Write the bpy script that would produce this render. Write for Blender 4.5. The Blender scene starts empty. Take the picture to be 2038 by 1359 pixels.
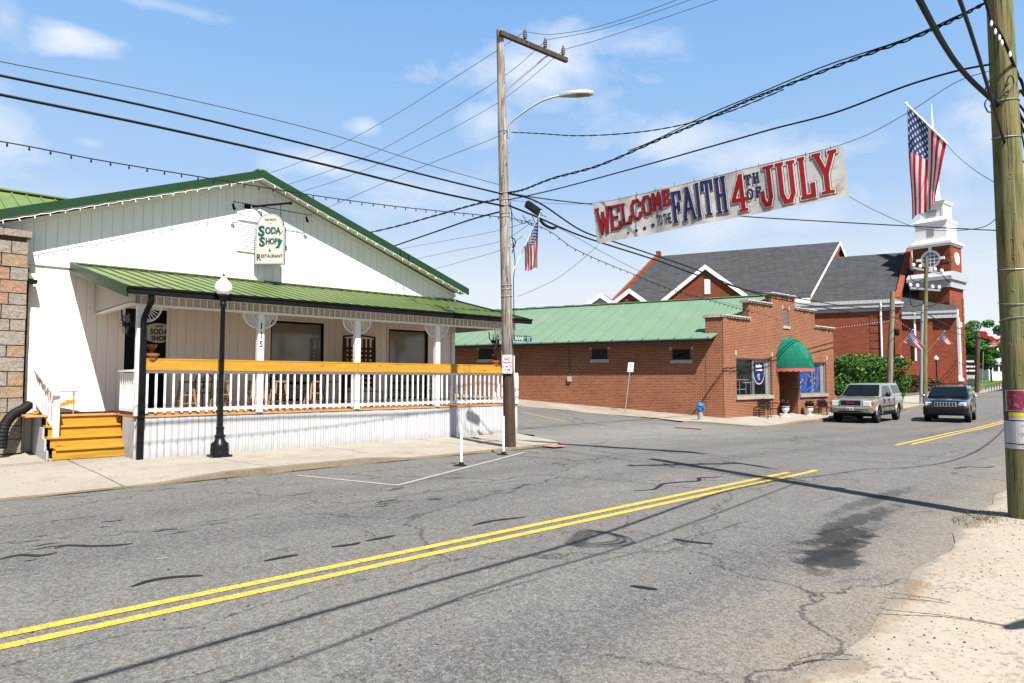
import bpy, math, random
from mathutils import Vector, Matrix
R = math.radians
rnd = random.Random(7)
SC = bpy.context.scene
COL = SC.collection
# ------------------------------------------------------------------ camera, sky, sun, exposure
F, CX, CY, H = 1355.0, 1019.0, 679.5, 1.75      # focal length in photo pixels, eye height in metres
PIT = math.atan(76.5 / F)
YAW = R(47.4985)
S_, C_ = math.sin(YAW), math.cos(YAW)
cam = bpy.data.cameras.new('camera'); cam.sensor_width = 36.0; cam.lens = 36.0 * F / 2038.0
cam.clip_start = 0.05; cam.clip_end = 3000
camo = bpy.data.objects.new('camera', cam); COL.objects.link(camo)
camo.location = (0, 0, H); camo.rotation_euler = (math.pi / 2 + PIT, 0, YAW - math.pi / 2)
SC.camera = camo
SUN_EL, SUN_AZ = R(54), R(17)                    # the light travels towards +Y, 17 degrees over to +X
LDIR = Vector((math.sin(SUN_AZ) * math.cos(SUN_EL), math.cos(SUN_AZ) * math.cos(SUN_EL), -math.sin(SUN_EL)))
sl = bpy.data.lights.new('sun', 'SUN'); sl.energy = 5.0; sl.angle = R(0.55); sl.color = (1.0, 0.955, 0.89)
so = bpy.data.objects.new('sun', sl); COL.objects.link(so)
so.rotation_euler = LDIR.to_track_quat('-Z', 'Y').to_euler(); so.location = (-10, -20, 40)
SC.view_settings.view_transform = 'Standard'; SC.view_settings.look = 'None'
SC.view_settings.gamma = 1.0; SC.view_settings.exposure = 1.30
try: SC.view_settings.use_curve_mapping = False
except Exception: pass
SC.cycles.max_bounces = 8; SC.cycles.diffuse_bounces = 6; SC.cycles.glossy_bounces = 3; SC.cycles.transparent_max_bounces = 6


# ------------------------------------------------------------------ node helpers
class NT:
    def __init__(s, tree): s.t = tree; s.n = tree.nodes; s.l = tree.links
    def new(s, typ, **kw):
        n = s.n.new(typ)
        for k, v in kw.items(): setattr(n, k, v)
        return n
    def put(s, sock, v):
        if isinstance(v, bpy.types.NodeSocket): s.l.new(v, sock)
        elif v is not None:
            if sock.type == 'RGBA' and not hasattr(v, '__len__'): v = (v, v, v, 1)
            elif sock.type == 'RGBA' and len(v) == 3: v = (*v, 1)
            sock.default_value = v
    def m(s, op, a, b=None, c=None, clamp=False):
        n = s.new('ShaderNodeMath', operation=op); n.use_clamp = clamp
        s.put(n.inputs[0], a)
        if b is not None: s.put(n.inputs[1], b)
        if c is not None: s.put(n.inputs[2], c)
        return n.outputs[0]
    def vm(s, op, a, b=None):
        n = s.new('ShaderNodeVectorMath', operation=op); s.put(n.inputs[0], a)
        if b is not None: s.put(n.inputs[1], b)
        return n.outputs['Value'] if op in ('DOT_PRODUCT', 'LENGTH', 'DISTANCE') else n.outputs[0]
    def co(s, which='Object'): return s.new('ShaderNodeTexCoord').outputs[which]
    def sep(s, v):
        n = s.new('ShaderNodeSeparateXYZ'); s.put(n.inputs[0], v); return n.outputs[0], n.outputs[1], n.outputs[2]
    def comb(s, x, y, z):
        n = s.new('ShaderNodeCombineXYZ')
        for i, v in enumerate((x, y, z)): s.put(n.inputs[i], v)
        return n.outputs[0]
    def noise(s, v, scale, detail=4, rough=0.55, dist=0):
        n = s.new('ShaderNodeTexNoise'); s.put(n.inputs['Vector'], v); n.inputs['Scale'].default_value = scale
        n.inputs['Detail'].default_value = detail; n.inputs['Roughness'].default_value = rough
        n.inputs['Distortion'].default_value = dist
        return n.outputs['Fac']
    def voro(s, v, scale, feature='F1', out='Distance', rand=1.0):
        n = s.new('ShaderNodeTexVoronoi', feature=feature); s.put(n.inputs['Vector'], v)
        n.inputs['Scale'].default_value = scale; n.inputs['Randomness'].default_value = rand
        return n.outputs[out]
    def ramp(s, f, a, b, lo=0.0, hi=1.0):
        n = s.new('ShaderNodeMapRange'); n.clamp = True
        s.put(n.inputs[0], f); n.inputs[1].default_value = a; n.inputs[2].default_value = b
        n.inputs[3].default_value = lo; n.inputs[4].default_value = hi
        return n.outputs[0]
    def mix(s, f, a, b, mode='MIX'):
        n = s.new('ShaderNodeMix', data_type='RGBA', blend_type=mode)
        s.put(n.inputs[0], f); s.put(n.inputs[6], a); s.put(n.inputs[7], b)
        return n.outputs[2]
    def bump(s, h, strength=0.3, dist=0.02):
        n = s.new('ShaderNodeBump'); n.inputs['Strength'].default_value = strength
        n.inputs['Distance'].default_value = dist; s.put(n.inputs['Height'], h); return n.outputs[0]


MATS = {}
def mk(name):
    m = bpy.data.materials.new(name); m.use_nodes = True
    t = NT(m.node_tree); b = m.node_tree.nodes['Principled BSDF']
    MATS[name] = m
    return m, t, b


def plain(name, col, rough=0.6, metal=0.0, var=0.12, nscale=6.0, bump=0.0, bscale=40.0, coat=0.0, spec=None, dirt=None):
    """one colour with a procedural variation, optional bump and dirt"""
    m, t, b = mk(name); co = t.co()
    n1 = t.noise(co, nscale, 5)
    c = t.mix(n1, tuple(max(0, v * (1 - var)) for v in col), tuple(min(1, v * (1 + var)) for v in col))
    if dirt:
        d = t.ramp(t.noise(co, dirt[1], 6, 0.65), 0.52, 0.72)
        c = t.mix(t.m('MULTIPLY', d, dirt[2]), c, dirt[0])
    t.put(b.inputs['Base Color'], c)
    t.put(b.inputs['Roughness'], t.ramp(n1, 0.2, 0.8, max(0.02, rough - 0.06), min(1, rough + 0.06)))
    b.inputs['Metallic'].default_value = metal
    if coat: b.inputs['Coat Weight'].default_value = coat; b.inputs['Coat Roughness'].default_value = 0.04
    if spec is not None: b.inputs['Specular IOR Level'].default_value = spec
    if bump: t.put(b.inputs['Normal'], t.bump(t.noise(co, bscale, 4), bump, 0.01))
    return m


# ------------------------------------------------------------------ world
wld = bpy.data.worlds.new('World'); SC.world = wld; wld.use_nodes = True
t = NT(wld.node_tree); bg = wld.node_tree.nodes['Background']
sky = t.new('ShaderNodeTexSky', sky_type='NISHITA'); sky.sun_disc = False
sky.sun_elevation = SUN_EL; sky.sun_rotation = math.atan2(-LDIR.x, -LDIR.y)
sky.air_density = 1.0; sky.dust_density = 1.4; sky.ozone_density = 1.6; sky.altitude = 300
gen = t.co('Generated')
dx, dy, dz = t.sep(gen)


# ------------------------------------------------------------------ pixel -> world helpers (real planes at real distances)
def ray(px, py):
    x = px - CX; y = -(py - CY)
    return x, F * math.cos(PIT) - y * math.sin(PIT), F * math.sin(PIT) + y * math.cos(PIT)
def wdir(px, py):
    r, d, u = ray(px, py); return (S_ * r + C_ * d, -C_ * r + S_ * d, u)
def onZ(px, py, z=0.0):
    X, Y, U = wdir(px, py); k = (z - H) / U; return Vector((X * k, Y * k, z))
def onY(px, py, y):
    X, Y, U = wdir(px, py); k = y / Y; return Vector((X * k, y, H + U * k))
def onX(px, py, x):
    X, Y, U = wdir(px, py); k = x / X; return Vector((x, Y * k, H + U * k))
def at(px, py, dep):
    r, d, u = ray(px, py); k = dep / d; X, Y, U = wdir(px, py); return Vector((X * k, Y * k, H + U * k))
def onP(px, py, p0, n):
    X, Y, U = wdir(px, py); k = (p0[0] * n[0] + p0[1] * n[1]) / (X * n[0] + Y * n[1]); return Vector((X * k, Y * k, H + U * k))
def planeof(a, b):
    d = (b[0] - a[0], b[1] - a[1]); return (-d[1], d[0])


# clouds: a few small directional puffs, white over the Nishita blue
def cloud(px, py, w, h, dens):
    v = Vector(wdir(px, py)).normalized()
    rt = v.cross(Vector((0, 0, 1))).normalized(); up = rt.cross(v)
    a = t.m('DIVIDE', t.vm('DOT_PRODUCT', gen, tuple(rt)), w / F)
    b = t.m('DIVIDE', t.vm('DOT_PRODUCT', t.vm('SUBTRACT', gen, tuple(v)), tuple(up)), h / F)
    r = t.m('SQRT', t.m('ADD', t.m('MULTIPLY', a, a), t.m('MULTIPLY', b, b)))
    front = t.m('GREATER_THAN', t.vm('DOT_PRODUCT', gen, tuple(v)), 0.3)
    k = t.ramp(t.m('ADD', r, t.m('MULTIPLY', t.m('SUBTRACT', cn, 0.5), 2.6)), 0.95, 0.1, 0.0, dens)
    return t.m('MULTIPLY', k, front)
cn = t.noise(t.vm('MULTIPLY', gen, (1.0, 1.0, 2.1)), 8.5, 7, 0.6, 0.35)
acc = None
for c in ((130, 66, 75, 34, .9), (1100, 128, 230, 70, .8), (1250, 90, 110, 40, .5), (965, 245, 60, 45, .6), (1340, 275, 160, 55, .65), (1540, 300, 170, 60, .6),
          (640, 325, 100, 40, .75), (725, 252, 38, 20, .6), (10, 35, 40, 50, .4), (850, 380, 190, 60, .5), (180, 285, 40, 14, .4),
          (300, 5, 120, 14, .4), (1480, 420, 260, 60, .45), (2010, 250, 80, 120, .6), (-300, 200, 260, 90, .8), (2500, 120, 300, 110, .8), (1900, 330, 60, 90, .4)):
    k = cloud(*c); acc = k if acc is None else t.m('MAXIMUM', acc, k)
cr = t.new('ShaderNodeValToRGB'); t.put(cr.inputs[0], dz); el = cr.color_ramp.elements
K = 4.15
for i, (pos, c) in enumerate(((0.0, (.95, .98, 1.02)), (.14, (.80, .88, .97)), (.25, (.46, .66, .95)), (.37, (.34, .58, .94)), (.48, (.26, .51, .92)), (.62, (.14, .32, .72)))):
    e = el[i] if i < 2 else el.new(pos)
    e.position = pos; e.color = (*c, 1)
haze = t.mix(1.0, cr.outputs[0], (K, K, K), 'MULTIPLY')
hf = t.ramp(dz, 0.50, 0.72, 0.90, 0.0)
skyc = t.mix(hf, t.mix(1.0, sky.outputs[0], (.52, .52, .52), 'MULTIPLY'), haze)
skyc = t.mix(t.m('MULTIPLY', acc, 0.80), skyc, (4.2, 4.25, 4.35))
t.put(bg.inputs[0], skyc); bg.inputs[1].default_value = 0.10


# ------------------------------------------------------------------ mesh builder
class MB:
    def __init__(s): s.v = []; s.f = []; s.mi = []; s.uv = {}; s.M = None; s.cur = 0
    def add(s, vs, fs, mi=None):
        o = len(s.v)
        for p in vs:
            p = Vector(p)
            if s.M is not None: p = s.M @ p
            s.v.append(p)
        for f in fs: s.f.append(tuple(i + o for i in f)); s.mi.append(s.cur if mi is None else mi)
        return s
    def box(s, x0, x1, y0, y1, z0, z1, mi=None):
        vs = [(x, y, z) for z in (z0, z1) for y in (y0, y1) for x in (x0, x1)]
        return s.add(vs, [(0, 2, 3, 1), (4, 5, 7, 6), (0, 1, 5, 4), (2, 6, 7, 3), (0, 4, 6, 2), (1, 3, 7, 5)], mi)
    def cbox(s, c, sx, sy, sz, mi=None):
        return s.box(c[0] - sx / 2, c[0] + sx / 2, c[1] - sy / 2, c[1] + sy / 2, c[2] - sz / 2, c[2] + sz / 2, mi)
    def poly(s, pts, mi=None): return s.add(pts, [tuple(range(len(pts)))], mi)
    def prism(s, pts, d, mi=None):
        """closed polygon pts (3d) swept by vector d"""
        n = len(pts); d = Vector(d)
        vs = [Vector(p) for p in pts] + [Vector(p) + d for p in pts]
        fs = [tuple(range(n))[::-1], tuple(range(n, 2 * n))] + [(i, (i + 1) % n, (i + 1) % n + n, i + n) for i in range(n)]
        return s.add(vs, fs, mi)
    def bar(s, a, b, w, h, mi=None, up=(0, 0, 1)):
        """rectangular bar from a to b, w wide (sideways), h high"""
        a = Vector(a); b = Vector(b); d = (b - a).normalized(); up = Vector(up)
        sd = d.cross(up)
        if sd.length < 1e-4: sd = Vector((1, 0, 0))
        sd.normalize(); u = sd.cross(d).normalized()
        vs = []
        for p in (a, b):
            for i, j in ((-1, -1), (1, -1), (1, 1), (-1, 1)): vs.append(p + sd * i * w / 2 + u * j * h / 2)
        return s.add(vs, [(0, 1, 2, 3), (7, 6, 5, 4), (0, 4, 5, 1), (1, 5, 6, 2), (2, 6, 7, 3), (3, 7, 4, 0)], mi)
    def tube(s, pts, r, n=8, mi=None, cap=True):
        pts = [Vector(p) for p in pts]; rs = r if hasattr(r, '__len__') else [r] * len(pts)
        vs = []; prev = None
        for i, p in enumerate(pts):
            d = (pts[min(i + 1, len(pts) - 1)] - pts[max(i - 1, 0)])
            if d.length < 1e-9: d = Vector((0, 0, 1))
            d.normalize()
            if prev is None: sd = d.cross(Vector((0, 0, 1))) if abs(d.z) < 0.95 else d.cross(Vector((1, 0, 0)))
            else: sd = prev - d * prev.dot(d)
            sd.normalize(); prev = sd; u = sd.cross(d)
            for k in range(n):
                a = 2 * math.pi * k / n; vs.append(p + (sd * math.cos(a) + u * math.sin(a)) * rs[i])
        fs = []
        for i in range(len(pts) - 1):
            for k in range(n): fs.append((i * n + k, i * n + (k + 1) % n, (i + 1) * n + (k + 1) % n, (i + 1) * n + k))
        if cap: fs += [tuple(range(n))[::-1], tuple((len(pts) - 1) * n + k for k in range(n))]
        return s.add(vs, fs, mi)
    def lathe(s, prof, c=(0, 0, 0), n=24, mi=None, axis='Z'):
        vs = []
        for r, z in prof:
            for k in range(n):
                a = 2 * math.pi * k / n
                if axis == 'Z': vs.append((c[0] + r * math.cos(a), c[1] + r * math.sin(a), c[2] + z))
                elif axis == 'Y': vs.append((c[0] + r * math.cos(a), c[1] + z, c[2] + r * math.sin(a)))
                else: vs.append((c[0] + z, c[1] + r * math.cos(a), c[2] + r * math.sin(a)))
        fs = []
        for i in range(len(prof) - 1):
            for k in range(n): fs.append((i * n + k, i * n + (k + 1) % n, (i + 1) * n + (k + 1) % n, (i + 1) * n + k))
        fs += [tuple(range(n))[::-1], tuple((len(prof) - 1) * n + k for k in range(n))]
        return s.add(vs, fs, mi)
    def ball(s, c, r, n=16, sz=1.0, mi=None):
        m = n // 2; prof = []
        for i in range(1, m): a = math.pi * i / m; prof.append((r * math.sin(a), -r * sz * math.cos(a)))
        return s.lathe(prof, c, n, mi)
    def build(s, name, mats, parent=None, loc=None, smooth=None, local=False):
        """link as ONE mesh object; world coordinates unless local"""
        me = bpy.data.meshes.new(name)
        off = Vector((0, 0, 0))
        if parent is not None and not local:
            q = parent
            while q is not None: off = off + Vector(q.location); q = q.parent
        if loc is not None: off = off + Vector(loc)
        me.from_pydata([v - off for v in s.v], [], s.f)
        if not isinstance(mats, (list, tuple)): mats = [mats]
        for m in mats: me.materials.append(m if not isinstance(m, str) else MATS[m])
        for p, k in zip(me.polygons, s.mi): p.material_index = min(k, len(mats) - 1)
        if s.uv:
            ul = me.uv_layers.new(name='UVMap')
            for li, lp in enumerate(me.loops): ul.data[li].uv = s.uv.get(lp.vertex_index, (0, 0))
        if smooth is not None:
            for p in me.polygons: p.use_smooth = True
            me.set_sharp_from_angle(angle=R(smooth))
        me.update()
        o = bpy.data.objects.new(name, me); COL.objects.link(o)
        if loc is not None: o.location = loc
        if parent is not None: o.parent = parent
        return o
def fixn(o):
    import bmesh
    b = bmesh.new(); b.from_mesh(o.data); bmesh.ops.recalc_face_normals(b, faces=b.faces); b.to_mesh(o.data); b.free(); return o
def tag(o, label, cat, group=None):
    o['label'] = label; o['category'] = cat
    if group: o['group'] = group
    return o
def thing(name, loc, label, cat, group=None, rz=0.0):
    o = bpy.data.objects.new(name, None); COL.objects.link(o); o.location = loc; o.rotation_euler = (0, 0, rz)
    o.empty_display_size = 0.2
    return tag(o, label, cat, group)
def struct(o, kind='structure'): o['kind'] = kind; return o
def kids(o): return [c for c in COL.objects if c.parent == o]
def dup(o, loc, rz=None, label=None, parent=None, sc=None):
    c = o.copy(); COL.objects.link(c)
    if parent is None:
        c.location = loc
        if rz is not None: c.rotation_euler = (0, 0, rz)
        if sc is not None: c.scale = sc
        if label: c['label'] = label
    else: c.parent = parent
    for ch in kids(o): dup(ch, None, parent=c)
    return c
def smoothstep(a, b, x):
    k = max(0.0, min(1.0, (x - a) / (b - a))); return k * k * (3 - 2 * k)
def lerp1(tab, x):
    if x <= tab[0][0]: return tab[0][1]
    for (a, u), (b, v) in zip(tab, tab[1:]):
        if x <= b: return u + (v - u) * (x - a) / (b - a)
    return tab[-1][1]
def catmull(pts, n=8):
    pts = [Vector(p) for p in pts]
    if len(pts) < 3: return [pts[0].lerp(pts[-1], i / n) for i in range(n + 1)]
    out = []; q = [2 * pts[0] - pts[1]] + pts + [2 * pts[-1] - pts[-2]]
    for i in range(1, len(q) - 2):
        for k in range(n):
            u = k / n; a, b, c, d = q[i - 1], q[i], q[i + 1], q[i + 2]
            out.append(0.5 * ((2 * b) + (c - a) * u + (2 * a - 5 * b + 4 * c - d) * u * u + (3 * b - a - 3 * c + d) * u ** 3))
    out.append(pts[-1]); return out


# ------------------------------------------------------------------ lettering
def text_mesh(txt, size, bold=0.0, sx=1.0):
    """flat mesh (verts2d, faces) of built-in-font text, lower left at 0,0, cap height = size"""
    cu = bpy.data.curves.new('txt', 'FONT'); cu.body = txt; cu.size = 1.0; cu.offset = bold; cu.resolution_u = 3
    ob = bpy.data.objects.new('txt', cu); COL.objects.link(ob)
    dg = bpy.context.evaluated_depsgraph_get(); me = bpy.data.meshes.new_from_object(ob.evaluated_get(dg))
    vs = [(v.co.x, v.co.y) for v in me.vertices]; fs = [tuple(p.vertices) for p in me.polygons]
    bpy.data.objects.remove(ob); bpy.data.meshes.remove(me); bpy.data.curves.remove(cu)
    x0 = min(v[0] for v in vs); x1 = max(v[0] for v in vs); y0 = min(v[1] for v in vs); y1 = max(v[1] for v in vs)
    k = size / 0.729
    return [((x - x0) * k * sx, y * k) for x, y in vs], fs, (x1 - x0) * k * sx
# stroke glyphs on a 1 x 1 cell: polylines, then slab serifs (x, y, halfwidth)
GL = {
 'W': ([[(0.02, 1), (.27, 0), (.5, .8), (.73, 0), (.98, 1)]], [(.02, 1, .14), (.98, 1, .14), (.5, .82, .1)]),
 'E': ([[(.2, 0), (.2, 1)], [(.2, 1), (.9, 1)], [(.2, .5), (.7, .5)], [(.2, 0), (.92, 0)], [(.9, 1), (.9, .78)], [(.92, 0), (.92, .24)]], [(.15, 1, .12), (.15, 0, .12)]),
 'L': ([[(.25, 1), (.25, 0)], [(.25, 0), (.92, 0)], [(.92, 0), (.92, .28)]], [(.25, 1, .2), (.22, 0, .18)]),
 'C': ([[(.88, .72), (.88, .86), (.7, 1), (.3, 1), (.1, .8), (.1, .2), (.3, 0), (.7, 0), (.88, .14), (.88, .26)]], []),
 'O': ([[(.3, 1), (.1, .8), (.1, .2), (.3, 0), (.7, 0), (.9, .2), (.9, .8), (.7, 1), (.3, 1)]], []),
 'M': ([[(.12, 0), (.12, 1)], [(.12, 1), (.5, .3)], [(.5, .3), (.88, 1)], [(.88, 1), (.88, 0)]], [(.1, 0, .14), (.9, 0, .14), (.1, 1, .1), (.9, 1, .1)]),
 'F': ([[(.22, 0), (.22, 1)], [(.22, 1), (.9, 1)], [(.22, .5), (.7, .5)], [(.9, 1), (.9, .76)], [(.7, .62), (.7, .38)]], [(.22, 0, .2), (.16, 1, .12)]),
 'A': ([[(.08, 0), (.5, 1)], [(.5, 1), (.92, 0)], [(.26, .32), (.74, .32)]], [(.08, 0, .16), (.92, 0, .16), (.45, 1, .14)]),
 'I': ([[(.5, 0), (.5, 1)]], [(.5, 0, .3), (.5, 1, .3)]),
 'T': ([[(.5, 0), (.5, 1)], [(.06, 1), (.94, 1)], [(.06, 1), (.06, .76)], [(.94, 1), (.94, .76)]], [(.5, 0, .24)]),
 'H': ([[(.2, 0), (.2, 1)], [(.8, 0), (.8, 1)], [(.2, .5), (.8, .5)]], [(.2, 0, .2), (.2, 1, .2), (.8, 0, .2), (.8, 1, .2)]),
 '4': ([[(.68, 0), (.68, 1)], [(.68, 1), (.06, .34)], [(.06, .3), (.98, .3)]], [(.68, 0, .24)]),
 'J': ([[(.64, 1), (.64, .2), (.48, 0), (.24, 0), (.08, .16), (.08, .34)]], [(.64, 1, .3)]),
 'U': ([[(.18, 1), (.18, .2), (.36, 0), (.66, 0), (.84, .2), (.84, 1)]], [(.18, 1, .2), (.84, 1, .2)]),
 'Y': ([[(.5, 0), (.5, .45)], [(.5, .45), (.1, 1)], [(.5, .45), (.9, 1)]], [(.5, 0, .26), (.1, 1, .18), (.9, 1, .18)]),
 'S': ([[(.86, .74), (.86, .86), (.7, 1), (.3, 1), (.14, .86), (.14, .66), (.3, .54), (.7, .46), (.86, .34), (.86, .14), (.7, 0), (.3, 0), (.14, .14), (.14, .26)]], []),
 'D': ([[(.2, 0), (.2, 1), (.62, 1), (.88, .76), (.88, .24), (.62, 0), (.2, 0)]], [(.16, 0, .14), (.16, 1, .14)]),
 'P': ([[(.2, 0), (.2, 1)], [(.2, 1), (.7, 1), (.88, .86), (.88, .62), (.7, .48), (.2, .48)]], [(.2, 0, .18), (.14, 1, .14)]),
}
def glyph(ch, x, y, w, h, tk, grow=0.0):
    """list of 2d quads for a slab letter; tk stroke thickness, grow inflates every stroke"""
    q = []; st, se = GL[ch]
    e = tk / 2 + grow
    def seg(a, b):
        ax, ay = x + tk / 2 + a[0] * (w - tk), y + tk / 2 + a[1] * (h - tk); bx, by = x + tk / 2 + b[0] * (w - tk), y + tk / 2 + b[1] * (h - tk)
        dx, dy = bx - ax, by - ay; L = math.hypot(dx, dy) or 1; dx /= L; dy /= L; nx, ny = -dy, dx
        c = e if abs(dx) < .01 or abs(dy) < .01 else e * .6
        ax -= dx * c; ay -= dy * c; bx += dx * c; by += dy * c
        q.append([(ax + nx * e, ay + ny * e), (ax - nx * e, ay - ny * e), (bx - nx * e, by - ny * e), (bx + nx * e, by + ny * e)])
    for pl in st:
        for a, b in zip(pl, pl[1:]): seg(a, b)
    for (cx, cy, hw) in se:
        px = x + tk / 2 + cx * (w - tk); py = y + tk / 2 + cy * (h - tk); ww = hw * w + grow; hh = tk * .36 + grow
        py += (tk * .14) * (-1 if cy > .5 else 1) * -1
        q.append([(px - ww, py - hh), (px + ww, py - hh), (px + ww, py + hh), (px - ww, py + hh)])
    return q


# ================================================================== materials
def mat_asphalt():
    m, t, b = mk('asphalt'); co = t.co(); x, y, z = t.sep(co)
    big = t.noise(co, 0.22, 5, 0.6); mid = t.noise(co, 2.2, 5, 0.65)
    c = t.mix(t.ramp(big, 0.3, 0.7), (0.205, 0.196, 0.182), (0.285, 0.272, 0.252))
    c = t.mix(t.ramp(mid, 0.35, 0.7, 0, 0.5), c, (0.150, 0.148, 0.146))
    # worn wheel paths along the lanes
    wob = t.m('MULTIPLY', t.m('SUBTRACT', t.noise(t.comb(t.m('MULTIPLY', x, .12), y, 0), 1.0, 3), .5), .9)
    yy = t.m('ADD', y, wob)
    for yc, wd in ((8.0, .55), (9.9, .5), (3.3, .4)):
        k = t.ramp(t.m('ABSOLUTE', t.m('SUBTRACT', yy, yc)), wd * 1.4, 0.1, 0, 0.5)
        c = t.mix(k, c, (0.125, 0.122, 0.120))
    # pale dust where the side street comes in
    d = t.vm('LENGTH', t.vm('MULTIPLY', t.vm('SUBTRACT', co, (19.0, 14.2, 0)), (0.13, 0.33, 0)))
    k = t.ramp(t.m('ADD', d, t.m('MULTIPLY', t.m('SUBTRACT', t.noise(co, .9, 4), .5), 1.6)), 1.2, .3, 0, .55)
    c = t.mix(k, c, (0.40, 0.385, 0.36))
    # tan dust along the near edge
    k = t.ramp(t.m('ADD', t.m('SUBTRACT', y, t.m('MULTIPLY', x, .105)), t.m('MULTIPLY', t.m('SUBTRACT', t.noise(co, 1.3, 4), .5), 1.6)), 2.5, 1.5, 0, .8)
    c = t.mix(k, c, (0.36, 0.315, 0.245))
    # fine cracks
    wv = t.vm('ADD', co, t.comb(t.m('MULTIPLY', t.noise(co, 1.6, 4), .9), t.m('MULTIPLY', t.noise(t.vm('ADD', co, (7, 3, 1)), 1.6, 4), .9), 0))
    cr = t.voro(wv, 0.75, 'DISTANCE_TO_EDGE')
    msk = t.ramp(t.noise(co, .33, 4), .46, .62)
    c = t.mix(t.m('MULTIPLY', t.ramp(cr, .016, .004), t.m('MULTIPLY', msk, .85)), c, (0.050, 0.048, 0.045))
    cr2 = t.voro(t.vm('MULTIPLY', wv, (.55, 1.0, 1.0)), 0.30, 'DISTANCE_TO_EDGE')
    c = t.mix(t.m('MULTIPLY', t.ramp(cr2, .007, .002), .8), c, (0.050, 0.048, 0.045))
    for ys_, wv_ in ((8.75, .22), (4.35, .12), (10.9, .25)):
        e = t.m('ABSOLUTE', t.m('SUBTRACT', t.m('ADD', y, t.m('MULTIPLY', t.m('SUBTRACT', t.noise(t.comb(x, 0, ys_), .8, 5, .65), .5), wv_ * 2)), ys_))
        c = t.mix(t.m('MULTIPLY', t.ramp(e, .022, .008), t.ramp(t.noise(t.vm('ADD', co, (ys_, 0, 0)), .6, 3), .44, .54, 0, .8)), c, (0.045, 0.043, 0.042))
    # aggregate: pale and dark stones
    v = t.voro(co, 95.0, 'F1', 'Color'); vs = t.sep(v)[0]
    c = t.mix(t.ramp(vs, .72, .95, 0, .38), c, (0.56, 0.54, 0.50))
    c = t.mix(t.ramp(vs, .34, .10, 0, .50), c, (0.062, 0.060, 0.058))
    v2 = t.sep(t.voro(co, 34.0, 'F1', 'Color'))[1]
    c = t.mix(t.ramp(v2, .55, 1.0, 0, .28), c, (0.47, 0.45, 0.42)); c = t.mix(t.ramp(v2, .4, .0, 0, .28), c, (0.09, 0.09, 0.09))
    # oil stains
    for (sx, sy, ax, ay, dens) in ((7.9, 3.20, .90, .28, .84), (6.85, 2.86, .62, .28, .86), (7.35, 3.02, .9, .2, .8), (9.2, 3.45, 1.4, .20, .66), (10.9, 3.85, 2.0, .18, .5)):
        d = t.vm('LENGTH', t.vm('MULTIPLY', t.vm('SUBTRACT', co, (sx, sy, 0)), (1 / ax, 1 / ay, 0)))
        k = t.ramp(t.m('ADD', d, t.m('MULTIPLY', t.m('SUBTRACT', t.noise(co, 3.6, 7, .7), .5), 2.6)), 1.0, .62, 0, dens)
        c = t.mix(k, c, (0.030, 0.031, 0.036))
    t.put(b.inputs['Base Color'], c); b.inputs['Roughness'].default_value = 0.86; b.inputs['Specular IOR Level'].default_value = .3
    t.put(b.inputs['Normal'], t.bump(t.m('ADD', t.noise(co, 70, 3), t.m('MULTIPLY', mid, .5)), .55, .012))
    return m
def mat_concrete(name, a, c2, stain=(0.22, 0.19, 0.14), gravel=False, joint=None):
    m, t, b = mk(name); co = t.co(); x, y, z = t.sep(co)
    c = t.mix(t.ramp(t.noise(co, .6, 6, .62), .3, .7), a, c2)
    c = t.mix(t.ramp(t.noise(t.vm('ADD', co, (3, 9, 0)), 1.7, 7, .68), .52, .75, 0, .55), c, stain)
    v = t.sep(t.voro(co, 60.0, 'F1', 'Color'))[0]
    c = t.mix(t.ramp(v, .85, .97, 0, .5), c, tuple(min(1, q * 1.35) for q in a)); c = t.mix(t.ramp(v, .16, .04, 0, .55), c, tuple(q * .4 for q in a))
    if gravel:
        g1 = t.ramp(t.noise(co, .8, 5, .6), .42, .6)
        v = t.sep(t.voro(co, 26.0, 'F1', 'Color'))[0]
        c = t.mix(t.m('MULTIPLY', t.ramp(v, .84, .88), t.m('MULTIPLY', g1, .55)), c, (0.17, 0.165, 0.16))
        # brown washed-out dirt band along the edge of the asphalt
        e = t.m('ADD', t.m('SUBTRACT', y, t.m('MULTIPLY', x, .105)), t.m('MULTIPLY', t.m('SUBTRACT', t.noise(co, 1.9, 6, .7), .5), .7))
        k = t.ramp(t.m('ABSOLUTE', t.m('SUBTRACT', e, 1.34)), .13, .02, 0, .7)
        k = t.m('MULTIPLY', k, t.ramp(t.noise(co, .55, 3), .46, .56))
        c = t.mix(k, c, (0.36, 0.22, 0.10))
        k = t.ramp(t.m('ABSOLUTE', t.m('SUBTRACT', e, 1.50)), .20, .05, 0, .7); c = t.mix(k, c, (0.30, 0.29, 0.27))
    if joint:
        for jx in joint:
            k = t.ramp(t.m('ABSOLUTE', t.m('SUBTRACT', t.m('ADD', x, t.m('MULTIPLY', t.m('SUBTRACT', t.noise(co, 3, 3), .5), .02)), jx)), .018, .008, 0, .9)
            c = t.mix(k, c, (0.10, 0.085, 0.06))
    t.put(b.inputs['Base Color'], c); b.inputs['Roughness'].default_value = .88; b.inputs['Specular IOR Level'].default_value = .25
    t.put(b.inputs['Normal'], t.bump(t.noise(co, 38, 5, .6), .3, .008))
    return m
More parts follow.
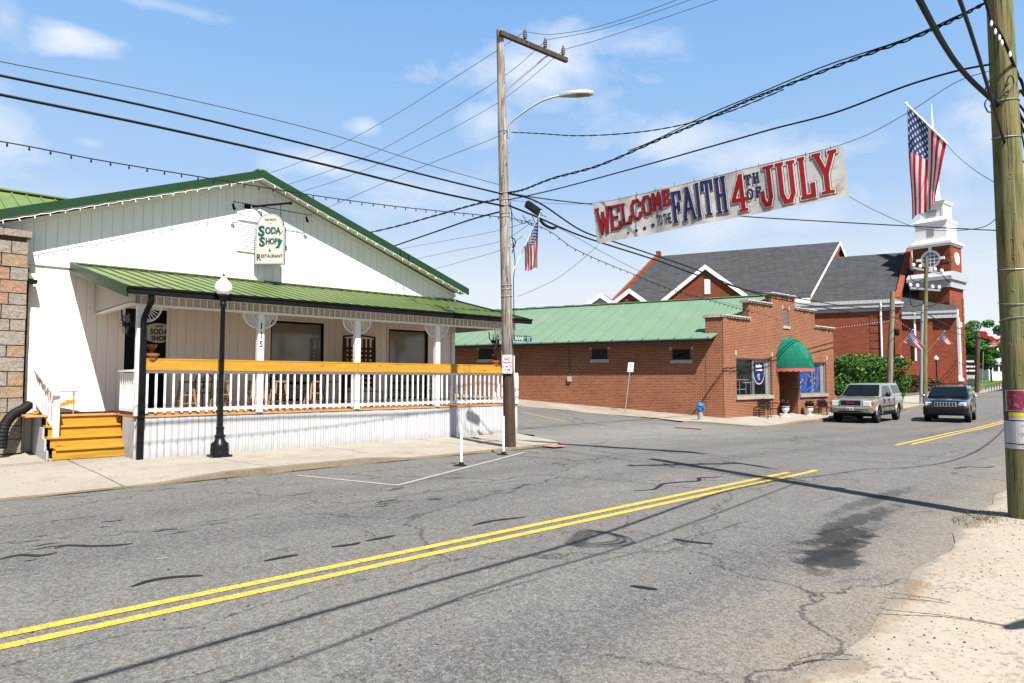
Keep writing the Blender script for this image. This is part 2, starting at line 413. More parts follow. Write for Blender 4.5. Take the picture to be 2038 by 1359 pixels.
def mat_paint(name, col, wear=0.5, under=(0.16, 0.155, 0.15)):
    m, t, b = mk(name); co = t.co(); x, y, z = t.sep(co)
    c = t.mix(t.noise(co, 9, 4), tuple(q * .72 for q in col), col)
    # transverse cracks and chipped spots that let the asphalt show
    cr = t.noise(t.comb(t.m('MULTIPLY', x, 5.5), t.m('MULTIPLY', y, .8), 0), 2.2, 4, .7, .6)
    k = t.ramp(t.m('ABSOLUTE', t.m('SUBTRACT', cr, .5)), .020, .006, 0, .8)
    k2 = t.ramp(t.noise(co, 26, 5, .7), .66 - wear * .12, .74 - wear * .12, 0, .85)
    k3 = t.ramp(t.sep(t.voro(co, 95, 'F1', 'Color'))[0], .30, .10, 0, .55)
    c = t.mix(t.m('MAXIMUM', t.m('MAXIMUM', k, k2), k3), c, under)
    t.put(b.inputs['Base Color'], c); b.inputs['Roughness'].default_value = .7
    t.put(b.inputs['Normal'], t.bump(t.noise(co, 60, 3), .4, .006))
    return m
def mat_brick(name, cols, mortar, sc=1.0, rough=.85, ms=.010):
    m, t, b = mk(name); co = t.co(); x, y, z = t.sep(co)
    v = t.comb(t.m('ADD', x, y), z, 0)
    n = t.new('ShaderNodeTexBrick'); t.put(n.inputs['Vector'], v)
    n.inputs['Scale'].default_value = 1.0; n.inputs['Brick Width'].default_value = .218 * sc; n.inputs['Row Height'].default_value = .0745 * sc
    n.inputs['Mortar Size'].default_value = ms * sc; n.inputs['Mortar Smooth'].default_value = .15; n.inputs['Bias'].default_value = -.1
    t.put(n.inputs['Color1'], cols[0]); t.put(n.inputs['Color2'], cols[1]); t.put(n.inputs['Mortar'], mortar)
    c = t.mix(t.ramp(t.noise(co, .7, 5, .6), .35, .7, 0, .45), n.outputs['Color'], t.mix(.55, n.outputs['Color'], cols[2]))
    c = t.mix(t.ramp(t.noise(co, 14, 4, .6), .5, .8, 0, .3), c, tuple(q * .45 for q in cols[0]))
    t.put(b.inputs['Base Color'], c); b.inputs['Roughness'].default_value = rough; b.inputs['Specular IOR Level'].default_value = .25
    hgt = t.m('ADD', t.m('SUBTRACT', 1.0, n.outputs['Fac']), t.m('MULTIPLY', t.noise(co, 50, 3), .3))
    t.put(b.inputs['Normal'], t.bump(hgt, .5, .012))
    return m
def mat_siding(name, col, pitch=.235, off=0.0, groove=.010, dirt=.25):
    m, t, b = mk(name); co = t.co(); x, y, z = t.sep(co)
    u = t.m('ADD', t.m('ADD', x, y), off + 50 * pitch)
    fr = t.m('ABSOLUTE', t.m('SUBTRACT', t.m('FRACT', t.m('DIVIDE', u, pitch)), .5))
    g = t.ramp(fr, groove / pitch, groove / pitch * .5)
    idx = t.m('FLOOR', t.m('ADD', t.m('DIVIDE', u, pitch), .5))
    tone = t.noise(t.comb(t.m('MULTIPLY', idx, 3.7), 0, 0), 1.0, 1)
    c = t.mix(tone, tuple(q * .93 for q in col), tuple(min(1, q * 1.03) for q in col))
    streak = t.noise(t.comb(t.m('MULTIPLY', u, 5.0), 0, t.m('MULTIPLY', z, .7)), 1.6, 5, .6)
    c = t.mix(t.ramp(streak, .52, .8, 0, dirt), c, tuple(q * k for q, k in zip(col, (.72, .68, .60))))
    if name == 'skirt_paint':
        sp_ = t.ramp(t.m('ADD', z, t.m('MULTIPLY', t.noise(co, 5.0, 5, .7), .5)), .52, .22, 0, .55); c = t.mix(sp_, c, (0.36, 0.33, 0.28))
        c = t.mix(t.ramp(t.noise(co, 7.0, 6, .75), .66, .70, 0, .6), c, (0.30, 0.27, 0.23))
    c = t.mix(t.m('MULTIPLY', g, .55), c, tuple(q * .30 for q in col))
    t.put(b.inputs['Base Color'], c); b.inputs['Roughness'].default_value = .5
    t.put(b.inputs['Normal'], t.bump(t.m('SUBTRACT', 1.0, g), .6, .015))
    return m
def mat_wood(name, a, c2, scale=(1, 14, 14), rough=.6, knots=False):
    m, t, b = mk(name); co = t.co()
    v = t.vm('MULTIPLY', co, scale)
    n = t.noise(v, 2.2, 6, .6, .4)
    c = t.mix(t.ramp(n, .3, .7), a, c2)
    if knots:
        k = t.voro(t.vm('MULTIPLY', co, (1.3, 4.0, 5.0)), 1.0)
        c = t.mix(t.ramp(k, .10, .05, 0, .75), c, tuple(q * .3 for q in a))
    t.put(b.inputs['Base Color'], c); b.inputs['Roughness'].default_value = rough
    t.put(b.inputs['Normal'], t.bump(n, .35, .01))
    return m
def mat_pole(name, a, c2, c3):
    m, t, b = mk(name); co = t.co()
    v = t.vm('MULTIPLY', co, (9, 9, .55))
    n = t.noise(v, 2.0, 7, .68, .5); big = t.noise(co, 1.1, 4)
    c = t.mix(t.ramp(n, .35, .62), a, c2)
    c = t.mix(t.ramp(big, .5, .68, 0, .7), c, c3)
    crk = t.noise(t.vm('MULTIPLY', co, (22, 22, .9)), 1.7, 4, .6, .3)
    c = t.mix(t.ramp(crk, .58, .66, 0, .85), c, tuple(q * .2 for q in a))
    k = t.voro(t.vm('MULTIPLY', co, (4, 4, 1.6)), 1.0)
    c = t.mix(t.ramp(k, .13, .06, 0, .8), c, tuple(q * .3 for q in a))
    t.put(b.inputs['Base Color'], c); b.inputs['Roughness'].default_value = .9; b.inputs['Specular IOR Level'].default_value = .2
    t.put(b.inputs['Normal'], t.bump(t.m('ADD', n, crk), .7, .02))
    return m
def mat_shingle(name, a, c2):
    m, t, b = mk(name); co = t.co(); x, y, z = t.sep(co)
    n = t.new('ShaderNodeTexBrick'); t.put(n.inputs['Vector'], t.comb(t.m('ADD', y, t.m('MULTIPLY', x, .3)), t.m('MULTIPLY', z, 1.2), 0))
    n.inputs['Scale'].default_value = 1.0; n.inputs['Brick Width'].default_value = .33; n.inputs['Row Height'].default_value = .16; n.inputs['Mortar Size'].default_value = .008
    t.put(n.inputs['Color1'], a); t.put(n.inputs['Color2'], c2); t.put(n.inputs['Mortar'], tuple(q * .4 for q in a))
    c = t.mix(t.ramp(t.noise(co, 6.0, 6, .7), .45, .7, 0, .6), n.outputs['Color'], tuple(q * 1.7 for q in c2))
    t.put(b.inputs['Base Color'], c); b.inputs['Roughness'].default_value = .9
    t.put(b.inputs['Normal'], t.bump(t.noise(co, 12, 4), .5, .03))
    return m
def mat_leaf(name, a, c2, c3):
    m, t, b = mk(name); co = t.co()
    n = t.noise(co, 1.6, 3); n2 = t.noise(co, 11.0, 2)
    c = t.mix(t.ramp(n, .35, .65), a, c2); c = t.mix(t.ramp(n2, .5, .75, 0, .7), c, c3)
    t.put(b.inputs['Base Color'], c); b.inputs['Roughness'].default_value = .45
    b.inputs['Transmission Weight'].default_value = 0.0; b.inputs['Specular IOR Level'].default_value = .4
    return m
def mat_flag(name, fade=1.0):
    """US-pattern stripes and starred canton from UV: u along the fly, v up the hoist"""
    m, t, b = mk(name); uv = t.co('UV'); u, v, _ = t.sep(uv)
    st = t.m('FRACT', t.m('MULTIPLY', v, 6.5))
    c = t.mix(t.m('LESS_THAN', st, .5), (0.72, 0.70, 0.68), (0.50 * fade, 0.025, 0.045))
    can = t.m('MULTIPLY', t.m('LESS_THAN', u, .40), t.m('GREATER_THAN', v, 6 / 13.))
    su = t.m('MULTIPLY', u, 11 / .40); sv = t.m('MULTIPLY', t.m('SUBTRACT', v, 6 / 13.), 9 / (7 / 13.))
    fu = t.m('SUBTRACT', t.m('FRACT', su), .5); fv = t.m('SUBTRACT', t.m('FRACT', sv), .5)
    par = t.m('MODULO', t.m('ADD', t.m('FLOOR', su), t.m('FLOOR', sv)), 2.0)
    ang = t.m('ARCTAN2', fu, fv)
    rr = t.m('ADD', .36, t.m('MULTIPLY', t.m('COSINE', t.m('MULTIPLY', ang, 5.0)), .13))
    dot = t.m('LESS_THAN', t.m('SQRT', t.m('ADD', t.m('MULTIPLY', fu, fu), t.m('MULTIPLY', fv, fv))), rr)
    star = t.m('MULTIPLY', dot, t.m('LESS_THAN', par, .5))
    c = t.mix(can, c, t.mix(star, (0.035, 0.065, 0.20), (0.75, 0.75, 0.76)))
    t.put(b.inputs['Base Color'], c); b.inputs['Roughness'].default_value = .8
    # thin cloth lets some light through
    tr = t.new('ShaderNodeBsdfTranslucent'); t.put(tr.inputs[0], c)
    mx = t.new('ShaderNodeMixShader'); mx.inputs[0].default_value = .38
    t.l.new(b.outputs[0], mx.inputs[1]); t.l.new(tr.outputs[0], mx.inputs[2])
    t.l.new(mx.outputs[0], m.node_tree.nodes['Material Output'].inputs[0])
    return m
def mat_globe(name):
    m, t, b = mk(name); b.inputs['Base Color'].default_value = (.85, .84, .82, 1); b.inputs['Roughness'].default_value = .12
    b.inputs['Subsurface Weight'].default_value = .25; b.inputs['Subsurface Radius'].default_value = (.05, .05, .05)
    b.inputs['Coat Weight'].default_value = .6
    return m
def mat_glass(name, col=(0.02, 0.022, 0.022), rough=.03, spec=.9):
    m, t, b = mk(name); co = t.co()
    t.put(b.inputs['Base Color'], t.mix(t.noise(co, .8, 3), tuple(q * .6 for q in col), tuple(q * 1.5 for q in col)))
    b.inputs['Roughness'].default_value = rough; b.inputs['Specular IOR Level'].default_value = spec
    t.put(b.inputs['Normal'], t.bump(t.noise(co, 1.2, 2), .05, .05))
    return m
mat_asphalt()
mat_concrete('sidewalk_concrete', (0.50, 0.455, 0.375), (0.62, 0.57, 0.48), joint=(2.92, 5.46, 8.4, 11.4))
mat_concrete('lot_concrete', (0.68, 0.585, 0.45), (0.76, 0.68, 0.56), stain=(0.64, 0.53, 0.38), gravel=True)
mat_concrete('gravel_dirt', (0.34, 0.29, 0.22), (0.50, 0.44, 0.36), stain=(0.20, 0.16, 0.11))
mat_concrete('kerb_stone', (0.24, 0.195, 0.13), (0.42, 0.35, 0.25), stain=(0.13, 0.11, 0.08))
mat_concrete('pale_concrete', (0.55, 0.52, 0.46), (0.66, 0.62, 0.55))
mat_paint('yellow_paint', (0.86, 0.60, 0.06), .7)
mat_paint('faded_yellow', (0.55, 0.42, 0.16), 1.0)
mat_paint('white_line', (0.58, 0.56, 0.52), 1.0)
mat_paint('red_kerb', (0.62, 0.20, 0.17), 1.0, under=(0.45, 0.40, 0.33))
plain('dark_dirt', (0.085, 0.068, 0.045), .95, var=.3)  # dark dirt of the gutter line and the thin lot cracks
plain('tar', (0.022, 0.022, 0.024), .55, var=.3)
mat_brick('shop_brick', [(0.42, 0.120, 0.045), (0.25, 0.060, 0.024), (0.12, 0.036, 0.020)], (0.60, 0.40, 0.27), ms=.010)
mat_brick('church_brick', [(0.30, 0.076, 0.034), (0.20, 0.048, 0.024), (0.13, 0.034, 0.020)], (0.30, 0.15, 0.10), 2.0, ms=.006)
mat_brick('church_trim_brick', [(0.36, 0.080, 0.036), (0.29, 0.062, 0.030), (0.21, 0.045, 0.025)], (0.36, 0.17, 0.11), 2.0, ms=.005)
mat_siding('gable_siding', (0.78, 0.775, 0.755), groove=.007); mat_siding('porch_siding', (0.80, 0.745, 0.66), .235, groove=.006, dirt=.25)
mat_siding('beam_panel', (0.66, 0.60, 0.50), .16, groove=.012)
mat_siding('skirt_paint', (0.62, 0.62, 0.635), .145, groove=.007, dirt=.35)
mat_siding('church_siding', (0.56, 0.59, 0.62), .5, groove=.02)
plain('white_trim', (0.78, 0.77, 0.75), .5, var=.05, dirt=((0.45, 0.41, 0.34), 3.0, .3))
plain('white_metal', (0.80, 0.80, 0.79), .35, var=.03)
plain('grey_trim', (0.42, 0.44, 0.46), .5, var=.05)
plain('green_metal', (0.185, 0.270, 0.090), .5, var=.16, nscale=1.2, dirt=((0.30, 0.37, 0.16), 1.6, .6))
plain('green_fascia', (0.024, 0.072, 0.032), .35, var=.1)
plain('sage_metal', (0.215, 0.345, 0.225), .45, var=.10, nscale=.8, dirt=((0.33, 0.38, 0.30), .9, .5))
plain('black_metal', (0.008, 0.008, 0.009), .5, var=.2, spec=.12)
plain('black_paint', (0.011, 0.012, 0.015), .35, var=.3, nscale=14, spec=.25)
plain('black_rubber', (0.014, 0.014, 0.014), .6, var=.2)
plain('cable', (0.012, 0.012, 0.013), .55, var=.2)
plain('cable_grey', (0.10, 0.10, 0.105), .5, var=.2)
plain('steel', (0.42, 0.43, 0.44), .38, .85, var=.08)
plain('galvanised', (0.50, 0.51, 0.52), .5, .5, var=.1, nscale=16)
plain('chrome', (0.72, 0.73, 0.75), .12, 1.0, var=.03)
plain('porcelain', (0.20, 0.21, 0.22), .15, var=.2)
plain('terracotta', (0.50, 0.17, 0.085), .75, var=.15)
plain('dark_interior', (0.008, 0.008, 0.009), .7, var=.3)
plain('coping_stone', (0.52, 0.49, 0.44), .95, var=.35, nscale=9, bump=.9, bscale=8, dirt=((0.16, 0.14, 0.12), 6, .7))
plain('hydrant_blue', (0.055, 0.21, 0.42), .45, var=.12, nscale=20)
plain('hydrant_grey', (0.42, 0.44, 0.45), .55, var=.15, nscale=20, dirt=((0.2, 0.17, 0.14), 9, .6))
plain('awning_green', (0.004, 0.150, 0.095), .85, var=.14, nscale=1.5, dirt=((0.12, 0.34, 0.24), 1.4, .5))
plain('awning_red', (0.60, 0.13, 0.12), .7, var=.2, nscale=12)
plain('sign_green', (0.004, 0.135, 0.085), .35, var=.05)
plain('sign_white', (0.78, 0.78, 0.76), .4, var=.05)
plain('sign_red', (0.48, 0.02, 0.03), .5, var=.05)
plain('sign_cream', (0.72, 0.70, 0.63), .5, var=.05)
plain('ink', (0.012, 0.012, 0.016), .5, var=.1)
plain('navy', (0.018, 0.030, 0.110), .6, var=.15)
plain('banner_red', (0.36, 0.012, 0.014), .7, var=.22, nscale=7)
plain('banner_white', (0.74, 0.72, 0.69), .7, var=.1)
plain('banner_cloth', (0.60, 0.585, 0.56), .75, var=.10, nscale=2, bump=.25, bscale=9, dirt=((0.30, 0.255, 0.20), 3.4, .75))
plain('soda_green', (0.010, 0.150, 0.130), .5, var=.2)
mat_wood('pine', (0.50, 0.235, 0.022), (0.66, 0.36, 0.05), (1.2, 12, 12), .5, True)
mat_wood('pine_old', (0.40, 0.19, 0.075), (0.58, 0.31, 0.14), (1.2, 10, 10), .7, True)
mat_wood('stool_wood', (0.38, 0.22, 0.10), (0.50, 0.30, 0.14), (10, 10, 1), .5)
mat_wood('wicker', (0.045, 0.018, 0.010), (0.11, 0.045, 0.022), (14, 14, 14), .6)
mat_pole('grey_pole', (0.14, 0.105, 0.08), (0.60, 0.55, 0.49), (0.33, 0.22, 0.14))
mat_pole('dark_pole', (0.085, 0.050, 0.032), (0.17, 0.11, 0.075), (0.10, 0.07, 0.05))
mat_pole('green_pole', (0.060, 0.066, 0.026), (0.165, 0.160, 0.075), (0.20, 0.130, 0.060))
mat_pole('tan_pole', (0.22, 0.17, 0.12), (0.38, 0.31, 0.24), (0.28, 0.21, 0.15))
mat_pole('crossarm_wood', (0.045, 0.034, 0.026), (0.14, 0.11, 0.085), (0.09, 0.07, 0.05))
mat_shingle('shingle', (0.050, 0.054, 0.060), (0.085, 0.089, 0.096))
mat_leaf('hedge_leaf', (0.020, 0.055, 0.010), (0.048, 0.115, 0.018), (0.115, 0.20, 0.035))
mat_leaf('tree_leaf', (0.028, 0.080, 0.014), (0.050, 0.130, 0.024), (0.09, 0.18, 0.04))
mat_leaf('russet_leaf', (0.065, 0.060, 0.022), (0.17, 0.075, 0.040), (0.12, 0.13, 0.04))
mat_leaf('grass_blade', (0.06, 0.10, 0.02), (0.13, 0.17, 0.04), (0.22, 0.20, 0.09))
mat_leaf('dry_leaf', (0.10, 0.04, 0.015), (0.18, 0.09, 0.03), (0.2, 0.13, 0.05))
plain('lawn_grass', (0.10, 0.20, 0.028), .95, var=.35, nscale=3, bump=.8, bscale=30)
plain('earth', (0.20, 0.17, 0.11), .95, var=.3, nscale=.8, bump=.4, bscale=6)
plain('bark', (0.060, 0.045, 0.035), .95, var=.3, nscale=9, bump=.6, bscale=14)
mat_flag('flag_cloth', 1.0)
mat_globe('globe')
mat_glass('dark_glass', (.012, .013, .013), .04, .35); mat_glass('shop_glass', (0.36, 0.34, 0.27), .10, .6); mat_glass('car_glass', (0.006, 0.012, 0.014), .03, .45)
mat_glass('blue_glass', (0.02, 0.05, 0.10), .05, .8)
plain('bulb', (0.82, 0.82, 0.80), .2, var=.02)

# ================================================================== the ground
PX = [(15, 0), (24, -.15), (34, -.33), (44, -.36), (56, -.10), (80, .15), (120, .4), (200, 1.0), (500, 2.0)]
YC = [(-60, 5.6), (0, 5.74), (13, 5.93), (22, 6.95), (30.5, 7.85), (43.6, 8.8), (56, 10.3), (75, 12.6), (90, 14.4), (121, 18.5), (220, 34), (500, 80)]
YK = [(-60, 12.0), (1.3, 12.36), (4, 12.44), (7.1, 12.6), (12.2, 12.55), (26.7, 13.65), (35.3, 14.75), (46, 15.3), (56, 16.1), (75, 18.9), (89, 20.4), (121, 25), (220, 41), (500, 88)]
YS = [(-60, .9), (0, 1.42), (4, 1.80), (8.5, 2.27), (10.2, 2.54), (14, 2.75), (22, 3.0), (30, 3.6), (44, 4.4), (56, 5.4), (90, 9), (121, 12), (220, 27), (500, 72)]
def pz(x): return lerp1(PX, x)
def north(x, y):
    a = .07 * max(0.0, min(y, 46) - 16.4) * smoothstep(12.6, 16.5, x) * (1 - smoothstep(41, 47, x))
    b = (.15 + .012 * max(0, min(y, 40) - 18)) * smoothstep(42, 60, x) + .35 * smoothstep(70, 90, x) * smoothstep(2.0, 6.0, y - lerp1(YK, x))
    return a + b + (pz(x) * smoothstep(42, 58, x) if x > 42 else 0)
def g(x, y):
    k = lerp1(YK, x); a = pz(x)
    if y > k: q = min(1.0, (y - k) / 2.4); a = a * (1 - q) + north(x, y) * q
    return a
def sheet(name, xs, lo, hi, ny, zoff, matn, thick=None, zf=None):
    b = MB(); zf = zf or g
    for x in xs:
        for j in range(ny + 1):
            y = lo(x) + (hi(x) - lo(x)) * j / ny; b.v.append(Vector((x, y, zf(x, y) + (zoff(x, y) if callable(zoff) else zoff))))
    n = ny + 1
    for i in range(len(xs) - 1):
        for j in range(ny): b.f.append((i * n + j, (i + 1) * n + j, (i + 1) * n + j + 1, i * n + j + 1)); b.mi.append(0)
    return b.build(name, matn)
def span(a, b, st): n = max(1, int(round((b - a) / st))); return [a + (b - a) * i / n for i in range(n + 1)]
XS = span(-45, -6, 3) + span(-5.5, 60, .5) + span(61, 130, 1.5) + span(135, 500, 12)
# wide terrain
gb = MB(); gx = span(-400, -50, 50) + XS + [700, 1200]
gy = span(-400, -20, 40) + span(-18, 60, 1.0) + span(64, 140, 4) + span(160, 900, 60)
def gbase(x, y):
    return g(x, y) - .06 if y >= lerp1(YS, x) - 6 else pz(x) - .06
for x in gx:
    for y in gy: gb.v.append(Vector((x, y, gbase(x, y))))
n = len(gy)
for i in range(len(gx) - 1):
    for j in range(n - 1): gb.f.append((i * n + j, (i + 1) * n + j, (i + 1) * n + j + 1, i * n + j + 1)); gb.mi.append(0)
struct(gb.build('ground', 'earth'))
struct(sheet('road', XS, lambda x: lerp1(YS, x) - .7, lambda x: lerp1(YK, x), 12, 0.0, 'asphalt'))
xs2 = span(12.4, 27.5, .5)
def side_e(y): return 27.0 - (y - 16.4) * .355 - 2.3      # east edge of the side street, skewed
ss = MB(); ys = span(12.4, 70, .8)
for y in ys:
    k = (y - 12.4)
    w0 = 12.35 + min(3.0, max(0, k - .0) * .9); e0 = side_e(max(y, 15.0)) if y > 15.0 else 26.6 - (y - 12.4) * .75
    if y < 16.2: e0 = 26.9 - (y - 12.4) * .72
    for j in range(13):
        x = w0 + (e0 - w0) * j / 12; ss.v.append(Vector((x, y, g(x, y) + .004)))
for i in range(len(ys) - 1):
    for j in range(12): ss.f.append((i * 13 + j, i * 13 + j + 1, (i + 1) * 13 + j + 1, (i + 1) * 13 + j)); ss.mi.append(0)
struct(ss.build('side_street', 'asphalt'))
# sidewalk by the soda shop, with its kerb
def kh(x): return .012 + .10 * smoothstep(3.2, 4.6, x) * (1 - .75 * smoothstep(7.6, 8.6, x)) + .02 * smoothstep(9.5, 11, x)
sw = MB(); xa = span(-45, 0, 3) + span(.5, 13.0, .5)
def swend(x): return 22.0
prof = lambda x: [(lerp1(YK, x), -.03), (lerp1(YK, x) + .01, kh(x)), (lerp1(YK, x) + .15, kh(x) + .006), (lerp1(YK, x) + .16, kh(x) + .001), (14.5, .035), (16.6, .03), (19.0, .05), (22, .1)]
for x in xa:
    for (y, z) in prof(x): sw.v.append(Vector((x, y, z + (g(x, y) if y < 14 else 0))))
n = 8
for i in range(len(xa) - 1):
    for j in range(n - 1): sw.f.append((i * n + j, (i + 1) * n + j, (i + 1) * n + j + 1, i * n + j + 1)); sw.mi.append(1 if j < 2 else 0)
# rounded corner towards the side street
cpts = [(13.0, 12.58), (13.6, 12.9), (14.1, 13.6), (14.6, 15.0), (15.2, 16.6), (15.5, 19)]
o = len(sw.v)
for (x, y) in cpts: sw.v.append(Vector((x, y, g(x, y) + .03))); sw.v.append(Vector((x, y, g(x, y) - .05)))
for y in (12.58, 13.2, 14.0, 15.0, 16.6, 19.0): sw.v.append(Vector((13.0, y, .035)))
for i in range(5):
    a, b2 = o + 2 * i, o + 2 * i + 2; c, d = o + 12 + i, o + 12 + i + 1
    sw.f.append((a, b2, d, c)); sw.mi.append(0); sw.f.append((a + 1, b2 + 1, b2, a)); sw.mi.append(1)
struct(sw.build('sidewalk', ['sidewalk_concrete', 'kerb_stone']))
# sidewalk by the brick shop and beyond
sw = MB(); xa = span(24.3, 27.2, .29)[:-1] + span(27.2, 60, .8) + span(62, 130, 3)
def k2(x): return lerp1(YK, x) + (2.6 * (1 - smoothstep(24.3, 27.2, x)) ** 2 if x < 27.2 else 0)
for x in xa:
    k = k2(x)
    h = .05 + .07 * smoothstep(28, 31, x)
    for (y, z) in ((k, -.04), (k + .012, h), (k + .17, h + .004), (k + 1.4, .05), (max(k + 2.2, min(16.9, k + 3.2)), .03)): sw.v.append(Vector((x, y, g(x, y) + z)))
for i in range(len(xa) - 1):
    for j in range(4): sw.f.append((i * 5 + j, (i + 1) * 5 + j, (i + 1) * 5 + j + 1, i * 5 + j + 1)); sw.mi.append(1 if j < 2 else 0)
struct(sw.build('sidewalk', ['sidewalk_concrete', 'kerb_stone']))
# near lot, a low broken edge above the asphalt
def lotz(x, y): return pz(x) + .008 + .04 * smoothstep(-.1, .5, lerp1(YS, x) - y)
struct(sheet('near_sidewalk', XS, lambda x: lerp1(YS, x) - 9, lambda x: lerp1(YS, x) + .02 + .05 * math.sin(x * 2.1) + .03 * math.sin(x * 3.7), 24, 0.0, 'lot_concrete', zf=lotz))
# gravel verge along the brick wall
vb = MB(); ys = span(15.6, 40, .8)
for y in ys:
    e = side_e(max(y, 16.2)); w = 28.1 - (y - 16.4) * .33
    e = e + .25 * math.sin(y * 2.1) + .12 * math.sin(y * 5.3)
    if y < 16.4: e = max(e, 25.2)
    for j in range(5):
        x = e + (w + .1 - e) * j / 4; vb.v.append(Vector((x, y, g(x, y) + .012 + .03 * (j / 4))))
for i in range(len(ys) - 1):
    for j in range(4): vb.f.append((i * 5 + j, i * 5 + j + 1, (i + 1) * 5 + j + 1, (i + 1) * 5 + j)); vb.mi.append(0)
struct(vb.build('gravel_path', 'gravel_dirt'))
# painted markings: thin sheets that follow the road
def ribbon(name, pts, w, matn, z=.006, wf=None):
    b = MB(); pts = [Vector((p[0], p[1], 0)) for p in pts]
    for i, p in enumerate(pts):
        d = (pts[min(i + 1, len(pts) - 1)] - pts[max(i - 1, 0)]).normalized(); nn = Vector((-d.y, d.x, 0))
        ww = w * (wf(i / (len(pts) - 1)) if wf else 1)
        for s in (-1, 1): q = p + nn * s * ww / 2; b.v.append(Vector((q.x, q.y, g(q.x, q.y) + z)))
    for i in range(len(pts) - 1): b.f.append((2 * i, 2 * i + 1, 2 * i + 3, 2 * i + 2)); b.mi.append(0)
    return struct(fixn(b.build(name, matn)))
for off in (-.125, .125):
    ribbon('road_marking', [(x, lerp1(YC, x) + off + (.0 if x < 13 else 0)) for x in span(-30, 13.0 - off * 3, .35)], .115, 'yellow_paint')
    ribbon('road_marking', [(x, lerp1(YC, x) + off) for x in span(21.5 - off * 3, 140, .8)], .115, 'yellow_paint')
def zp(px, py, z=0): v = onZ(px, py, z); return (v.x, v.y)
def zl(a, b, n=10): return [(a[0] + (b[0] - a[0]) * i / n, a[1] + (b[1] - a[1]) * i / n) for i in range(n + 1)]
ribbon('road_marking', zl(zp(590, 946), zp(790, 966)), .09, 'white_line')
ribbon('road_marking', zl(zp(790, 967), zp(1043, 901)), .10, 'white_line', .010)
ribbon('road_marking', zl(zp(1036, 832, .1), zp(1125, 846, .0), 8), .16, 'faded_yellow', .012)
ribbon('road_marking', zl(zp(1073, 886, .02), zp(1118, 892, .0), 5), .5, 'red_kerb', .045)
ribbon('road_marking', zl(zp(1345, 850, -.02), zp(1398, 853, -.05), 5), .35, 'red_kerb', .075)
ribbon('road_marking', zl(zp(310, 1114), zp(333, 1110), 4), .03, 'white_line')
# tar crack sealing
TAR = [[(0, 1113), (40, 1105), (80, 1106), (113, 1100)], [(108, 1092), (135, 1086), (180, 1087), (225, 1086), (265, 1082)], [(262, 1168), (300, 1156), (345, 1149), (404, 1146)],
       [(526, 1117), (560, 1110), (594, 1104)], [(660, 1089), (700, 1084), (716, 1080)], [(728, 1077), (760, 1071), (786, 1066)],
       [(940, 1046), (980, 1037), (1046, 1029)], [(1262, 977), (1300, 974), (1312, 968), (1320, 963), (1350, 960), (1390, 957), (1392, 951), (1420, 950), (1437, 948)],
       [(853, 994), (880, 993)], [(1900, 932), (1925, 927), (1960, 928), (1980, 925)], [(1340, 1072), (1370, 1078), (1420, 1083)], [(1255, 1166), (1308, 1174)]]
for k in TAR:
    pts = [(v.x, v.y) for v in catmull([Vector((*zp(*p), 0)) for p in k], 6)]
    ribbon('tar_seal', pts, .06, 'tar', .004 + .0005, wf=lambda u: .35 + .9 * min(1, 4 * u * (1 - u) + .2))
for k in ([(1775, 1193), (1815, 1199), (1850, 1204), (1885, 1212)], [(1752, 1226), (1800, 1232), (1880, 1240), (1945, 1250), (2010, 1262)], [(1590, 1330), (1640, 1318), (1700, 1322)]):
    ribbon('tar_seal', [(v.x, v.y + .006 * math.sin(9 * i)) for i, v in enumerate(catmull([Vector((*zp(*p), 0)) for p in k], 6))], .022, 'dark_dirt', .055, wf=lambda u: .5 + .5 * math.sin(u * 37) ** 2)
ribbon('gutter_dirt', [(x, lerp1(YK, x) - .03 + .02 * math.sin(x * 3.3)) for x in span(-6, 12.9, .3)], .07, 'dark_dirt', .012, wf=lambda u: .55 + .45 * math.sin(u * 61))
for k in range(44):     # short dark gouges between the wheel paths
    x = rnd.uniform(-1.5, 12); y = rnd.choice([8.2, 8.9, 9.6, 10.2]) + rnd.gauss(0, .28)
    L = rnd.uniform(.08, .45)
    ribbon('tar_seal', [(x + L * i / 4, y + .02 * math.sin(i * 2 + k)) for i in range(5)], rnd.uniform(.015, .035), 'tar', .005, wf=lambda u: .3 + 3 * u * (1 - u))


# ================================================================== soda shop
YW, YP, ZD = 19.6, 16.5, .97           # wall plane, porch front plane, deck height
shop = thing('white_shop', (4, 17, 0), 'long white wooden shop with green metal roofs and a railed front porch', 'shop')
xl, xr, xa_, za = 1.9, 15.0, 7.75, 7.50   # wall ends, apex
RS = .362                                  # roof slope
def rz(x): return za - RS * abs(x - xa_)
b = MB()   # front wall, upper part slightly proud of the lower
b.prism([(xl, YW, 4.55), (xr + .1, YW, 4.55), (xr + .1, YW, rz(xr + .1)), (xa_, YW, za), (xl, YW, rz(xl))], (0, .12, 0))
b.build('gable_wall', 'gable_siding', shop)
b = MB()
b.box(2.0, 4.40, YW + .03, YW + .15, 0, 4.55); b.box(5.52, 8.30, YW + .03, YW + .15, 0, 4.55); b.box(10.0, 12.36, YW + .03, YW + .15, 0, 4.55); b.box(13.96, xr, YW + .03, YW + .15, 0, 4.55)
b.box(4.40, 5.52, YW + .03, YW + .15, 3.62, 4.55); b.box(8.30, 10.0, YW + .03, YW + .15, 3.50, 4.55); b.box(12.36, 13.96, YW + .03, YW + .15, 3.45, 4.55)
b.box(8.30, 10.0, YW + .03, YW + .15, 0, 1.12); b.box(12.36, 13.96, YW + .03, YW + .15, 0, 1.12)
b.build('front_wall', 'porch_siding', shop)
b = MB(); b.box(xr - .12, xr, YW + .15, 40, 0, 4.72); b.box(2.0, 2.12, YW + .15, 40, 0, 4.72); b.box(2.12, xr - .12, 39.9, 40, 0, 4.7)
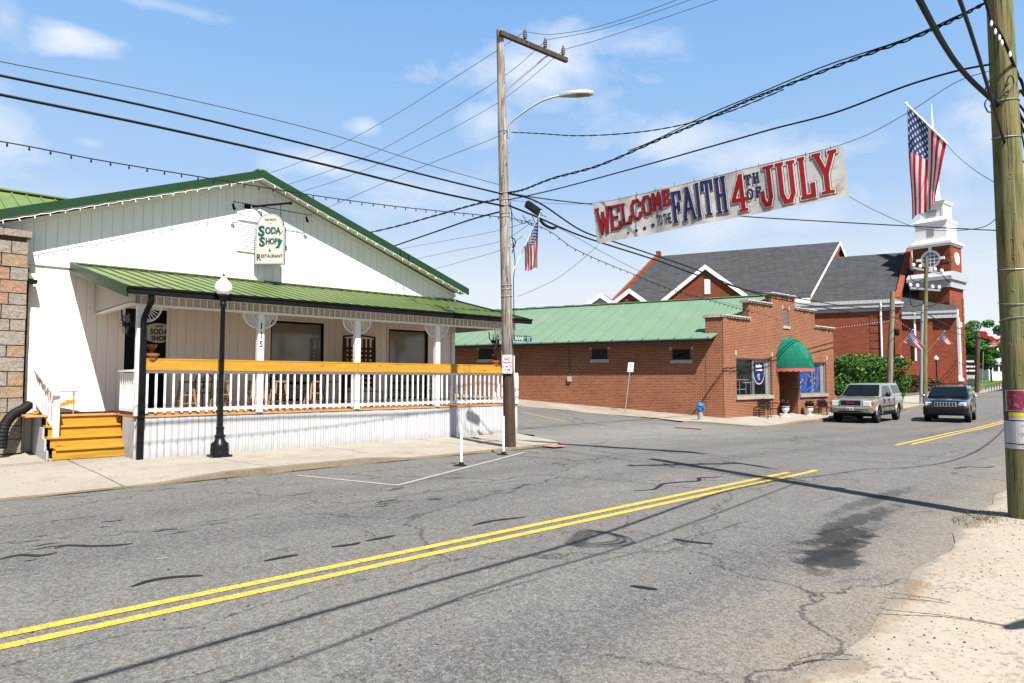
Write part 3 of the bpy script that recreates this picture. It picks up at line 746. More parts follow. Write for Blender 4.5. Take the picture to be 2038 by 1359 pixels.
b.prism([(2.12, YW + .16, 4.7), (xr - .12, YW + .16, 4.7), (xa_, YW + .16, za - .2)], (0, .1, 0))
b.build('side_wall', 'porch_siding', shop)
b = MB(); b.box(1.95, 3.3, YW - .015, YW + .02, 4.50, 4.58); b.build('wall_trim', 'white_trim', shop); b = MB(); b.box(xr - .02, xr + .13, YW - .03, YW + .16, 0, 4.5); b.build('wall_trim', 'white_trim', shop)
# main roof: two ribbed slopes with a green rake edge and white soffit
yo = YW - .52; x0r, x1r = .9, 15.35
b = MB()
for (xe, s) in ((x0r, -1), (x1r, 1)):
    ze = rz(xe) + .20; zt = za + .20
    b.prism([(xe, yo, ze), (xe, yo, ze + .05), (xa_, yo, zt + .05), (xa_, yo, zt)], (0, 21, 0))
    for i in range(48):
        y = yo + .05 + i * .44
        b.bar((xe, y, ze + .06), (xa_, y, zt + .06), .03, .03)
b.bar((xa_, yo - .01, za + .28), (xa_, yo + 21, za + .28), .30, .045)
b.build('roof', 'green_metal', shop)
b = MB()
for (xe, s) in ((x0r, -1), (x1r, 1)):
    ze = rz(xe) + .20; zt = za + .20
    b.prism([(xe, yo - .035, ze - .13), (xe, yo - .035, ze + .085), (xa_, yo - .035, zt + .085), (xa_, yo - .035, zt - .13)], (0, .033, 0))
b.build('rake_trim', 'green_fascia', shop)
b = MB()
for (xe, s) in ((x0r, -1), (x1r, 1)):
    ze = rz(xe); 
    b.prism([(xe, yo, ze + .06), (xe, yo, ze + .19), (xa_, yo, za + .19), (xa_, yo, za + .06)], (0, .03, 0))
    b.prism([(xe, yo + .03, ze + .12), (xe, yo + .03, ze + .15), (xa_, yo + .03, za + .15), (xa_, yo + .03, za + .12)], (0, .49, 0))
    b.prism([(xe + (.2 if s < 0 else -.2), YW - .03, ze + .0), (xe + (.2 if s < 0 else -.2), YW - .03, ze + .11), (xa_, YW - .03, za + .10), (xa_, YW - .03, za - .01)], (0, .028, 0))
    for i in range(40):      # soffit panel lines
        u = (i + .5) / 40; x = xe + (xa_ - xe) * u
        b.bar((x, yo + .04, rz(x) + .115), (x, YW - .04, rz(x) + .115), .012, .012)
b.build('soffit', 'white_trim', shop)
# porch roof
pTL = onY(140, 528, YW); pTR = onY(921, 599, YW); gz = 3.72
A = Vector((3.25, YW, 4.58)); B = Vector((3.70, 16.08, gz)); Cc = Vector((15.44, 16.08, gz)); D = Vector((15.20, YW, 4.60))
b = MB(); dn = Vector((0, 0, -.04))
b.add([A, B, Cc, D, A + dn, B + dn, Cc + dn, D + dn], [(0, 1, 2, 3), (7, 6, 5, 4), (0, 4, 5, 1), (1, 5, 6, 2), (2, 6, 7, 3), (3, 7, 4, 0)])
n = 38
for i in range(n):
    u = (i + .3) / n; p = A.lerp(D, u) + Vector((0, -.01, .018)); q = B.lerp(Cc, u) + Vector((0, 0, .018))
    b.bar(p, q, .04, .018)
b.bar(A + Vector((0, -.04, .05)), D + Vector((0, -.04, .05)), .12, .03)
b.build('porch_roof', 'green_metal', shop)
b = MB()
for _ in (0,):
    pass
b.prism([A + Vector((-.05, 0, -.20)), A + Vector((-.05, 0, .07)), B + Vector((-.05, 0, .05)), B + Vector((-.05, 0, -.20))], (.05, 0, 0))
b.build('porch_rake_trim', 'green_fascia', shop); b = MB()
b.prism([D + Vector((.0, 0, -.1)), D + Vector((.0, 0, .06)), Cc + Vector((.0, 0, .05)), Cc + Vector((.0, 0, -.1))], (.05, 0, 0))
b.build('porch_rake_trim', 'green_fascia', shop)
b = MB(); b.box(3.68, 15.50, 15.94, 16.09, gz - .14, gz - .02); b.box(3.66, 15.52, 15.92, 16.11, gz - .03, gz + .015)
b.build('gutter', 'black_metal', shop)
dp0 = onY(300, 592, 16.05); dp1 = onY(284.5, 700, 16.36).x
b = MB()   # downpipe with its offset elbow at the top, down the corner of the skirt
b.tube(catmull([(dp0.x, 16.02, gz - .12), (dp0.x + .01, 16.04, gz - .28), ((dp0.x + dp1) / 2, 16.2, gz - .46), (dp1, 16.34, gz - .64), (dp1, 16.36, gz - .9)], 5), .062, 8)
b.box(dp1 - .06, dp1 + .06, 16.32, 16.41, 1.0, gz - .85); b.box(dp1 - .065, dp1 + .065, 16.30, 16.40, .92, 1.14); b.box(dp1 - .06, dp1 + .06, 16.33, 16.43, .03, .96)
b.build('downpipe', 'black_metal', shop)
# porch beam, its panels and soffit
b = MB(); b.box(3.95, 15.2, YP - .07, YP + .07, 3.42, 3.60); b.build('porch_beam', 'beam_panel', shop)
b = MB()
b.box(3.93, 15.22, YP - .10, YP + .10, 3.375, 3.418); b.box(3.93, 15.22, YP - .095, YP + .09, 3.602, 3.63)
for i in range(72): b.box(4.02 + i * .155, 4.045 + i * .155, YP - .083, YP - .071, 3.42, 3.60)
b.box(3.8, 15.3, 16.11, YP - .1, 3.635, 3.65)
b.box(3.80, 3.93, YP - .10, YW, 3.375, 3.42)
b.box(3.93, 15.2, YP + .1, YW, 3.66, 3.68)
b.build('porch_soffit', 'white_trim', shop)
b = MB(); b.prism([(3.84, YP - .30, 3.45), (3.84, YP - .30, 3.62), (3.76, YW, 4.48), (3.76, YW, 3.45)], (.04, 0, 0)); b.build('porch_gable', 'beam_panel', shop); b = MB(); b.prism([(15.16, YP, 3.45), (15.16, YP, 3.68), (15.16, YW, 4.42), (15.16, YW, 3.45)], (.04, 0, 0))
b.build('porch_gable', 'beam_panel', shop)
# deck, skirt boards
b = MB()
for i in range(26): b.box(4.0 if i < 16 else 2.45, 15.35, YP - .04 + i * .1205, YP + .075 + i * .1205, ZD - .04, ZD)
b.build('deck', 'pine_old', shop)
b = MB(); x = 4.03; r2 = random.Random(3)
while x < 15.3:
    w = r2.choice([.13, .145, .145, .16]); b.box(x, x + w - .007, YP - .02 + r2.uniform(-.004, .004), YP + .01, r2.uniform(.0, .03) + .0, ZD - .05); x += w
for y in [YP + .02 + i * .145 for i in range(7)]: b.box(4.00, 4.03, y, y + .139, .03, ZD - .05)
for y in [YP + .02 + i * .145 for i in range(21)]: b.box(15.33, 15.36, y, y + .139, .0, ZD - .05)
b.build('porch_skirt', 'skirt_paint', shop)
# posts with fan brackets
PXs = [4.05, 6.72, 9.39, 12.07, 14.80]
for i, x in enumerate(PXs):
    b = MB(); b.box(x - .075, x + .075, YP - .07, YP + .07, ZD - .0, 3.372)
    po = b.build('post', 'white_trim', shop)
    for s in (-1, 1):
        if (i == 0 and s < 0): continue
        c = MB(); o3 = Vector((x + s * .078, YP, 3.365)); r = .34
        arc = [o3 + Vector((s * r * math.sin(a), 0, -r * math.cos(a))) for a in [math.pi / 2 * k / 8 for k in range(9)]]
        for p, q in zip(arc, arc[1:]): c.bar(p, q, .026, .034, up=(0, 1, 0))
        arc2 = [o3 + Vector((s * .1 * math.sin(a), 0, -.1 * math.cos(a))) for a in [math.pi / 2 * k / 4 for k in range(5)]]
        for p, q in zip(arc2, arc2[1:]): c.bar(p, q, .02, .02, up=(0, 1, 0))
        c.bar(o3, o3 + Vector((s * r, 0, 0)), .022, .022); c.bar(o3 + Vector((s * .008, 0, 0)), o3 + Vector((s * .008, 0, -r)), .022, .02)
        for k in range(1, 7):
            a = math.pi / 2 * k / 7
            c.bar(o3 + Vector((s * .1 * math.sin(a), 0, -.1 * math.cos(a))), o3 + Vector((s * r * math.sin(a), 0, -r * math.cos(a))), .014, .02, up=(0, 1, 0))
        c.build('fan_bracket', 'white_trim', po)
# front railings bay by bay, balusters each their own
bal = MB(); bal.box(-.02, .02, -.02, .02, 0, .86); balm = None
def baluster(par, p, h=.86):
    global balm
    o = bpy.data.objects.new('baluster', balm) if balm else None
    if o is None: o = MB().box(-.02, .02, -.02, .02, 0, .86).build('baluster', 'white_trim'); balm = o.data
    else: COL.objects.link(o)
    o.parent = par; o.location = Vector(p) - Vector(par.location) - Vector(shop.location)
    o.scale = (1, 1, h / .86); o.rotation_euler = (0, 0, r2.uniform(-.15, .15))
for a, c in zip(PXs, PXs[1:]):
    b = MB(); b.box(a + .078, c - .078, YP - .035, YP + .035, ZD + .08, ZD + .155); b.box(a + .078, c - .078, YP - .045, YP + .045, 1.90, 1.96)
    ra = b.build('railing', 'white_trim', shop); n = 14
    for i in range(n): baluster(ra, (a + .16 + (c - a - .32) * i / (n - 1), YP - .052, ZD + .05), .88)
b = MB(); b.box(3.99, 4.05, YP + .08, YP + 1.35, ZD + .08, ZD + .15); b.box(3.96, 4.08, YP + .08, YP + 1.42, 1.93, 1.98)
ra = b.build('railing', 'white_trim', shop)
for i in range(7): baluster(ra, (4.02, YP + .22 + i * .19, ZD + .10), .84)
b = MB(); b.box(15.25, 15.31, YP + .08, YW, ZD + .08, ZD + .15); b.box(15.22, 15.34, YP - .05, YW, 1.93, 1.98); b.box(15.22, 15.34, YP - .07, YP + .05, ZD, 1.93)
ra = b.build('railing', 'white_trim', shop)
for i in range(14): baluster(ra, (15.28, YP + .22 + i * .2, ZD + .10), .84)
b = MB(); b.box(4.14, 9.36, YP - .125, YP - .085, 1.965, 2.19); b.box(4.14, 9.36, YP - .13, YP + .02, 2.195, 2.225)
b.build('rail_board', 'pine', shop)
b = MB(); b.box(9.37, 14.95, YP - .125, YP - .085, 1.965, 2.19); b.box(9.37, 14.95, YP - .13, YP + .02, 2.195, 2.225)
b.build('rail_board', 'pine', shop)['label'] = 'newer, redder pine rail board'
# stairs (facing the street, behind the porch corner), with landing and handrail
b = MB(); NS = 4; y0s = 17.32; tr = .30; rs = (ZD - .05) / NS; SX0, SX1 = onY(115, 905, y0s).x, onY(264, 900, y0s).x
for i in range(NS):
    b.box(SX0 - .10, SX1 - .02, y0s + i * tr, y0s + i * tr + .03, .05 + i * rs, .05 + (i + 1) * rs - .035)
    if i < 3: b.box(SX0 - .16 if i else SX0 - .04, SX1 + (.0 if i else .0), y0s + i * tr - .04, y0s + (i + 1) * tr, .05 + (i + 1) * rs - .035, .05 + (i + 1) * rs)
b.build('stairs', 'pine', shop)
b = MB()
for i in range(12): b.box(2.25, SX1, y0s + 3 * tr - .04 + i * .115, y0s + 3 * tr + .07 + i * .115, ZD - .04, ZD)
b.build('landing', 'pine_old', shop)
b = MB(); y = y0s + .02
for i in range(15):
    z1 = min(ZD - .045, .05 + (int((y - y0s) / tr) + 1) * rs - .04)
    b.box(SX0 - .20, SX0 - .165, y, y + .139, .04, z1 + .0); y += .146
b.box(SX0 - .164, SX0 - .11, y0s + .6, y0s + .62, .04, .5)
b.build('stair_skirt', 'skirt_paint', shop)
n0 = onY(110, 872, y0s + .42); n1 = onY(69, 830, 19.05); hx0, hx1 = n0.x, n1.x; y1_, y2_ = y0s + .42, 19.05
b = MB(); b.box(hx0 - .055, hx0 + .055, y1_ - .055, y1_ + .055, .28, 1.42); b.box(hx1 - .045, hx1 + .045, y2_ - .05, y2_ + .05, ZD, 2.0)
b.bar((hx0, y1_ - .12, 1.42), (hx1, y2_ + .1, 2.05), .15, .04); b.bar((hx0, y1_, .66), (hx1, y2_, 1.26), .04, .07)
ra = b.build('handrail', 'white_trim', shop)
for i in range(6):
    u = (i + 1) / 7.; y = y1_ + (y2_ - y1_) * u; baluster(ra, (hx0 + (hx1 - hx0) * u, y, .66 + .60 * u), .72)
# door, with its oval lettering
b = MB(); b.box(4.42, 5.50, YW + .06, YW + .10, ZD, 3.60); dr = b.build('door', 'dark_interior', shop)
b = MB(); b.box(4.40, 4.46, YW - .0, YW + .12, ZD, 3.62); b.box(5.46, 5.52, YW - .0, YW + .12, ZD, 3.62); b.box(4.40, 5.52, YW - .001, YW + .12, 3.6, 3.66); b.build('door_frame', 'porch_siding', dr)
b = MB(); b.tube([(5.40, YW + .02, 1.9), (5.40, YW - .02, 1.95), (5.40, YW - .02, 2.3), (5.40, YW + .02, 2.35)], .012, 6); b.build('door_handle', 'steel', dr)
oc = onY(325, 663, YW + .05)
b = MB(); b.poly([(oc.x - .12 + .40 * math.cos(a), YW + .052, oc.z + .26 * math.sin(a)) for a in [2 * math.pi * k / 32 for k in range(32)]]); b.build('door_emblem', 'sign_cream', dr)
b = MB(); b.box(4.85, 5.14, YW + .050, YW + .058, 3.30, 3.36); b.build('door_sticker', 'sign_cream', dr)
def put2d(mb, vs, fs, o, ux, uy, off=Vector((0, 0, 0))):
    mb.add([Vector(o) + Vector(ux) * p[0] + Vector(uy) * p[1] + off for p in vs], fs)
def label3d(name, txt, size, o, ux, uy, nrm, matn, parent, lift=.006, bold=.02, sx=.8, center=True):
    vs, fs, w = text_mesh(txt, size, bold, sx); mb = MB()
    k = Vector(ux) * (-w / 2 if center else 0)
    put2d(mb, vs, fs, Vector(o) + k + Vector(nrm) * lift, ux, uy)
    return mb.build(name, matn, parent)
EX, EZ, NY = (1, 0, 0), (0, 0, 1), (0, -1, 0)
for txt, sz, dz_ in (('FAITH', .055, .15), ('SODA', .14, -.03), ('SHOP', .13, -.20)):
    label3d('lettering', txt, sz, (oc.x - .10, YW + .052, oc.z + dz_), EX, EZ, NY, 'ink', dr, .008, .03, .85)
# windows
for (x0, x1, z1) in ((8.30, 10.0, 3.50), (12.36, 13.96, 3.45)):
    b = MB(); b.box(x0 + .04, x1 - .04, YW + .09, YW + .11, 1.18, z1 - .04); wo = b.build('window', 'shop_glass', shop)
    b = MB(); b.box(x0, x1, YW + .01, YW + .15, z1 - .045, z1 + .01); b.box(x0, x1, YW + .01, YW + .15, 1.12, 1.18); b.box(x1 - .05, x1, YW + .01, YW + .15, 1.18, z1 - .045); b.box(x0, x0 + .035, YW + .01, YW + .15, 1.18, z1 - .045); b.box(x0 + .035, x1 - .05, YW + .01, YW + .085, 1.62, 1.68)
    b.build('window_frame', 'black_metal', wo)
    b = MB(); b.box(x0 - .06, x0 - .002, YW - .0, YW + .05, 1.12, z1 + .07); b.box(x1 + .002, x1 + .06, YW - .0, YW + .05, 1.12, z1 + .07); b.box(x0 - .002, x1 + .002, YW - .0, YW + .05, z1 + .012, z1 + .07); b.build('window_trim', 'porch_siding', wo)
# gable vent and the small dark louvre
b = MB(); v0 = onY(472, 418, YW); v1 = onY(520, 505, YW)
b.box(v0.x, v0.x + .72, YW - .04, YW - .001, v1.z, v0.z + .08)
ve = b.build('gable_vent', 'white_trim', shop)
b = MB()
for i in range(15): z = v1.z + .08 + i * .068; b.box(v0.x + .06, v0.x + .66, YW - .046, YW - .041, z, z + .018)
b.build('vent_slats', 'grey_trim', ve)
b = MB(); q = onY(492, 418, YW); b.box(q.x - .09, q.x + .09, YW - .025, YW - .001, q.z - .16, q.z + .17); b.build('vent_opening', 'dark_interior', shop)
# house number on the second post
for k, ch in enumerate('115'):
    label3d('house_number', ch, .155, (6.72, YP - .07, 3.00 - k * .22), EX, EZ, NY, 'ink', shop, .006, .025, .85)
# string of bulbs along both rakes
for (xe, s) in ((1.2, -1), (15.2, 1)):
    pts = [Vector((xa_ + (xe - xa_) * i / 40, yo - .05, rz(xa_ + (xe - xa_) * i / 40) + .02 - .015 * (i % 2))) for i in range(41)]
    b = MB(); b.tube(pts, .008, 4); st = b.build('string_lights', 'white_metal', None, loc=(xe, yo - .05, rz(xe)))
    tag(st, 'white bulb string under the %s slope of the shop gable' % ('left' if s < 0 else 'right'), 'string lights')
    bm = None
    for i in range(1, 22):
        u = i / 22; x = xa_ + (xe - xa_) * u; p = Vector((x, yo - .055, rz(x) - .015)) - Vector(st.location)
        if bm is None: o = MB().lathe([(.006, .02), (.008, 0), (.014, -.02), (.010, -.045), (.003, -.055)], n=8).build('bulb', 'bulb', st, local=True, smooth=60); bm = o.data
        else: o = bpy.data.objects.new('bulb', bm); COL.objects.link(o); o.parent = st
        o.location = p; o.rotation_euler = (rnd.uniform(-.5, .5), rnd.uniform(-.5, .5), 0)

# ---- hanging shop sign on its pipe bracket
hs = thing('hanging_sign', (8.0, YW - 1.0, 5.4), 'cream arched sign reading Soda Shop hanging from a pipe on the white gable', 'shop sign')
p0 = onY(503, 411, YW); p1 = onY(577, 404, 18.8)
b = MB(); dirp = (p1 - p0).normalized(); b.tube([p0, p1], .034, 8); b.tube([p1 - dirp * .02, p1 + dirp * .05], .05, 8)
b.build('bracket', 'black_metal', hs)
bl = onY(507, 526, 19.42); br_ = onY(567, 527, 18.83)
su = Vector((br_.x - bl.x, br_.y - bl.y, 0)); SW = su.length; su.normalize(); sn = Vector((su.y, -su.x, 0)) * 1.0
if sn.y > 0: sn = -sn
sz0 = (bl.z + br_.z) / 2; SH = 1.50
def sp(u, v, w=0.0): return Vector((bl.x, bl.y, sz0)) + su * u + Vector((0, 0, v)) + sn * w
def outline(m):
    r = SW / 2 - m; top = SH - SW / 2 + .12; pts = [(m, m), (SW - m, m), (SW - m, top - .10), (SW - m - .05, top - .05)]
    for k in range(0, 13):
        a = math.pi * k / 12; pts.append((SW / 2 + (r - .06) * math.cos(a), top + (SH - top - m) * math.sin(a)))
    return pts + [(m + .05, top - .05), (m, top - .10)]
b = MB(); b.prism([sp(u, v, .02) for u, v in outline(0)], -sn * .06); bd = b.build('sign_board', 'ink', hs); fixn(bd)
b = MB(); b.poly([sp(u, v, .0225) for u, v in outline(.012)]); b.build('board_face', 'sign_white', bd)
b = MB(); b.poly([sp(u, v, .024) for u, v in outline(.030)]); b.build('board_line', 'ink', bd)
b = MB(); b.poly([sp(u, v, .0255) for u, v in outline(.042)]); b.build('board_panel', 'sign_cream', bd)
def slab(mb, txt, x, y, w, h, tk, fn, grow=0.0, gap=.1, lift=0.0, arch=0.0):
    """row of slab letters placed through fn(u, v, w)"""
    n = len(txt); cw = w / (n + gap * (n - 1)); e = 0
    for i, ch in enumerate(txt):
        for q in glyph(ch, x + i * cw * (1 + gap), y + arch * math.sin(math.pi * (i + .5) / n), cw, h, tk, grow):
            e += 1; mb.add([fn(a, b_, lift + e * .00025) for a, b_ in q], [(0, 1, 2, 3)])
def two(txt, x, y, w, h, tk, big=None):
    b = MB(); slab(b, txt, x, y, w, h, tk, sp, .012, .12, .027); b.build('lettering', 'ink', bd)
    b = MB(); slab(b, txt, x, y, w, h, tk * .55, sp, 0, .12, .036); b.build('lettering', 'soda_green', bd)
def sign_word(txt, size, u, v, w):
    for (bo_, m_, lf, du) in ((.050, 'ink', .002, .006), (.012, 'soda_green', .006, 0)):
        vs, fs, tw_ = text_mesh(txt, size, bo_, 1.0); k = w / tw_; mb = MB(); mb.add([sp(u + x * k + du, v + y - du, .0256 + lf) for x, y in vs], fs); mb.build('lettering', m_, bd)
sign_word('S', .30, .085, .84, .19); sign_word('ODA', .20, .285, .90, .46)
sign_word('S', .27, .12, .54, .17); sign_word('HOP', .175, .31, .60, .34)
for (u, v, w, h) in ((.10, .845, .02, .02),):
    pass
b = MB(); b.add([sp(*p, .028) for p in ((.66, .78), (.80, .70), (.70, .47), (.57, .47), (.66, .56))], [(0, 1, 2, 3, 4)]); b.build('ribbon_mark', 'soda_green', bd)
b = MB(); b.bar(sp(.70, .84, .03), sp(.80, .98, .03), .012, .003, up=sn); b.build('ribbon_mark', 'ink', bd)
def on_board(txt, size, u, v, matn='ink', sx=.8, bold=.01):
    label3d('lettering', txt, size, sp(u, v, .0256), su, (0, 0, 1), sn, matn, bd, .003, bold, sx)
on_board('&', .10, SW / 2, .37); on_board('R', .19, .13, .12, sx=.8, bold=.03); on_board('ESTAURANT', .095, .50, .20, sx=.86, bold=.03)
on_board('THE FAITH', .07, SW / 2, 1.27, sx=.75, bold=.03); on_board('- v -', .05, SW / 2, .10); on_board('~ A ~', .05, SW / 2, 1.18)
for u in (.16, .72):
    q = sp(u, SH - .10 if u > .5 else SH - .12, 0); tt = p0 + (p1 - p0) * ((q - p0).dot(dirp) / (p1 - p0).length)
    b = MB(); n = 6
    for k in range(n):
        a = q.lerp(tt, k / n); c = q.lerp(tt, (k + .9) / n); e = (su if k % 2 else sn) * .014
        b.tube([a - e * .2, a.lerp(c, .5) + e, c], .007, 4); b.tube([a + e * .2, a.lerp(c, .5) - e, c], .007, 4)
    b.build('chain', 'black_metal', hs)
# spotlights on the thin bar across the sign bracket
lb = thing('sign_spotlights', (8.0, YW - .7, 6.6), 'pair of small black spotlights on a thin bar above the hanging sign', 'spotlights')
q0 = onY(465, 401, YW - .35); q1 = onY(611, 427, YW - .35)
b = MB(); b.tube([q0, q1], .012, 6); b.build('bar', 'black_metal', lb)
for q in (q0, q1):
    b = MB(); b.tube([q, q + Vector((0, 0, -.08))], .01, 6); b.tube([q + Vector((-.03, -.02, -.08)), q + Vector((.05, .06, -.20))], [.03, .045], 8); b.build('spotlight', 'black_metal', lb)

# ---- things on and around the porch
fan_parts = None
def wall_fan(c, yaw, label):
    f = thing('porch_fan', c, label, 'fan', 'black mist fans at the ends of the porch', rz=yaw)
    b = MB(); r = .26
    for k in range(5): rr = r * (1 - k * .2) + .02; pts = [(rr * math.cos(a), -.06 - .02 * math.sin(math.pi * k / 8), rr * math.sin(a)) for a in [2 * math.pi * j / 20 for j in range(21)]]; b.tube(pts, .006, 4)
    for k in range(20): a = 2 * math.pi * k / 20; b.tube([(0, -.09, 0), (r * .6 * math.cos(a), -.085, r * .6 * math.sin(a)), (r * math.cos(a), -.05, r * math.sin(a)), (r * .95 * math.cos(a), .05, r * .95 * math.sin(a)), (0, .09, 0)], .004, 3)
    b.build('cage', 'black_metal', f, local=True)
    b = MB()
    for k in range(3):
        a = 2 * math.pi * k / 3; e = Vector((math.cos(a), 0, math.sin(a))); w = Vector((-math.sin(a), .4, math.cos(a)))
        b.add([e * .04 - w * .03, e * .22 - w * .08, e * .22 + w * .08, e * .04 + w * .03], [(0, 1, 2, 3)])
    b.build('blades', 'grey_trim', f, local=True)
    b = MB(); b.lathe([(.05, .0), (.06, .04), (.05, .14)], n=12, axis='Y'); b.tube([(0, .12, 0), (0, .2, .1), (0, .22, .32)], .018, 6); b.build('motor', 'black_metal', f, local=True)
    return f
wall_fan(onY(258, 645, 16.75), R(35), 'round black mist fan hanging at the stair end of the porch')
wall_fan(onY(986, 680, 16.85), R(62), 'round black mist fan at the pole end of the porch, seen edge on')
def pot(c, label, plant=True):
    f = thing('planter', c, label, 'planter', 'clay planters standing on the porch rail')
    b = MB(); b.lathe([(.10, 0), (.13, .10), (.15, .10), (.16, .155), (.14, .155), (.13, .12)], n=14); b.build('pot', 'terracotta', f, local=True, smooth=40)
    b = MB(); q = random.Random(5)
    for k in range(46):
        a = q.uniform(0, 6.28); l = q.uniform(.08, .24); e = Vector((math.cos(a) * .5, math.sin(a) * .5, 1)) * l; s = Vector((-math.sin(a), math.cos(a), 0)) * .012
        b.add([Vector((0, 0, .12)) - s, Vector((0, 0, .12)) + s, Vector((0, 0, .12)) + e + s * 2, Vector((0, 0, .12)) + e - s * 2], [(0, 1, 2, 3)])
    b.build('plant', 'dry_leaf', f, local=True)
pot(onY(302, 717, YP - .06), 'clay planter with a dry plant, on the rail beside the black downpipe')
pot(onY(985, 727, YP - .06), 'clay planter with a dry plant, on the rail end by the utility pole')
# woven chair back leaning on the wall
wk = thing('wicker_swing', (11.2, 19.2, ZD), 'tall brown woven back of a swing seat standing on the porch', 'swing seat')
b = MB(); w0 = onY(683, 740, 18.6); w1 = onY(746, 670, 18.6); x0, x1 = w0.x, w1.x; z1 = w1.z
for k in range(7): x = x0 + .06 + (x1 - x0 - .12) * k / 6; b.box(x - .045, x + .045, 18.6 + (.012 if k % 2 else 0), 18.61 + (.012 if k % 2 else 0), 1.5, z1 - .08)
for k in range(9): z = 1.55 + k * .14; b.box(x0 + .04, x1 - .04, 18.605, 18.618, z, z + .085)
b.build('woven_panel', 'wicker', wk)
b = MB(); b.tube(catmull([(x0, 18.6, ZD), (x0, 18.6, z1 - .25), (x0 + .12, 18.6, z1 - .02), (x1 - .12, 18.6, z1 - .02), (x1, 18.6, z1 - .25), (x1, 18.6, ZD)], 5), .03, 6); b.build('frame', 'wicker', wk)
# bar stools and a high table
def stool(c, label):
    f = thing('bar_stool', c, label, 'bar stool', 'wooden bar stools behind the porch railing')
    b = MB(); b.lathe([(.17, .70), (.19, .72), (.19, .745), (.17, .76)], n=16); b.build('seat', 'stool_wood', f, local=True, smooth=40)
    for sx in (-1, 1):
        for sy in (-1, 1):
            b = MB(); b.bar((sx * .20, sy * .20, 0), (sx * .11, sy * .11, .71), .04, .04); b.build('leg', 'stool_wood', f, local=True)
    b = MB()
    for z, r in ((.22, .172), (.42, .147)):
        for s in (-1, 1): b.bar((-r, s * r, z), (r, s * r, z), .025, .025); b.bar((s * r, -r, z + .06), (s * r, r, z + .06), .025, .025)
    b.build('rung', 'stool_wood', f, local=True); return f
s0 = stool((6.1, 17.3, ZD), 'light wooden bar stool behind the black street lamp')
for (x, y, l) in ((6.98, 17.35, 'light wooden bar stool just right of the house-number post'), (7.55, 17.25, 'second light wooden bar stool right of the house-number post'), (8.6, 17.4, 'light wooden bar stool below the left shop window'), (5.35, 17.5, 'light wooden bar stool nearest the shop door')): dup(s0, (x, y, ZD), label=l)
def cafe_table(c, label):
    f = thing('cafe_table', c, label, 'table', 'dark cafe tables on the porch')
    b = MB(); b.box(-.42, .42, -.42, .42, .71, .74); b.build('tabletop', 'black_paint', f, local=True)
    b = MB(); b.tube([(0, 0, .02), (0, 0, .71)], .03, 8); b.box(-.28, .28, -.03, .03, 0, .03); b.box(-.03, .03, -.28, .28, .001, .031); b.build('pedestal', 'black_paint', f, local=True)
    return f
t0 = cafe_table((8.2, 18.2, ZD), 'dark square table in front of the left shop window')
for (x, y, l) in ((10.0, 18.3, 'dark square table beside the woven swing seat'), (12.6, 18.2, 'dark square table in front of the right shop window'), (6.2, 18.6, 'dark square table near the shop door')): dup(t0, (x, y, ZD), label=l)
def chair(c, yaw, label):
    f = thing('porch_chair', c, label, 'chair', 'black metal chairs on the porch', rz=yaw)
    b = MB(); b.box(-.21, .21, -.21, .21, .44, .465); b.build('seat', 'black_paint', f, local=True)
    b = MB(); b.tube(catmull([(-.20, .20, .46), (-.20, .24, .85), (0, .26, .95), (.20, .24, .85), (.20, .20, .46)], 4), .014, 6)
    for k in range(3): b.tube([(-.1 + k * .1, .21, .46), (.1 - k * .1, .25, .9)], .010, 5)
    b.tube([(.12 * math.cos(a), .235, .7 + .12 * math.sin(a)) for a in [2 * math.pi * k / 12 for k in range(13)]], .009, 4); b.build('back', 'black_paint', f, local=True)
    for sx in (-1, 1):
        for sy in (-1, 1): b = MB(); b.tube([(sx * .19, sy * .19, .44), (sx * .22, sy * .22, 0)], .013, 6); b.build('leg', 'black_paint', f, local=True)
    return f
c0 = chair((7.7, 17.7, ZD), R(20), 'black metal chair nearest the house-number post')
for (x, y, a, l) in ((8.9, 18.0, 200, 'black metal chair at the table before the left shop window'), (9.7, 17.6, 160, 'black metal chair left of the woven swing seat'), (10.5, 17.5, 15, 'black metal chair right below the woven swing seat'), (11.6, 17.8, 170, 'black metal chair left of the third porch bay post'), (12.6, 17.5, 5, 'black metal chair below the right shop window'), (5.8, 18.0, 190, 'black metal chair closest to the shop door')): dup(c0, (x, y, ZD), rz=R(a), label=l)
def rocker(c, yaw, label):
    f = thing('rocking_chair', c, label, 'rocking chair', 'white rocking chairs at the end of the porch', rz=yaw)
    for s in (-1, 1):
        b = MB(); b.tube(catmull([(-.45, s * .27, .08), (-.2, s * .27, .02), (.1, s * .27, .01), (.45, s * .27, .07)], 4), .02, 6); b.build('rocker', 'white_trim', f, local=True)
        b = MB(); b.bar((.2, s * .27, .03), (.2, s * .27, .62), .04, .04); b.bar((-.2, s * .27, .03), (-.32, s * .27, 1.1), .04, .04); b.bar((-.28, s * .27, .62), (.26, s * .27, .62), .07, .025); b.build('frame', 'white_trim', f, local=True)
    b = MB()
    for k in range(6): b.box(-.2 + k * .075, -.14 + k * .075, -.25, .25, .39, .415)
    b.build('seat', 'white_trim', f, local=True)
    b = MB()
    for k in range(7): y = -.21 + k * .07; b.bar((-.21, y, .42), (-.32, y, 1.08), .03, .015, up=(1, 0, 0))
    b.bar((-.33, -.27, 1.09), (-.33, .27, 1.09), .03, .09); b.build('back', 'white_trim', f, local=True)
    return f
rocker((13.3, 18.0, ZD), R(-80), 'white rocking chair on the porch just left of the last post bay')
rocker((14.2, 18.3, ZD), R(-100), 'white rocking chair at the far right end of the porch')
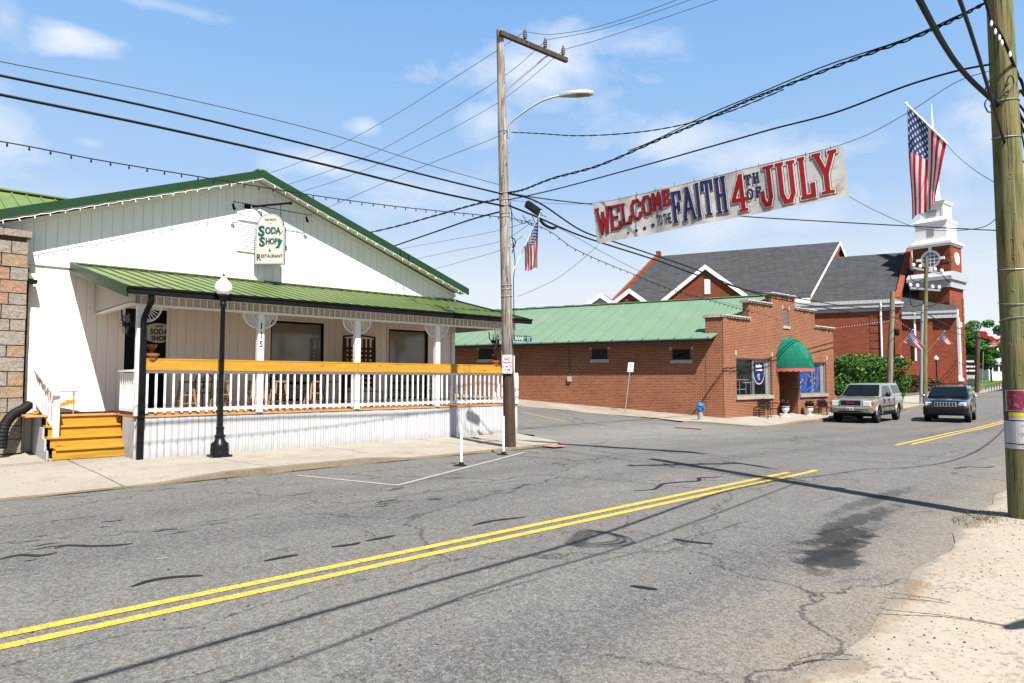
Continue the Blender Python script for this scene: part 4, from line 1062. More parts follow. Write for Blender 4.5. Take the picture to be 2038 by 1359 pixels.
# orange adirondack chair on the landing
ch = thing('adirondack_chair', onY(118, 812, 19.0) * 1.0, 'small orange wooden garden chair on the stair landing', 'chair', rz=R(-10)); ch.location.z = ZD
b = MB()
for k in range(5): y = -.22 + k * .105; b.bar((-.18, y, .22), (-.40, y, .80 + .03 * (2 - abs(k - 2))), .09, .018, up=(1, 0, 0))
b.build('back', 'pine', ch, local=True)
b = MB()
for k in range(5): b.box(-.2 + k * .105, -.11 + k * .105, -.24, .24, .25 + k * .012, .268 + k * .012)
b.build('seat', 'pine', ch, local=True)
for s in (-1, 1):
    b = MB(); b.box(-.34, .36, s * .30 - .05, s * .30 + .05, .50, .52); b.build('armrest', 'pine', ch, local=True)
    b = MB(); b.bar((-.5, s * .25, .02), (.3, s * .25, .28), .03, .08); b.bar((.28, s * .25, 0), (.28, s * .25, .5), .03, .07); b.bar((-.25, s * .26, .1), (-.3, s * .26, .5), .03, .06); b.build('leg', 'pine', ch, local=True)
bk = MB(); bk.box(0, .22, 0, .1, 0, .06); tag(bk.build('loose_brick', 'terracotta', loc=(3.18, 18.95, ZD)), 'loose red brick lying on the landing beside the orange chair', 'brick')

# ================================================================== street lamps
def street_lamp(c, label, h=3.95):
    f = thing('street_lamp', c, label, 'street lamp', 'black street lamps with white globes')
    k = h / 3.95
    b = MB(); b.box(-.21, .21, -.21, .21, 0, .05)
    b.lathe([(.20, .05), (.20, .10), (.185, .14), (.19, .22), (.175, .30), (.12, .36), (.10, .42), (.115, .45), (.115, .48), (.085, .50), (.075, .60), (.09, .62), (.09, .66), (.06, .68)], n=16)
    for i in range(12):
        a = 2 * math.pi * i / 12; b.bar((.19 * math.cos(a), .19 * math.sin(a), .12), (.175 * math.cos(a), .175 * math.sin(a), .31), .02, .02)
    b.build('base', 'black_paint', f, local=True, smooth=40)
    b = MB(); b.lathe([(.062, .68), (.05, 3.2 * k), (.065, 3.22 * k), (.07, 3.27 * k), (.055, 3.30 * k), (.075, 3.34 * k), (.10, 3.42 * k), (.12, 3.43 * k), (.12, 3.47 * k)], n=16); b.build('pole', 'black_paint', f, local=True, smooth=40)
    b = MB(); b.ball((0, 0, 3.62 * k), .19, 20, 1.02); b.lathe([(.07, 3.79 * k), (.085, 3.80 * k), (.05, 3.84 * k), (.03, 3.87 * k)], n=12); gl = b.build('globe', 'globe', f, local=True, smooth=60)
    b = MB(); b.lathe([(.03, 3.87 * k), (.035, 3.885 * k), (.012, 3.92 * k), (.003, 4.0 * k)], n=10); b.build('finial', 'black_paint', gl, local=True)
    return f
lz = g(5.6, 15.9) + .03
lamp0 = street_lamp((5.56, 15.78, .03), 'tall black street lamp with a white globe in front of the white porch', 4.16)
for (px, py, d, l) in ((1797, 800, 60, 'distant black globe lamp at the end of the hedge'), (1866, 797, 62, 'distant black globe lamp in front of the church tower')):
    p = at(px, py, d); dup(lamp0, p, rz=.4, label=l)

# ================================================================== stone building at the left edge
st = thing('stone_building', (1, 21, 0), 'granite block building cut off by the left edge', 'building')
sx = 2.30
m, t, bb = mk('granite'); co = t.co(); x, y, z = t.sep(co)
t.put(bb.inputs['Base Color'], t.mix(t.ramp(t.noise(co, 18, 6, .7), .35, .65), (.30, .255, .21), (.50, .44, .37))); bb.inputs['Roughness'].default_value = .95
t.put(bb.inputs['Normal'], t.bump(t.noise(co, 9, 7, .7), 1.0, .05))
m, t, bb = mk('pink_granite'); co = t.co()
t.put(bb.inputs['Base Color'], t.mix(t.ramp(t.noise(co, 18, 6, .7), .35, .65), (.40, .22, .145), (.52, .34, .25))); bb.inputs['Roughness'].default_value = .95
t.put(bb.inputs['Normal'], t.bump(t.noise(co, 9, 7, .7), 1.0, .05))
m, t, bb = mk('tan_granite'); co = t.co()
t.put(bb.inputs['Base Color'], t.mix(t.ramp(t.noise(co, 18, 6, .7), .35, .65), (.36, .25, .15), (.50, .38, .26))); bb.inputs['Roughness'].default_value = .95
t.put(bb.inputs['Normal'], t.bump(t.noise(co, 9, 7, .7), 1.0, .05))
plain('stone_mortar', (.15, .105, .065), .95, var=.3)
plain('tan_brick', (.42, .27, .12), .9, var=.3, nscale=12, bump=.5)
YSB = 19.15
b = MB(); b.box(-14, sx - .03, YSB + .05, 34, 0, 5.05); b.build('wall', 'stone_mortar', st)
b = MB(); q = random.Random(11); z = .08; row = 0
while z < 4.95:
    hh = q.choice([.27, .30, .30, .33]); x = sx
    if 4.95 - z < .1: break
    w = q.uniform(.24, .34) if row % 2 else q.uniform(.42, .55)
    narrow = .75 if 1.0 < z < 3.6 else 0
    while x > -3.5:
        if narrow and x < sx - narrow:
            break
        ww = min(w, x + 4)
        if narrow: ww = min(w, x - (sx - narrow) + .001)
        if ww < .08: break
        cc = q.choice([0, 0, 1, 0, 3, 3])
        n = 4; d = .05
        b.cur = cc
        vs = []; 
        for (i, j) in ((0, 0), (1, 0), (1, 1), (0, 1)): vs.append((x - ww + .012 + i * (ww - .024), YSB + .02, z + .012 + j * (hh - .024)))
        x0_, x1_ = x - ww + .012, x - .012
        b.box(x0_, x1_, YSB + q.uniform(-.02, .01), YSB + .06, z + .010, min(z + hh - .012, 4.95))
        if x > sx - .001: b.box(sx - .04, sx + q.uniform(.0, .015), YSB + .002, YSB + .9, z + .010, min(z + hh - .012, 4.95))
        x -= ww; w = q.uniform(.28, .55)
    if narrow:      # panel of narrow tan bricks
        b.cur = 2
        k = 0
        while k * .062 < hh - .01:
            xx = sx - narrow - .01
            while xx > -3.5:
                b.box(xx - .20, xx - .01, YSB + .0 + q.uniform(0, .012), YSB + .06, z + .006 + k * .062, z + .056 + k * .062); xx -= .205
            k += 1
    z += hh; row += 1
b.build('stone_blocks', ['granite', 'pink_granite', 'tan_brick', 'tan_granite'], st)
b = MB()
x = sx + .06
while x > -4: w = q.uniform(.5, .8); b.box(x - w + .01, x, YSB - .05, YSB + .30, 5.04 + q.uniform(0, .015), 5.18 + q.uniform(0, .03)); x -= w
b.build('coping', 'granite', st)
b = MB(); b.box(sx + .005, sx + .03, YSB + .1, YSB + .16, .3, 4.3); b.tube([(sx + .06, YSB + .5, .9), (sx + .06, YSB + .5, 4.4)], .05, 8); b.box(sx + .0, sx + .22, YSB + .1, YSB + .4, 4.02, 4.10)
b.build('downpipe', 'black_metal', st)
b = MB(); b.prism([(sx + .01, YSB + .15, 4.12), (sx + .01, YSB + .15, 4.32), (sx + .16, YSB + .15, 4.12)], (0, .3, 0)); b.build('roof_edge', 'green_metal', st)
cv = MB(); path = catmull([onY(2, 893, 18.6), onY(8, 850, 18.65), onY(25, 826, 18.8), onY(45, 815, 18.95), onY(58, 805, 19.1)], 12)
rr = [.10 + (.012 if i % 2 else 0) for i in range(len(path))]
cv.tube(path, rr, 12); tag(cv.build('drain_hose', 'black_rubber', loc=path[0]), 'black corrugated drain hose bent against the granite corner', 'drain pipe')
# green roofed building behind, left
bb_ = thing('green_roofed_building', (0, 30, 0), 'green metal roof of a building rising behind the white shop on the left', 'building')
r0 = onY(0, 377, 29); r1 = onY(155, 406, 29)
b = MB(); zr = (r0.z + r1.z) / 2; xe = r1.x + .2
b.prism([(-20, 29, zr), (-20, 21.5, zr - 2.9), (-20, 21.5, zr - 3.0), (-20, 29, zr - .12), (-20, 37, zr - 3.0), (-20, 37, zr - 2.9)], (xe + 20, 0, 0)); 
for i in range(60): x = xe - .1 - i * .42; b.bar((x, 29, zr + .02), (x, 21.5, zr - 2.88), .05, .045)
b.bar((-20, 29, zr + .04), (xe, 29, zr + .04), .4, .05)
b.build('roof', 'green_metal', bb_)
b = MB(); b.box(-19.5, xe - .3, 22, 36.5, 0, zr - 2.95); b.build('wall', 'porch_siding', bb_)


# ================================================================== utility poles
def depth_of(p): return C_ * p.x + S_ * p.y
def mat_two(name, a, b_, zc):
    ma, mb_ = MATS[a], MATS[b_]
    m = ma.copy(); m.name = name; MATS[name] = m; t = NT(m.node_tree); bs = m.node_tree.nodes['Principled BSDF']
    src = bs.inputs['Base Color'].links[0].from_socket; co = t.co(); z = t.sep(co)[2]
    k = t.ramp(t.m('ADD', z, t.m('MULTIPLY', t.noise(t.vm('MULTIPLY', co, (7, 7, 1)), 1.5, 3), 1.6)), zc + .3, zc + 1.3)
    n = t.noise(t.vm('MULTIPLY', co, (9, 9, .55)), 2.0, 7, .68, .5)
    dk = t.mix(t.ramp(n, .35, .62), (0.050, 0.030, 0.020), (0.130, 0.085, 0.058))
    t.put(bs.inputs['Base Color'], t.mix(k, dk, src))
    return m
mat_two('weathered_pole', 'grey_pole', 'dark_pole', 2.6)
LB = onZ(1015, 892, .02); ld = depth_of(LB)
def LP(py):      # centre line of the left pole by photo height
    return at(lerp1([(60, 995), (385, 1003), (892, 1015)], py), py, ld)
pl = thing('utility_pole', LB, 'weathered grey wooden utility pole at the corner of the white porch', 'utility pole')
b = MB(); ys_ = [60, 200, 385, 550, 700, 800, 892, 900]
b.tube([LP(y) for y in ys_], [lerp1([(60, .095), (385, .125), (892, .155)], y) for y in ys_], 14)
b.build('shaft', 'weathered_pole', pl, smooth=50)
a0 = LP(72) + Vector((-.12, -.13, 0)); a1 = onY(1128, 120, LB.y - .05)
b = MB(); b.bar(a0, a1, .10, .125); b.build('crossarm', 'crossarm_wood', pl)
ad = (a1 - a0)
for (px, py) in ((1039, 86), (1081, 104), (1120, 122)):
    u = (px - 990) / 138.; c = a0 + ad * u + Vector((0, 0, .06))
    b = MB(); b.lathe([(.015, 0), (.02, .06), (.055, .07), (.05, .10), (.025, .105), (.06, .12), (.055, .15), (.025, .155), (.06, .17), (.055, .20), (.025, .205), (.055, .22), (.045, .25), (.03, .26), (.035, .30), (.02, .32)], c, 12)
    b.build('insulator', 'porcelain', pl, smooth=40)
b = MB(); e = a0 + ad * .74; b.bar(LP(182) + Vector((.1, 0, 0)), e, .03, .006, up=(0, 1, 0)); b.build('arm_brace', 'galvanised', pl)
b = MB(); b.bar(LP(182) + Vector((.1, .12, 0)), e + Vector((0, .12, 0)), .03, .006, up=(0, 1, 0)); b.build('arm_brace', 'galvanised', pl)
for y in (262, 385, 398, 410, 425, 432, 568, 576, 590):
    b = MB(); p = LP(y); r = lerp1([(60, .10), (385, .13), (892, .16)], y); b.tube([p + Vector((r * math.cos(a), r * math.sin(a), .012 * math.sin(3 * a))) for a in [2 * math.pi * k / 14 for k in range(15)]], .010, 4); b.build('strap', 'galvanised', pl)
for i in range(14):
    b = MB(); y = rnd.uniform(250, 640); p = LP(y); a = rnd.uniform(3.6, 5.6); b.tube([p + Vector((.12 * math.cos(a), .12 * math.sin(a), 0)), p + Vector((.19 * math.cos(a), .19 * math.sin(a), rnd.uniform(-.02, .02)))], .009, 5); b.build('bolt', 'galvanised', pl)
b = MB(); q = LP(490) + Vector((.17, -.13, 0))
b.tube(catmull([q + Vector((rnd.uniform(-.06, .06), rnd.uniform(-.05, .05), .22 - .03 * k)) for k in range(14)], 3), .014, 5)
b.tube(catmull([LP(400) + Vector((.13, -.1, 0)), LP(440) + Vector((.17, -.1, 0)), LP(470) + Vector((.13, -.13, 0)), q, LP(525) + Vector((.22, -.12, 0)), LP(560) + Vector((.15, -.12, 0)), LP(640) + Vector((.14, -.12, 0))], 5), .012, 5)
b.build('cable_bundle', 'cable', pl)
b = MB(); b.tube([onY(1022, 900, LB.y + .05) + Vector((.0, 0, .05)), onY(1023, 705, LB.y + .05)], .016, 6); b.build('ground_conduit', 'white_metal', pl)
# street light on its arm
hd = Vector((.74, -.67, 0)); hn = (hd.y, -hd.x)
def HP(px, py): return onP(px, py, LB, (hd.y, -hd.x))
stl = thing('street_light', HP(1013, 250), 'grey LED street light on a curved arm fixed to the utility pole', 'street light')
b = MB(); b.tube(catmull([HP(1012, 275), HP(1013, 252), HP(1020, 240), HP(1045, 221), HP(1080, 200), HP(1118, 189)], 5), .03, 8); b.build('arm', 'galvanised', stl, smooth=60)
f0, f1 = HP(1114, 190), HP(1180, 186); fd = (f1 - f0).normalized(); fs = Vector((fd.y, -fd.x, 0)).normalized()
b = MB(); w = [.05, .09, .13, .15, .15, .12, .05]
for i, ww in enumerate(w):
    p = f0 + (f1 - f0) * i / 6
    for (s, z) in ((-1, 0), (-.8, .07), (.8, .07), (1, 0), (.9, -.03), (-.9, -.03)): b.v.append(p + fs * s * ww + Vector((0, 0, z)))
for i in range(6):
    for k in range(6): b.f.append((i * 6 + k, i * 6 + (k + 1) % 6, (i + 1) * 6 + (k + 1) % 6, (i + 1) * 6 + k)); b.mi.append(0)
b.f += [tuple(range(6)), tuple(range(36, 42))]; b.mi += [0, 0]
hdm = fixn(b.build('lamp_head', 'galvanised', stl, smooth=50))
b = MB(); p, q = f0.lerp(f1, .5), f0.lerp(f1, .92); b.prism([p - fs * .1 + Vector((0, 0, -.032)), p + fs * .1 + Vector((0, 0, -.032)), q + fs * .08 + Vector((0, 0, -.032)), q - fs * .08 + Vector((0, 0, -.032))], (0, 0, -.012)); b.build('lens', 'faded_yellow', hdm)
# right pole, close to the camera
RB = onZ(2042, 1037, 0); rd = depth_of(RB)
rp = thing('utility_pole', RB, 'big greenish wooden utility pole with stapled posters at the right edge', 'utility pole')
rt = at(1989, 0, rd); rdir = (rt - RB) / (rt.z - RB.z)
def RP(z): return RB + rdir * z
b = MB(); zs = [-.1, .02, 1, 2, 3, 4, 5, 6.2, 8, 10.1]
b.tube([RP(z) for z in zs], [.182 - .0062 * max(z, 0) for z in zs], 24)
b.build('shaft', 'green_pole', rp, smooth=50)
cdir = Vector((.84, -.545, 0)); cc = RP(8.45)
b = MB(); b.bar(cc - cdir * 1.2 + Vector((0, .16, 0)), cc + cdir * 1.2 + Vector((0, .16, 0)), .10, .12); b.build('crossarm', 'crossarm_wood', rp)
b = MB(); b.bar(cc + cdir * .8 + Vector((0, .1, -.05)), RP(7.7), .03, .01); b.bar(cc - cdir * .8 + Vector((0, .1, -.05)), RP(7.7), .03, .01); b.build('arm_brace', 'galvanised', rp)
for s in (-1.05, -.3, .5, 1.05): MB().lathe([(.02, .06), (.055, .08), (.05, .2), (.03, .26)], cc + cdir * s + Vector((0, .16, 0)), 10).build('insulator', 'porcelain', rp)
for (z, dz_) in ((4.85, .03), (3.15, .02), (2.72, .03), (2.5, -.03), (5.3, .0)):
    b = MB(); p = RP(z); r = .188 - .0062 * z; b.tube([p + Vector((r * math.cos(a), r * math.sin(a), dz_ * math.sin(a + 1))) for a in [2 * math.pi * k / 20 for k in range(21)]], .006, 5); b.build('strap', 'galvanised', rp)
for i in range(26): b = MB(); z = rnd.uniform(1.0, 4.4); a = rnd.uniform(2.9, 4.7); p = RP(z); b.ball(p + Vector(((.184 - .0062 * z) * math.cos(a), (.184 - .0062 * z) * math.sin(a), 0)), .008, 6); b.build('nail_head', 'galvanised', rp)
def circ(z, n=20, r=.185, ph=0, am=0): p = RP(z); return [p + Vector((r * math.cos(a), r * math.sin(a), am * math.sin(a + ph))) for a in [2 * math.pi * k / n for k in range(n + 1)]]
b = MB()
def near(px, py, d=-.12): return at(px, py, rd + d)
for pts, r in (([near(1950, -30), near(1963, 8), near(1972, 38), near(1990, 65, -.25), (near(2004, 95, -.25)), near(2014, 120, -.2), near(2026, 150, 0)], .018),
               ([near(1975, 150), near(1962, 175), near(1962, 190), near(1975, 192), near(1980, 178)], .010), ([near(1972, 190), near(1960, 205), near(1966, 222), near(1976, 222)], .008),
               ([near(2016, 145, 0), near(2032, 160, .1), near(2040, 190, .1), near(2030, 180, .1), near(2022, 200, .1), near(2030, 230, .1), near(2045, 250, .1)], .02),
               ([near(2012, 150, 0), near(2022, 220, .1), near(2032, 260, .1), near(2040, 300, .1)], .010), ([near(2020, 200, .1), near(2034, 215, .1), near(2050, 240, .1)], .014),
               ([near(2024, 330, 0), near(2026, 430, 0)], .016), ([near(2000, 172, -.2), near(2010, 150, -.25), near(2018, 165, -.2), near(2004, 190, -.25), near(1996, 182, -.2), near(2008, 165, -.25)], .007),
               ([near(2022, 232, 0), near(2034, 250, .1), near(2030, 275, .1)], .010), ([near(2018, 262, 0), near(2030, 310, 0), near(2044, 330, .2)], .008)):
    b.tube(catmull(pts, 6), r, 6)
b.build('cable_bundle', 'cable', rp)
for (px, py) in ((1973, 44), (1981, 60), (1989, 72), (1994, 82), (2010, 105)): b = MB(); p = near(px, py, -.26); b.lathe([(.008, .02), (.012, 0), (.017, -.02), (.012, -.045), (.003, -.055)], p, 8); b.build('bulb', 'bulb', rp)
b = MB(); b.box(RP(3.9).x + .13, RP(3.9).x + .22, RP(3.9).y - .14, RP(3.9).y - .05, 3.82, 3.95); b.build('junction_box', 'galvanised', rp)
# posters wrapped around the right pole
def wrap(name, z0, z1, a0, a1, r, matn, parent=None, n=14):
    b = MB()
    for i in range(n + 1):
        a = a0 + (a1 - a0) * i / n
        for z in (z0, z1): p = RP(z); rr = .182 - .0062 * z + r; b.v.append(Vector((p.x + rr * math.cos(a), p.y + rr * math.sin(a), z)))
    for i in range(n): b.f.append((2 * i, 2 * i + 2, 2 * i + 3, 2 * i + 1)); b.mi.append(0)
    return b
plain('poster_red', (.30, .04, .09), .5, var=.7, nscale=22, dirt=((.62, .5, .52), 16, .6)); plain('poster_purple', (.10, .05, .20), .5, var=.3); plain('poster_paper', (.66, .64, .66), .6, var=.05); plain('poster_yellow', (.8, .72, .05), .5)
aC = math.atan2(-RB.y, -RB.x)      # angle facing the camera
def parc(px): return aC - math.asin(max(-.98, min(.98, (px - 2041) / 28.5)))
po1 = wrap('poster', 1.365, 1.625, parc(2011), parc(2064), .004, 'poster_paper').build('poster', 'poster_paper', loc=RP(1.4)); tag(po1, 'pink and red event poster stapled highest on the right pole', 'poster')
wrap('p', 1.375, 1.618, parc(2015), parc(2062), .006, '').build('picture', 'poster_red', po1)
wrap('p', 1.385, 1.54, parc(2026), parc(2034), .008, '').build('picture', 'sign_red', po1)
wrap('p', 1.385, 1.56, parc(2018), parc(2025), .008, '').build('picture', 'ink', po1)
po2 = wrap('poster', 1.245, 1.355, parc(2012), parc(2066), .004, '').build('poster', 'poster_purple', loc=RP(1.3)); tag(po2, 'narrow purple and yellow flyer between the red poster and the white notice', 'poster')
wrap('p', 1.295, 1.348, parc(2031), parc(2060), .006, '').build('picture', 'poster_yellow', po2); wrap('p', 1.255, 1.29, parc(2031), parc(2060), .006, '').build('picture', 'poster_paper', po2)
po3 = wrap('poster', .90, 1.24, parc(2012), parc(2068), .004, '').build('poster', 'poster_paper', loc=RP(1.0)); tag(po3, 'white printed notice with a black frame, lowest on the right pole', 'poster')
def curve_text(txt, size, px0, z, r, parent, matn='ink', sx=.8, bold=.02):
    vs, fs, w = text_mesh(txt, size, bold, sx); a0 = parc(px0); b = MB(); out = []
    for (u, v) in vs:
        p = RP(z); rr = .182 - .0062 * z + r; a = a0 + u / rr
        out.append(Vector((p.x + rr * math.cos(a), p.y + rr * math.sin(a), z + v)))
    b.add(out, fs); b.build('lettering', matn, parent)
wrap('t', 1.388, 1.398, parc(2018), parc(2036), .010, '', n=3).build('printed_line', 'sign_white', po1); curve_text('MISSING', .035, 2016, 1.578, .009, po1, 'sign_white', .9); 
for (z, x0_, x1_) in ((1.19, 2023, 2029), (1.188, 2031, 2040), (1.13, 2024, 2034), (1.10, 2023, 2030), (1.07, 2025, 2038), (1.03, 2023, 2029), (1.01, 2024, 2036), (.985, 2023, 2031), (.93, 2018, 2027), (.925, 2030, 2041), (1.09, 2036, 2044)): wrap('t', z, z + .009, parc(x0_), parc(x1_), .008, '', n=3).build('printed_line', 'grey_trim', po3)
b = wrap('f', .96, 1.225, parc(2019.0), parc(2020.8), .0065, '', n=2); b2 = wrap('f', .955, .966, parc(2019.0), parc(2066), .0075, ''); o = len(b.v); b.v += b2.v; b.f += [tuple(i + o for i in f) for f in b2.f]; b.mi += b2.mi; b.build('border', 'ink', po3)
# grass tuft and dirt at the foot of the pole
tf = MB(); q = random.Random(21)
for i in range(520):
    a = q.uniform(0, 6.28); r = q.uniform(.1, .85) * (1 if q.random() < .7 else .5)
    c = RB + Vector((-.35 + r * math.cos(a) * .9, .28 + r * math.sin(a) * .45, .01)); h = q.uniform(.02, .075); d = Vector((q.uniform(-.6, .6), q.uniform(-.6, .6), 1)).normalized() * h; s = Vector((q.uniform(-1, 1), q.uniform(-1, 1), 0)).normalized() * .006
    tf.add([c - s, c + s, c + d], [(0, 1, 2)], q.choice([0, 1]))
struct(tf.build('grass_tuft', ['grass_blade', 'dry_leaf']), 'stuff')
# pebbles and leaf crumbs on the lot
pb = MB(); q = random.Random(31)
for i in range(900):
    x = q.uniform(1.5, 13); y = lerp1(YS, x) - abs(q.gauss(0, 1.1)) + .1; s = q.uniform(.004, .014); z = lotz(x, y) if y < lerp1(YS, x) else g(x, y); s *= .75
    pb.add([(x - s, y, z), (x, y - s, z), (x + s, y, z), (x, y + s, z), (x, y, z + s)], [(0, 1, 4), (1, 2, 4), (2, 3, 4), (3, 0, 4)], q.choice([0, 0, 1, 2]))
for i in range(420):
    x = q.uniform(-2, 14); y = q.uniform(3, 16); s = q.uniform(.005, .016); z = g(x, y) + (.045 if y > 12.6 and x < 13 else .004)
    pb.add([(x - s, y, z), (x, y - s * .6, z + s * .3), (x + s, y, z), (x, y + s * .6, z + s * .6)], [(0, 1, 2, 3)], q.choice([0, 1]))
struct(pb.build('gravel', ['tar', 'dry_leaf', 'kerb_stone']), 'stuff')

# ================================================================== wires
def wire(name, pts, r, label, cat='power line', group=None, twist=False, matn='cable', n=6, bulbs=0, bulbm='cable'):
    c = catmull(pts, 10 if not twist else 26)
    b = MB()
    if twist:
        for s in (0, math.pi):
            q = []
            for i, p in enumerate(c):
                a = s + i * .55; q.append(p + Vector((0, math.cos(a), math.sin(a))) * r * .9)
            b.tube(q, r * .75, 4)
    else: b.tube(c, r, n)
    o = b.build(name, matn, loc=c[0]); tag(o, label, cat, group)
    if bulbs:
        bm = None; L = [0]
        for p, q in zip(c, c[1:]): L.append(L[-1] + (q - p).length)
        for k in range(bulbs):
            s = L[-1] * (k + .5) / bulbs; i = max(j for j in range(len(L)) if L[j] <= s); i = min(i, len(c) - 2); p = c[i].lerp(c[i + 1], (s - L[i]) / max(1e-6, L[i + 1] - L[i]))
            if bm is None: e = MB().lathe([(.009, .0), (.011, -.02), (.015, -.04), (.011, -.065), (.003, -.07)], n=6).build('bulb', bulbm, o, local=True); bm = e.data
            else: e = bpy.data.objects.new('bulb', bm); COL.objects.link(e); e.parent = o
            e.location = p - Vector(c[0])
    return o
YL = LB.y
def pY(pts, y=YL - .1): return [onY(px, py, y) for px, py in pts]
wire('power_line', pY([(-700, -15), (-300, 60), (0, 122), (340, 190), (640, 262), (860, 330), (996, 368)]), .008, 'thin wire, uppermost of the three running left over the shop', matn='cable_grey')
wire('power_line', pY([(-700, 18), (-300, 88), (0, 150), (340, 222), (640, 295), (860, 352), (1000, 386)]), .021, 'thick black cable, upper of the heavy pair over the soda shop roof', twist=False)
wire('power_line', pY([(-700, 60), (-300, 127), (0, 188), (340, 258), (640, 326), (860, 380), (1003, 410)]), .024, 'thick black cable, lower of the heavy pair over the soda shop roof')
wire('light_string', pY([(-500, 200), (0, 281), (200, 319), (430, 357), (620, 388), (800, 412), (1000, 432)], YL + .1), .010, 'black bulb string sagging past the peak of the white gable', 'string lights', bulbs=46)
hsk = (-.3, .954); nsk = (hsk[1], -hsk[0])
def pS(pts, base): return [onP(px, py, base, nsk) for px, py in pts]
for pts, l in (([(1040, 66), (985, 103), (780, 232), (640, 305), (500, 358)], 'thin wire falling left from the crossarm, highest of four'), ([(1083, 84), (990, 160), (770, 292), (660, 338), (540, 378)], 'thin wire falling left from the crossarm, second of four'),
               ([(1122, 100), (985, 208), (800, 305), (690, 352), (590, 385)], 'thin wire falling left behind the gable peak, third of four'), ([(1005, 262), (985, 274), (820, 340), (640, 418), (560, 448)], 'thin wire falling left from below the street light arm')):
    wire('power_line', pS(pts, onY(pts[0][0], pts[0][1], YL)), .007, l, matn='cable_grey')
def pD(pts, d0, d1):
    x0, x1 = pts[0][0], pts[-1][0]; return [at(px, py, 1 / (1 / d0 + (1 / d1 - 1 / d0) * (px - x0) / (x1 - x0))) for px, py in pts]
wire('service_wire', pD([(1000, 394), (940, 408), (870, 428), (790, 450), (712, 468), (690, 473)], ld, 26), .020, 'twisted cable dropping left from the pole to the shop roof, upper one', twist=True)
wire('service_wire', pD([(1000, 420), (940, 436), (870, 460), (762, 497), (730, 507)], ld, 26), .022, 'heavy black cable dropping left from the pole to the shop roof, lower one')
for pts, l in (([(1060, 438), (995, 458), (880, 480), (770, 500)], 'thin wire below the heavy shop cables, uppermost of three'), ([(1060, 442), (995, 480), (900, 500), (780, 526)], 'thin wire below the heavy shop cables, middle of three'), ([(1040, 470), (998, 497), (920, 520), (820, 548)], 'thin wire below the heavy shop cables, lowest of three')):
    wire('service_wire', pD(pts, ld, 27), .006, l, matn='cable_grey')
# street-crossing wires between the two poles
rdd = rd
wire('power_line', pD([(1040, 62), (1100, 68), (1200, 50), (1345, 0), (1500, -70)], ld + .3, 15), .007, 'thin overhead wire from the inner insulator to the top edge', matn='cable_grey')
wire('power_line', pD([(1084, 80), (1200, 57), (1372, 0), (1520, -62)], ld + .5, 15.3), .007, 'thin overhead wire from the middle insulator to the top edge', matn='cable_grey')
wire('power_line', pD([(1124, 98), (1200, 76), (1425, 0), (1560, -52)], ld + .8, 15.5), .007, 'thin overhead wire from the outer insulator to the top edge', matn='cable_grey')
wire('power_line', pD([(1008, 384), (1040, 378), (1100, 355), (1190, 330), (1300, 283), (1400, 240), (1480, 204), (1560, 172), (1700, 118), (1850, 62), (1950, 12), (2000, -14)], ld, rd), .020, 'heavy twisted cable crossing above the banner', twist=True)
wire('power_line', pD([(1250, 300), (1300, 280), (1400, 232), (1500, 190), (1640, 132), (1800, 78), (1920, 25), (1990, -6)], 15.5, rd - .1), .010, 'thinner cable just above the heavy twisted street crossing cable')
wire('power_line', pD([(1010, 398), (1100, 378), (1250, 338), (1420, 290), (1540, 256), (1662, 224), (1800, 172), (1900, 142), (1970, 128)], ld, rd), .014, 'long black cable between the twisted cable and the banner')
wire('power_line', pD([(1018, 263), (1080, 266), (1150, 270), (1250, 265), (1340, 252), (1440, 226), (1560, 178)], ld, 12.4), .010, 'wire from the street light joining the twisted cable', twist=True)
wire('guy_wire', pD([(1030, 590), (1060, 578), (1110, 553), (1160, 515), (1189, 489)], ld, 15.7), .005, 'thin cord from the pole to the lower left banner corner', 'wire', matn='cable_grey')
wire('guy_wire', pD([(1690, 391), (1740, 418), (1815, 450), (1880, 459), (1955, 452), (1990, 428)], 12.6, rd), .005, 'thin cord from the lower right banner corner to the big pole', 'wire', matn='cable_grey')
wire('guy_wire', pD([(1010, 398), (1090, 404), (1180, 404), (1300, 381), (1480, 337), (1682, 285), (1800, 228), (1900, 165), (1972, 140)], ld, rd), .005, 'thin cable from which the holiday banner hangs', 'wire', matn='cable_grey')
wire('power_line', pD([(1012, 384), (1080, 395), (1185, 407), (1340, 420), (1500, 432), (1760, 447), (2038, 461), (2300, 472)], ld, 20), .016, 'straight black cable passing behind the banner and the flag')
wire('guy_wire', pD([(1880, 283), (1905, 310), (1945, 342), (1985, 366)], 10.4, rd), .004, 'thin line between the large flag staff and the big pole', 'wire', matn='cable_grey')
# along the street to the next pole
FP = at(1840, 806, 50)
wire('power_line', pD([(1008, 384), (1070, 402), (1156, 458), (1222, 481), (1300, 507), (1379, 534), (1483, 576), (1585, 593), (1700, 611), (1840, 622)], ld, 50), .022, 'heavy black cable running right, upper of the pair above the brick shop')
wire('power_line', pD([(1010, 408), (1060, 428), (1140, 463), (1203, 485), (1310, 519), (1393, 549), (1497, 581), (1547, 595), (1700, 622), (1840, 640)], ld, 50), .024, 'heavy black cable running right, lower of the pair above the brick shop')
wire('power_line', pD([(1100, 447), (1140, 468), (1200, 502), (1270, 538), (1380, 585), (1480, 612), (1560, 640)], ld + .5, 32), .007, 'thin wire between the bulb string and the heavy street cables', matn='cable_grey')
wire('light_string', pD([(1008, 432), (1060, 445), (1100, 464), (1140, 493), (1200, 521), (1255, 543), (1335, 575), (1437, 604), (1500, 622)], ld, 29.5), .010, 'black bulb string from the pole down to the brick shop parapet', 'string lights', bulbs=40)
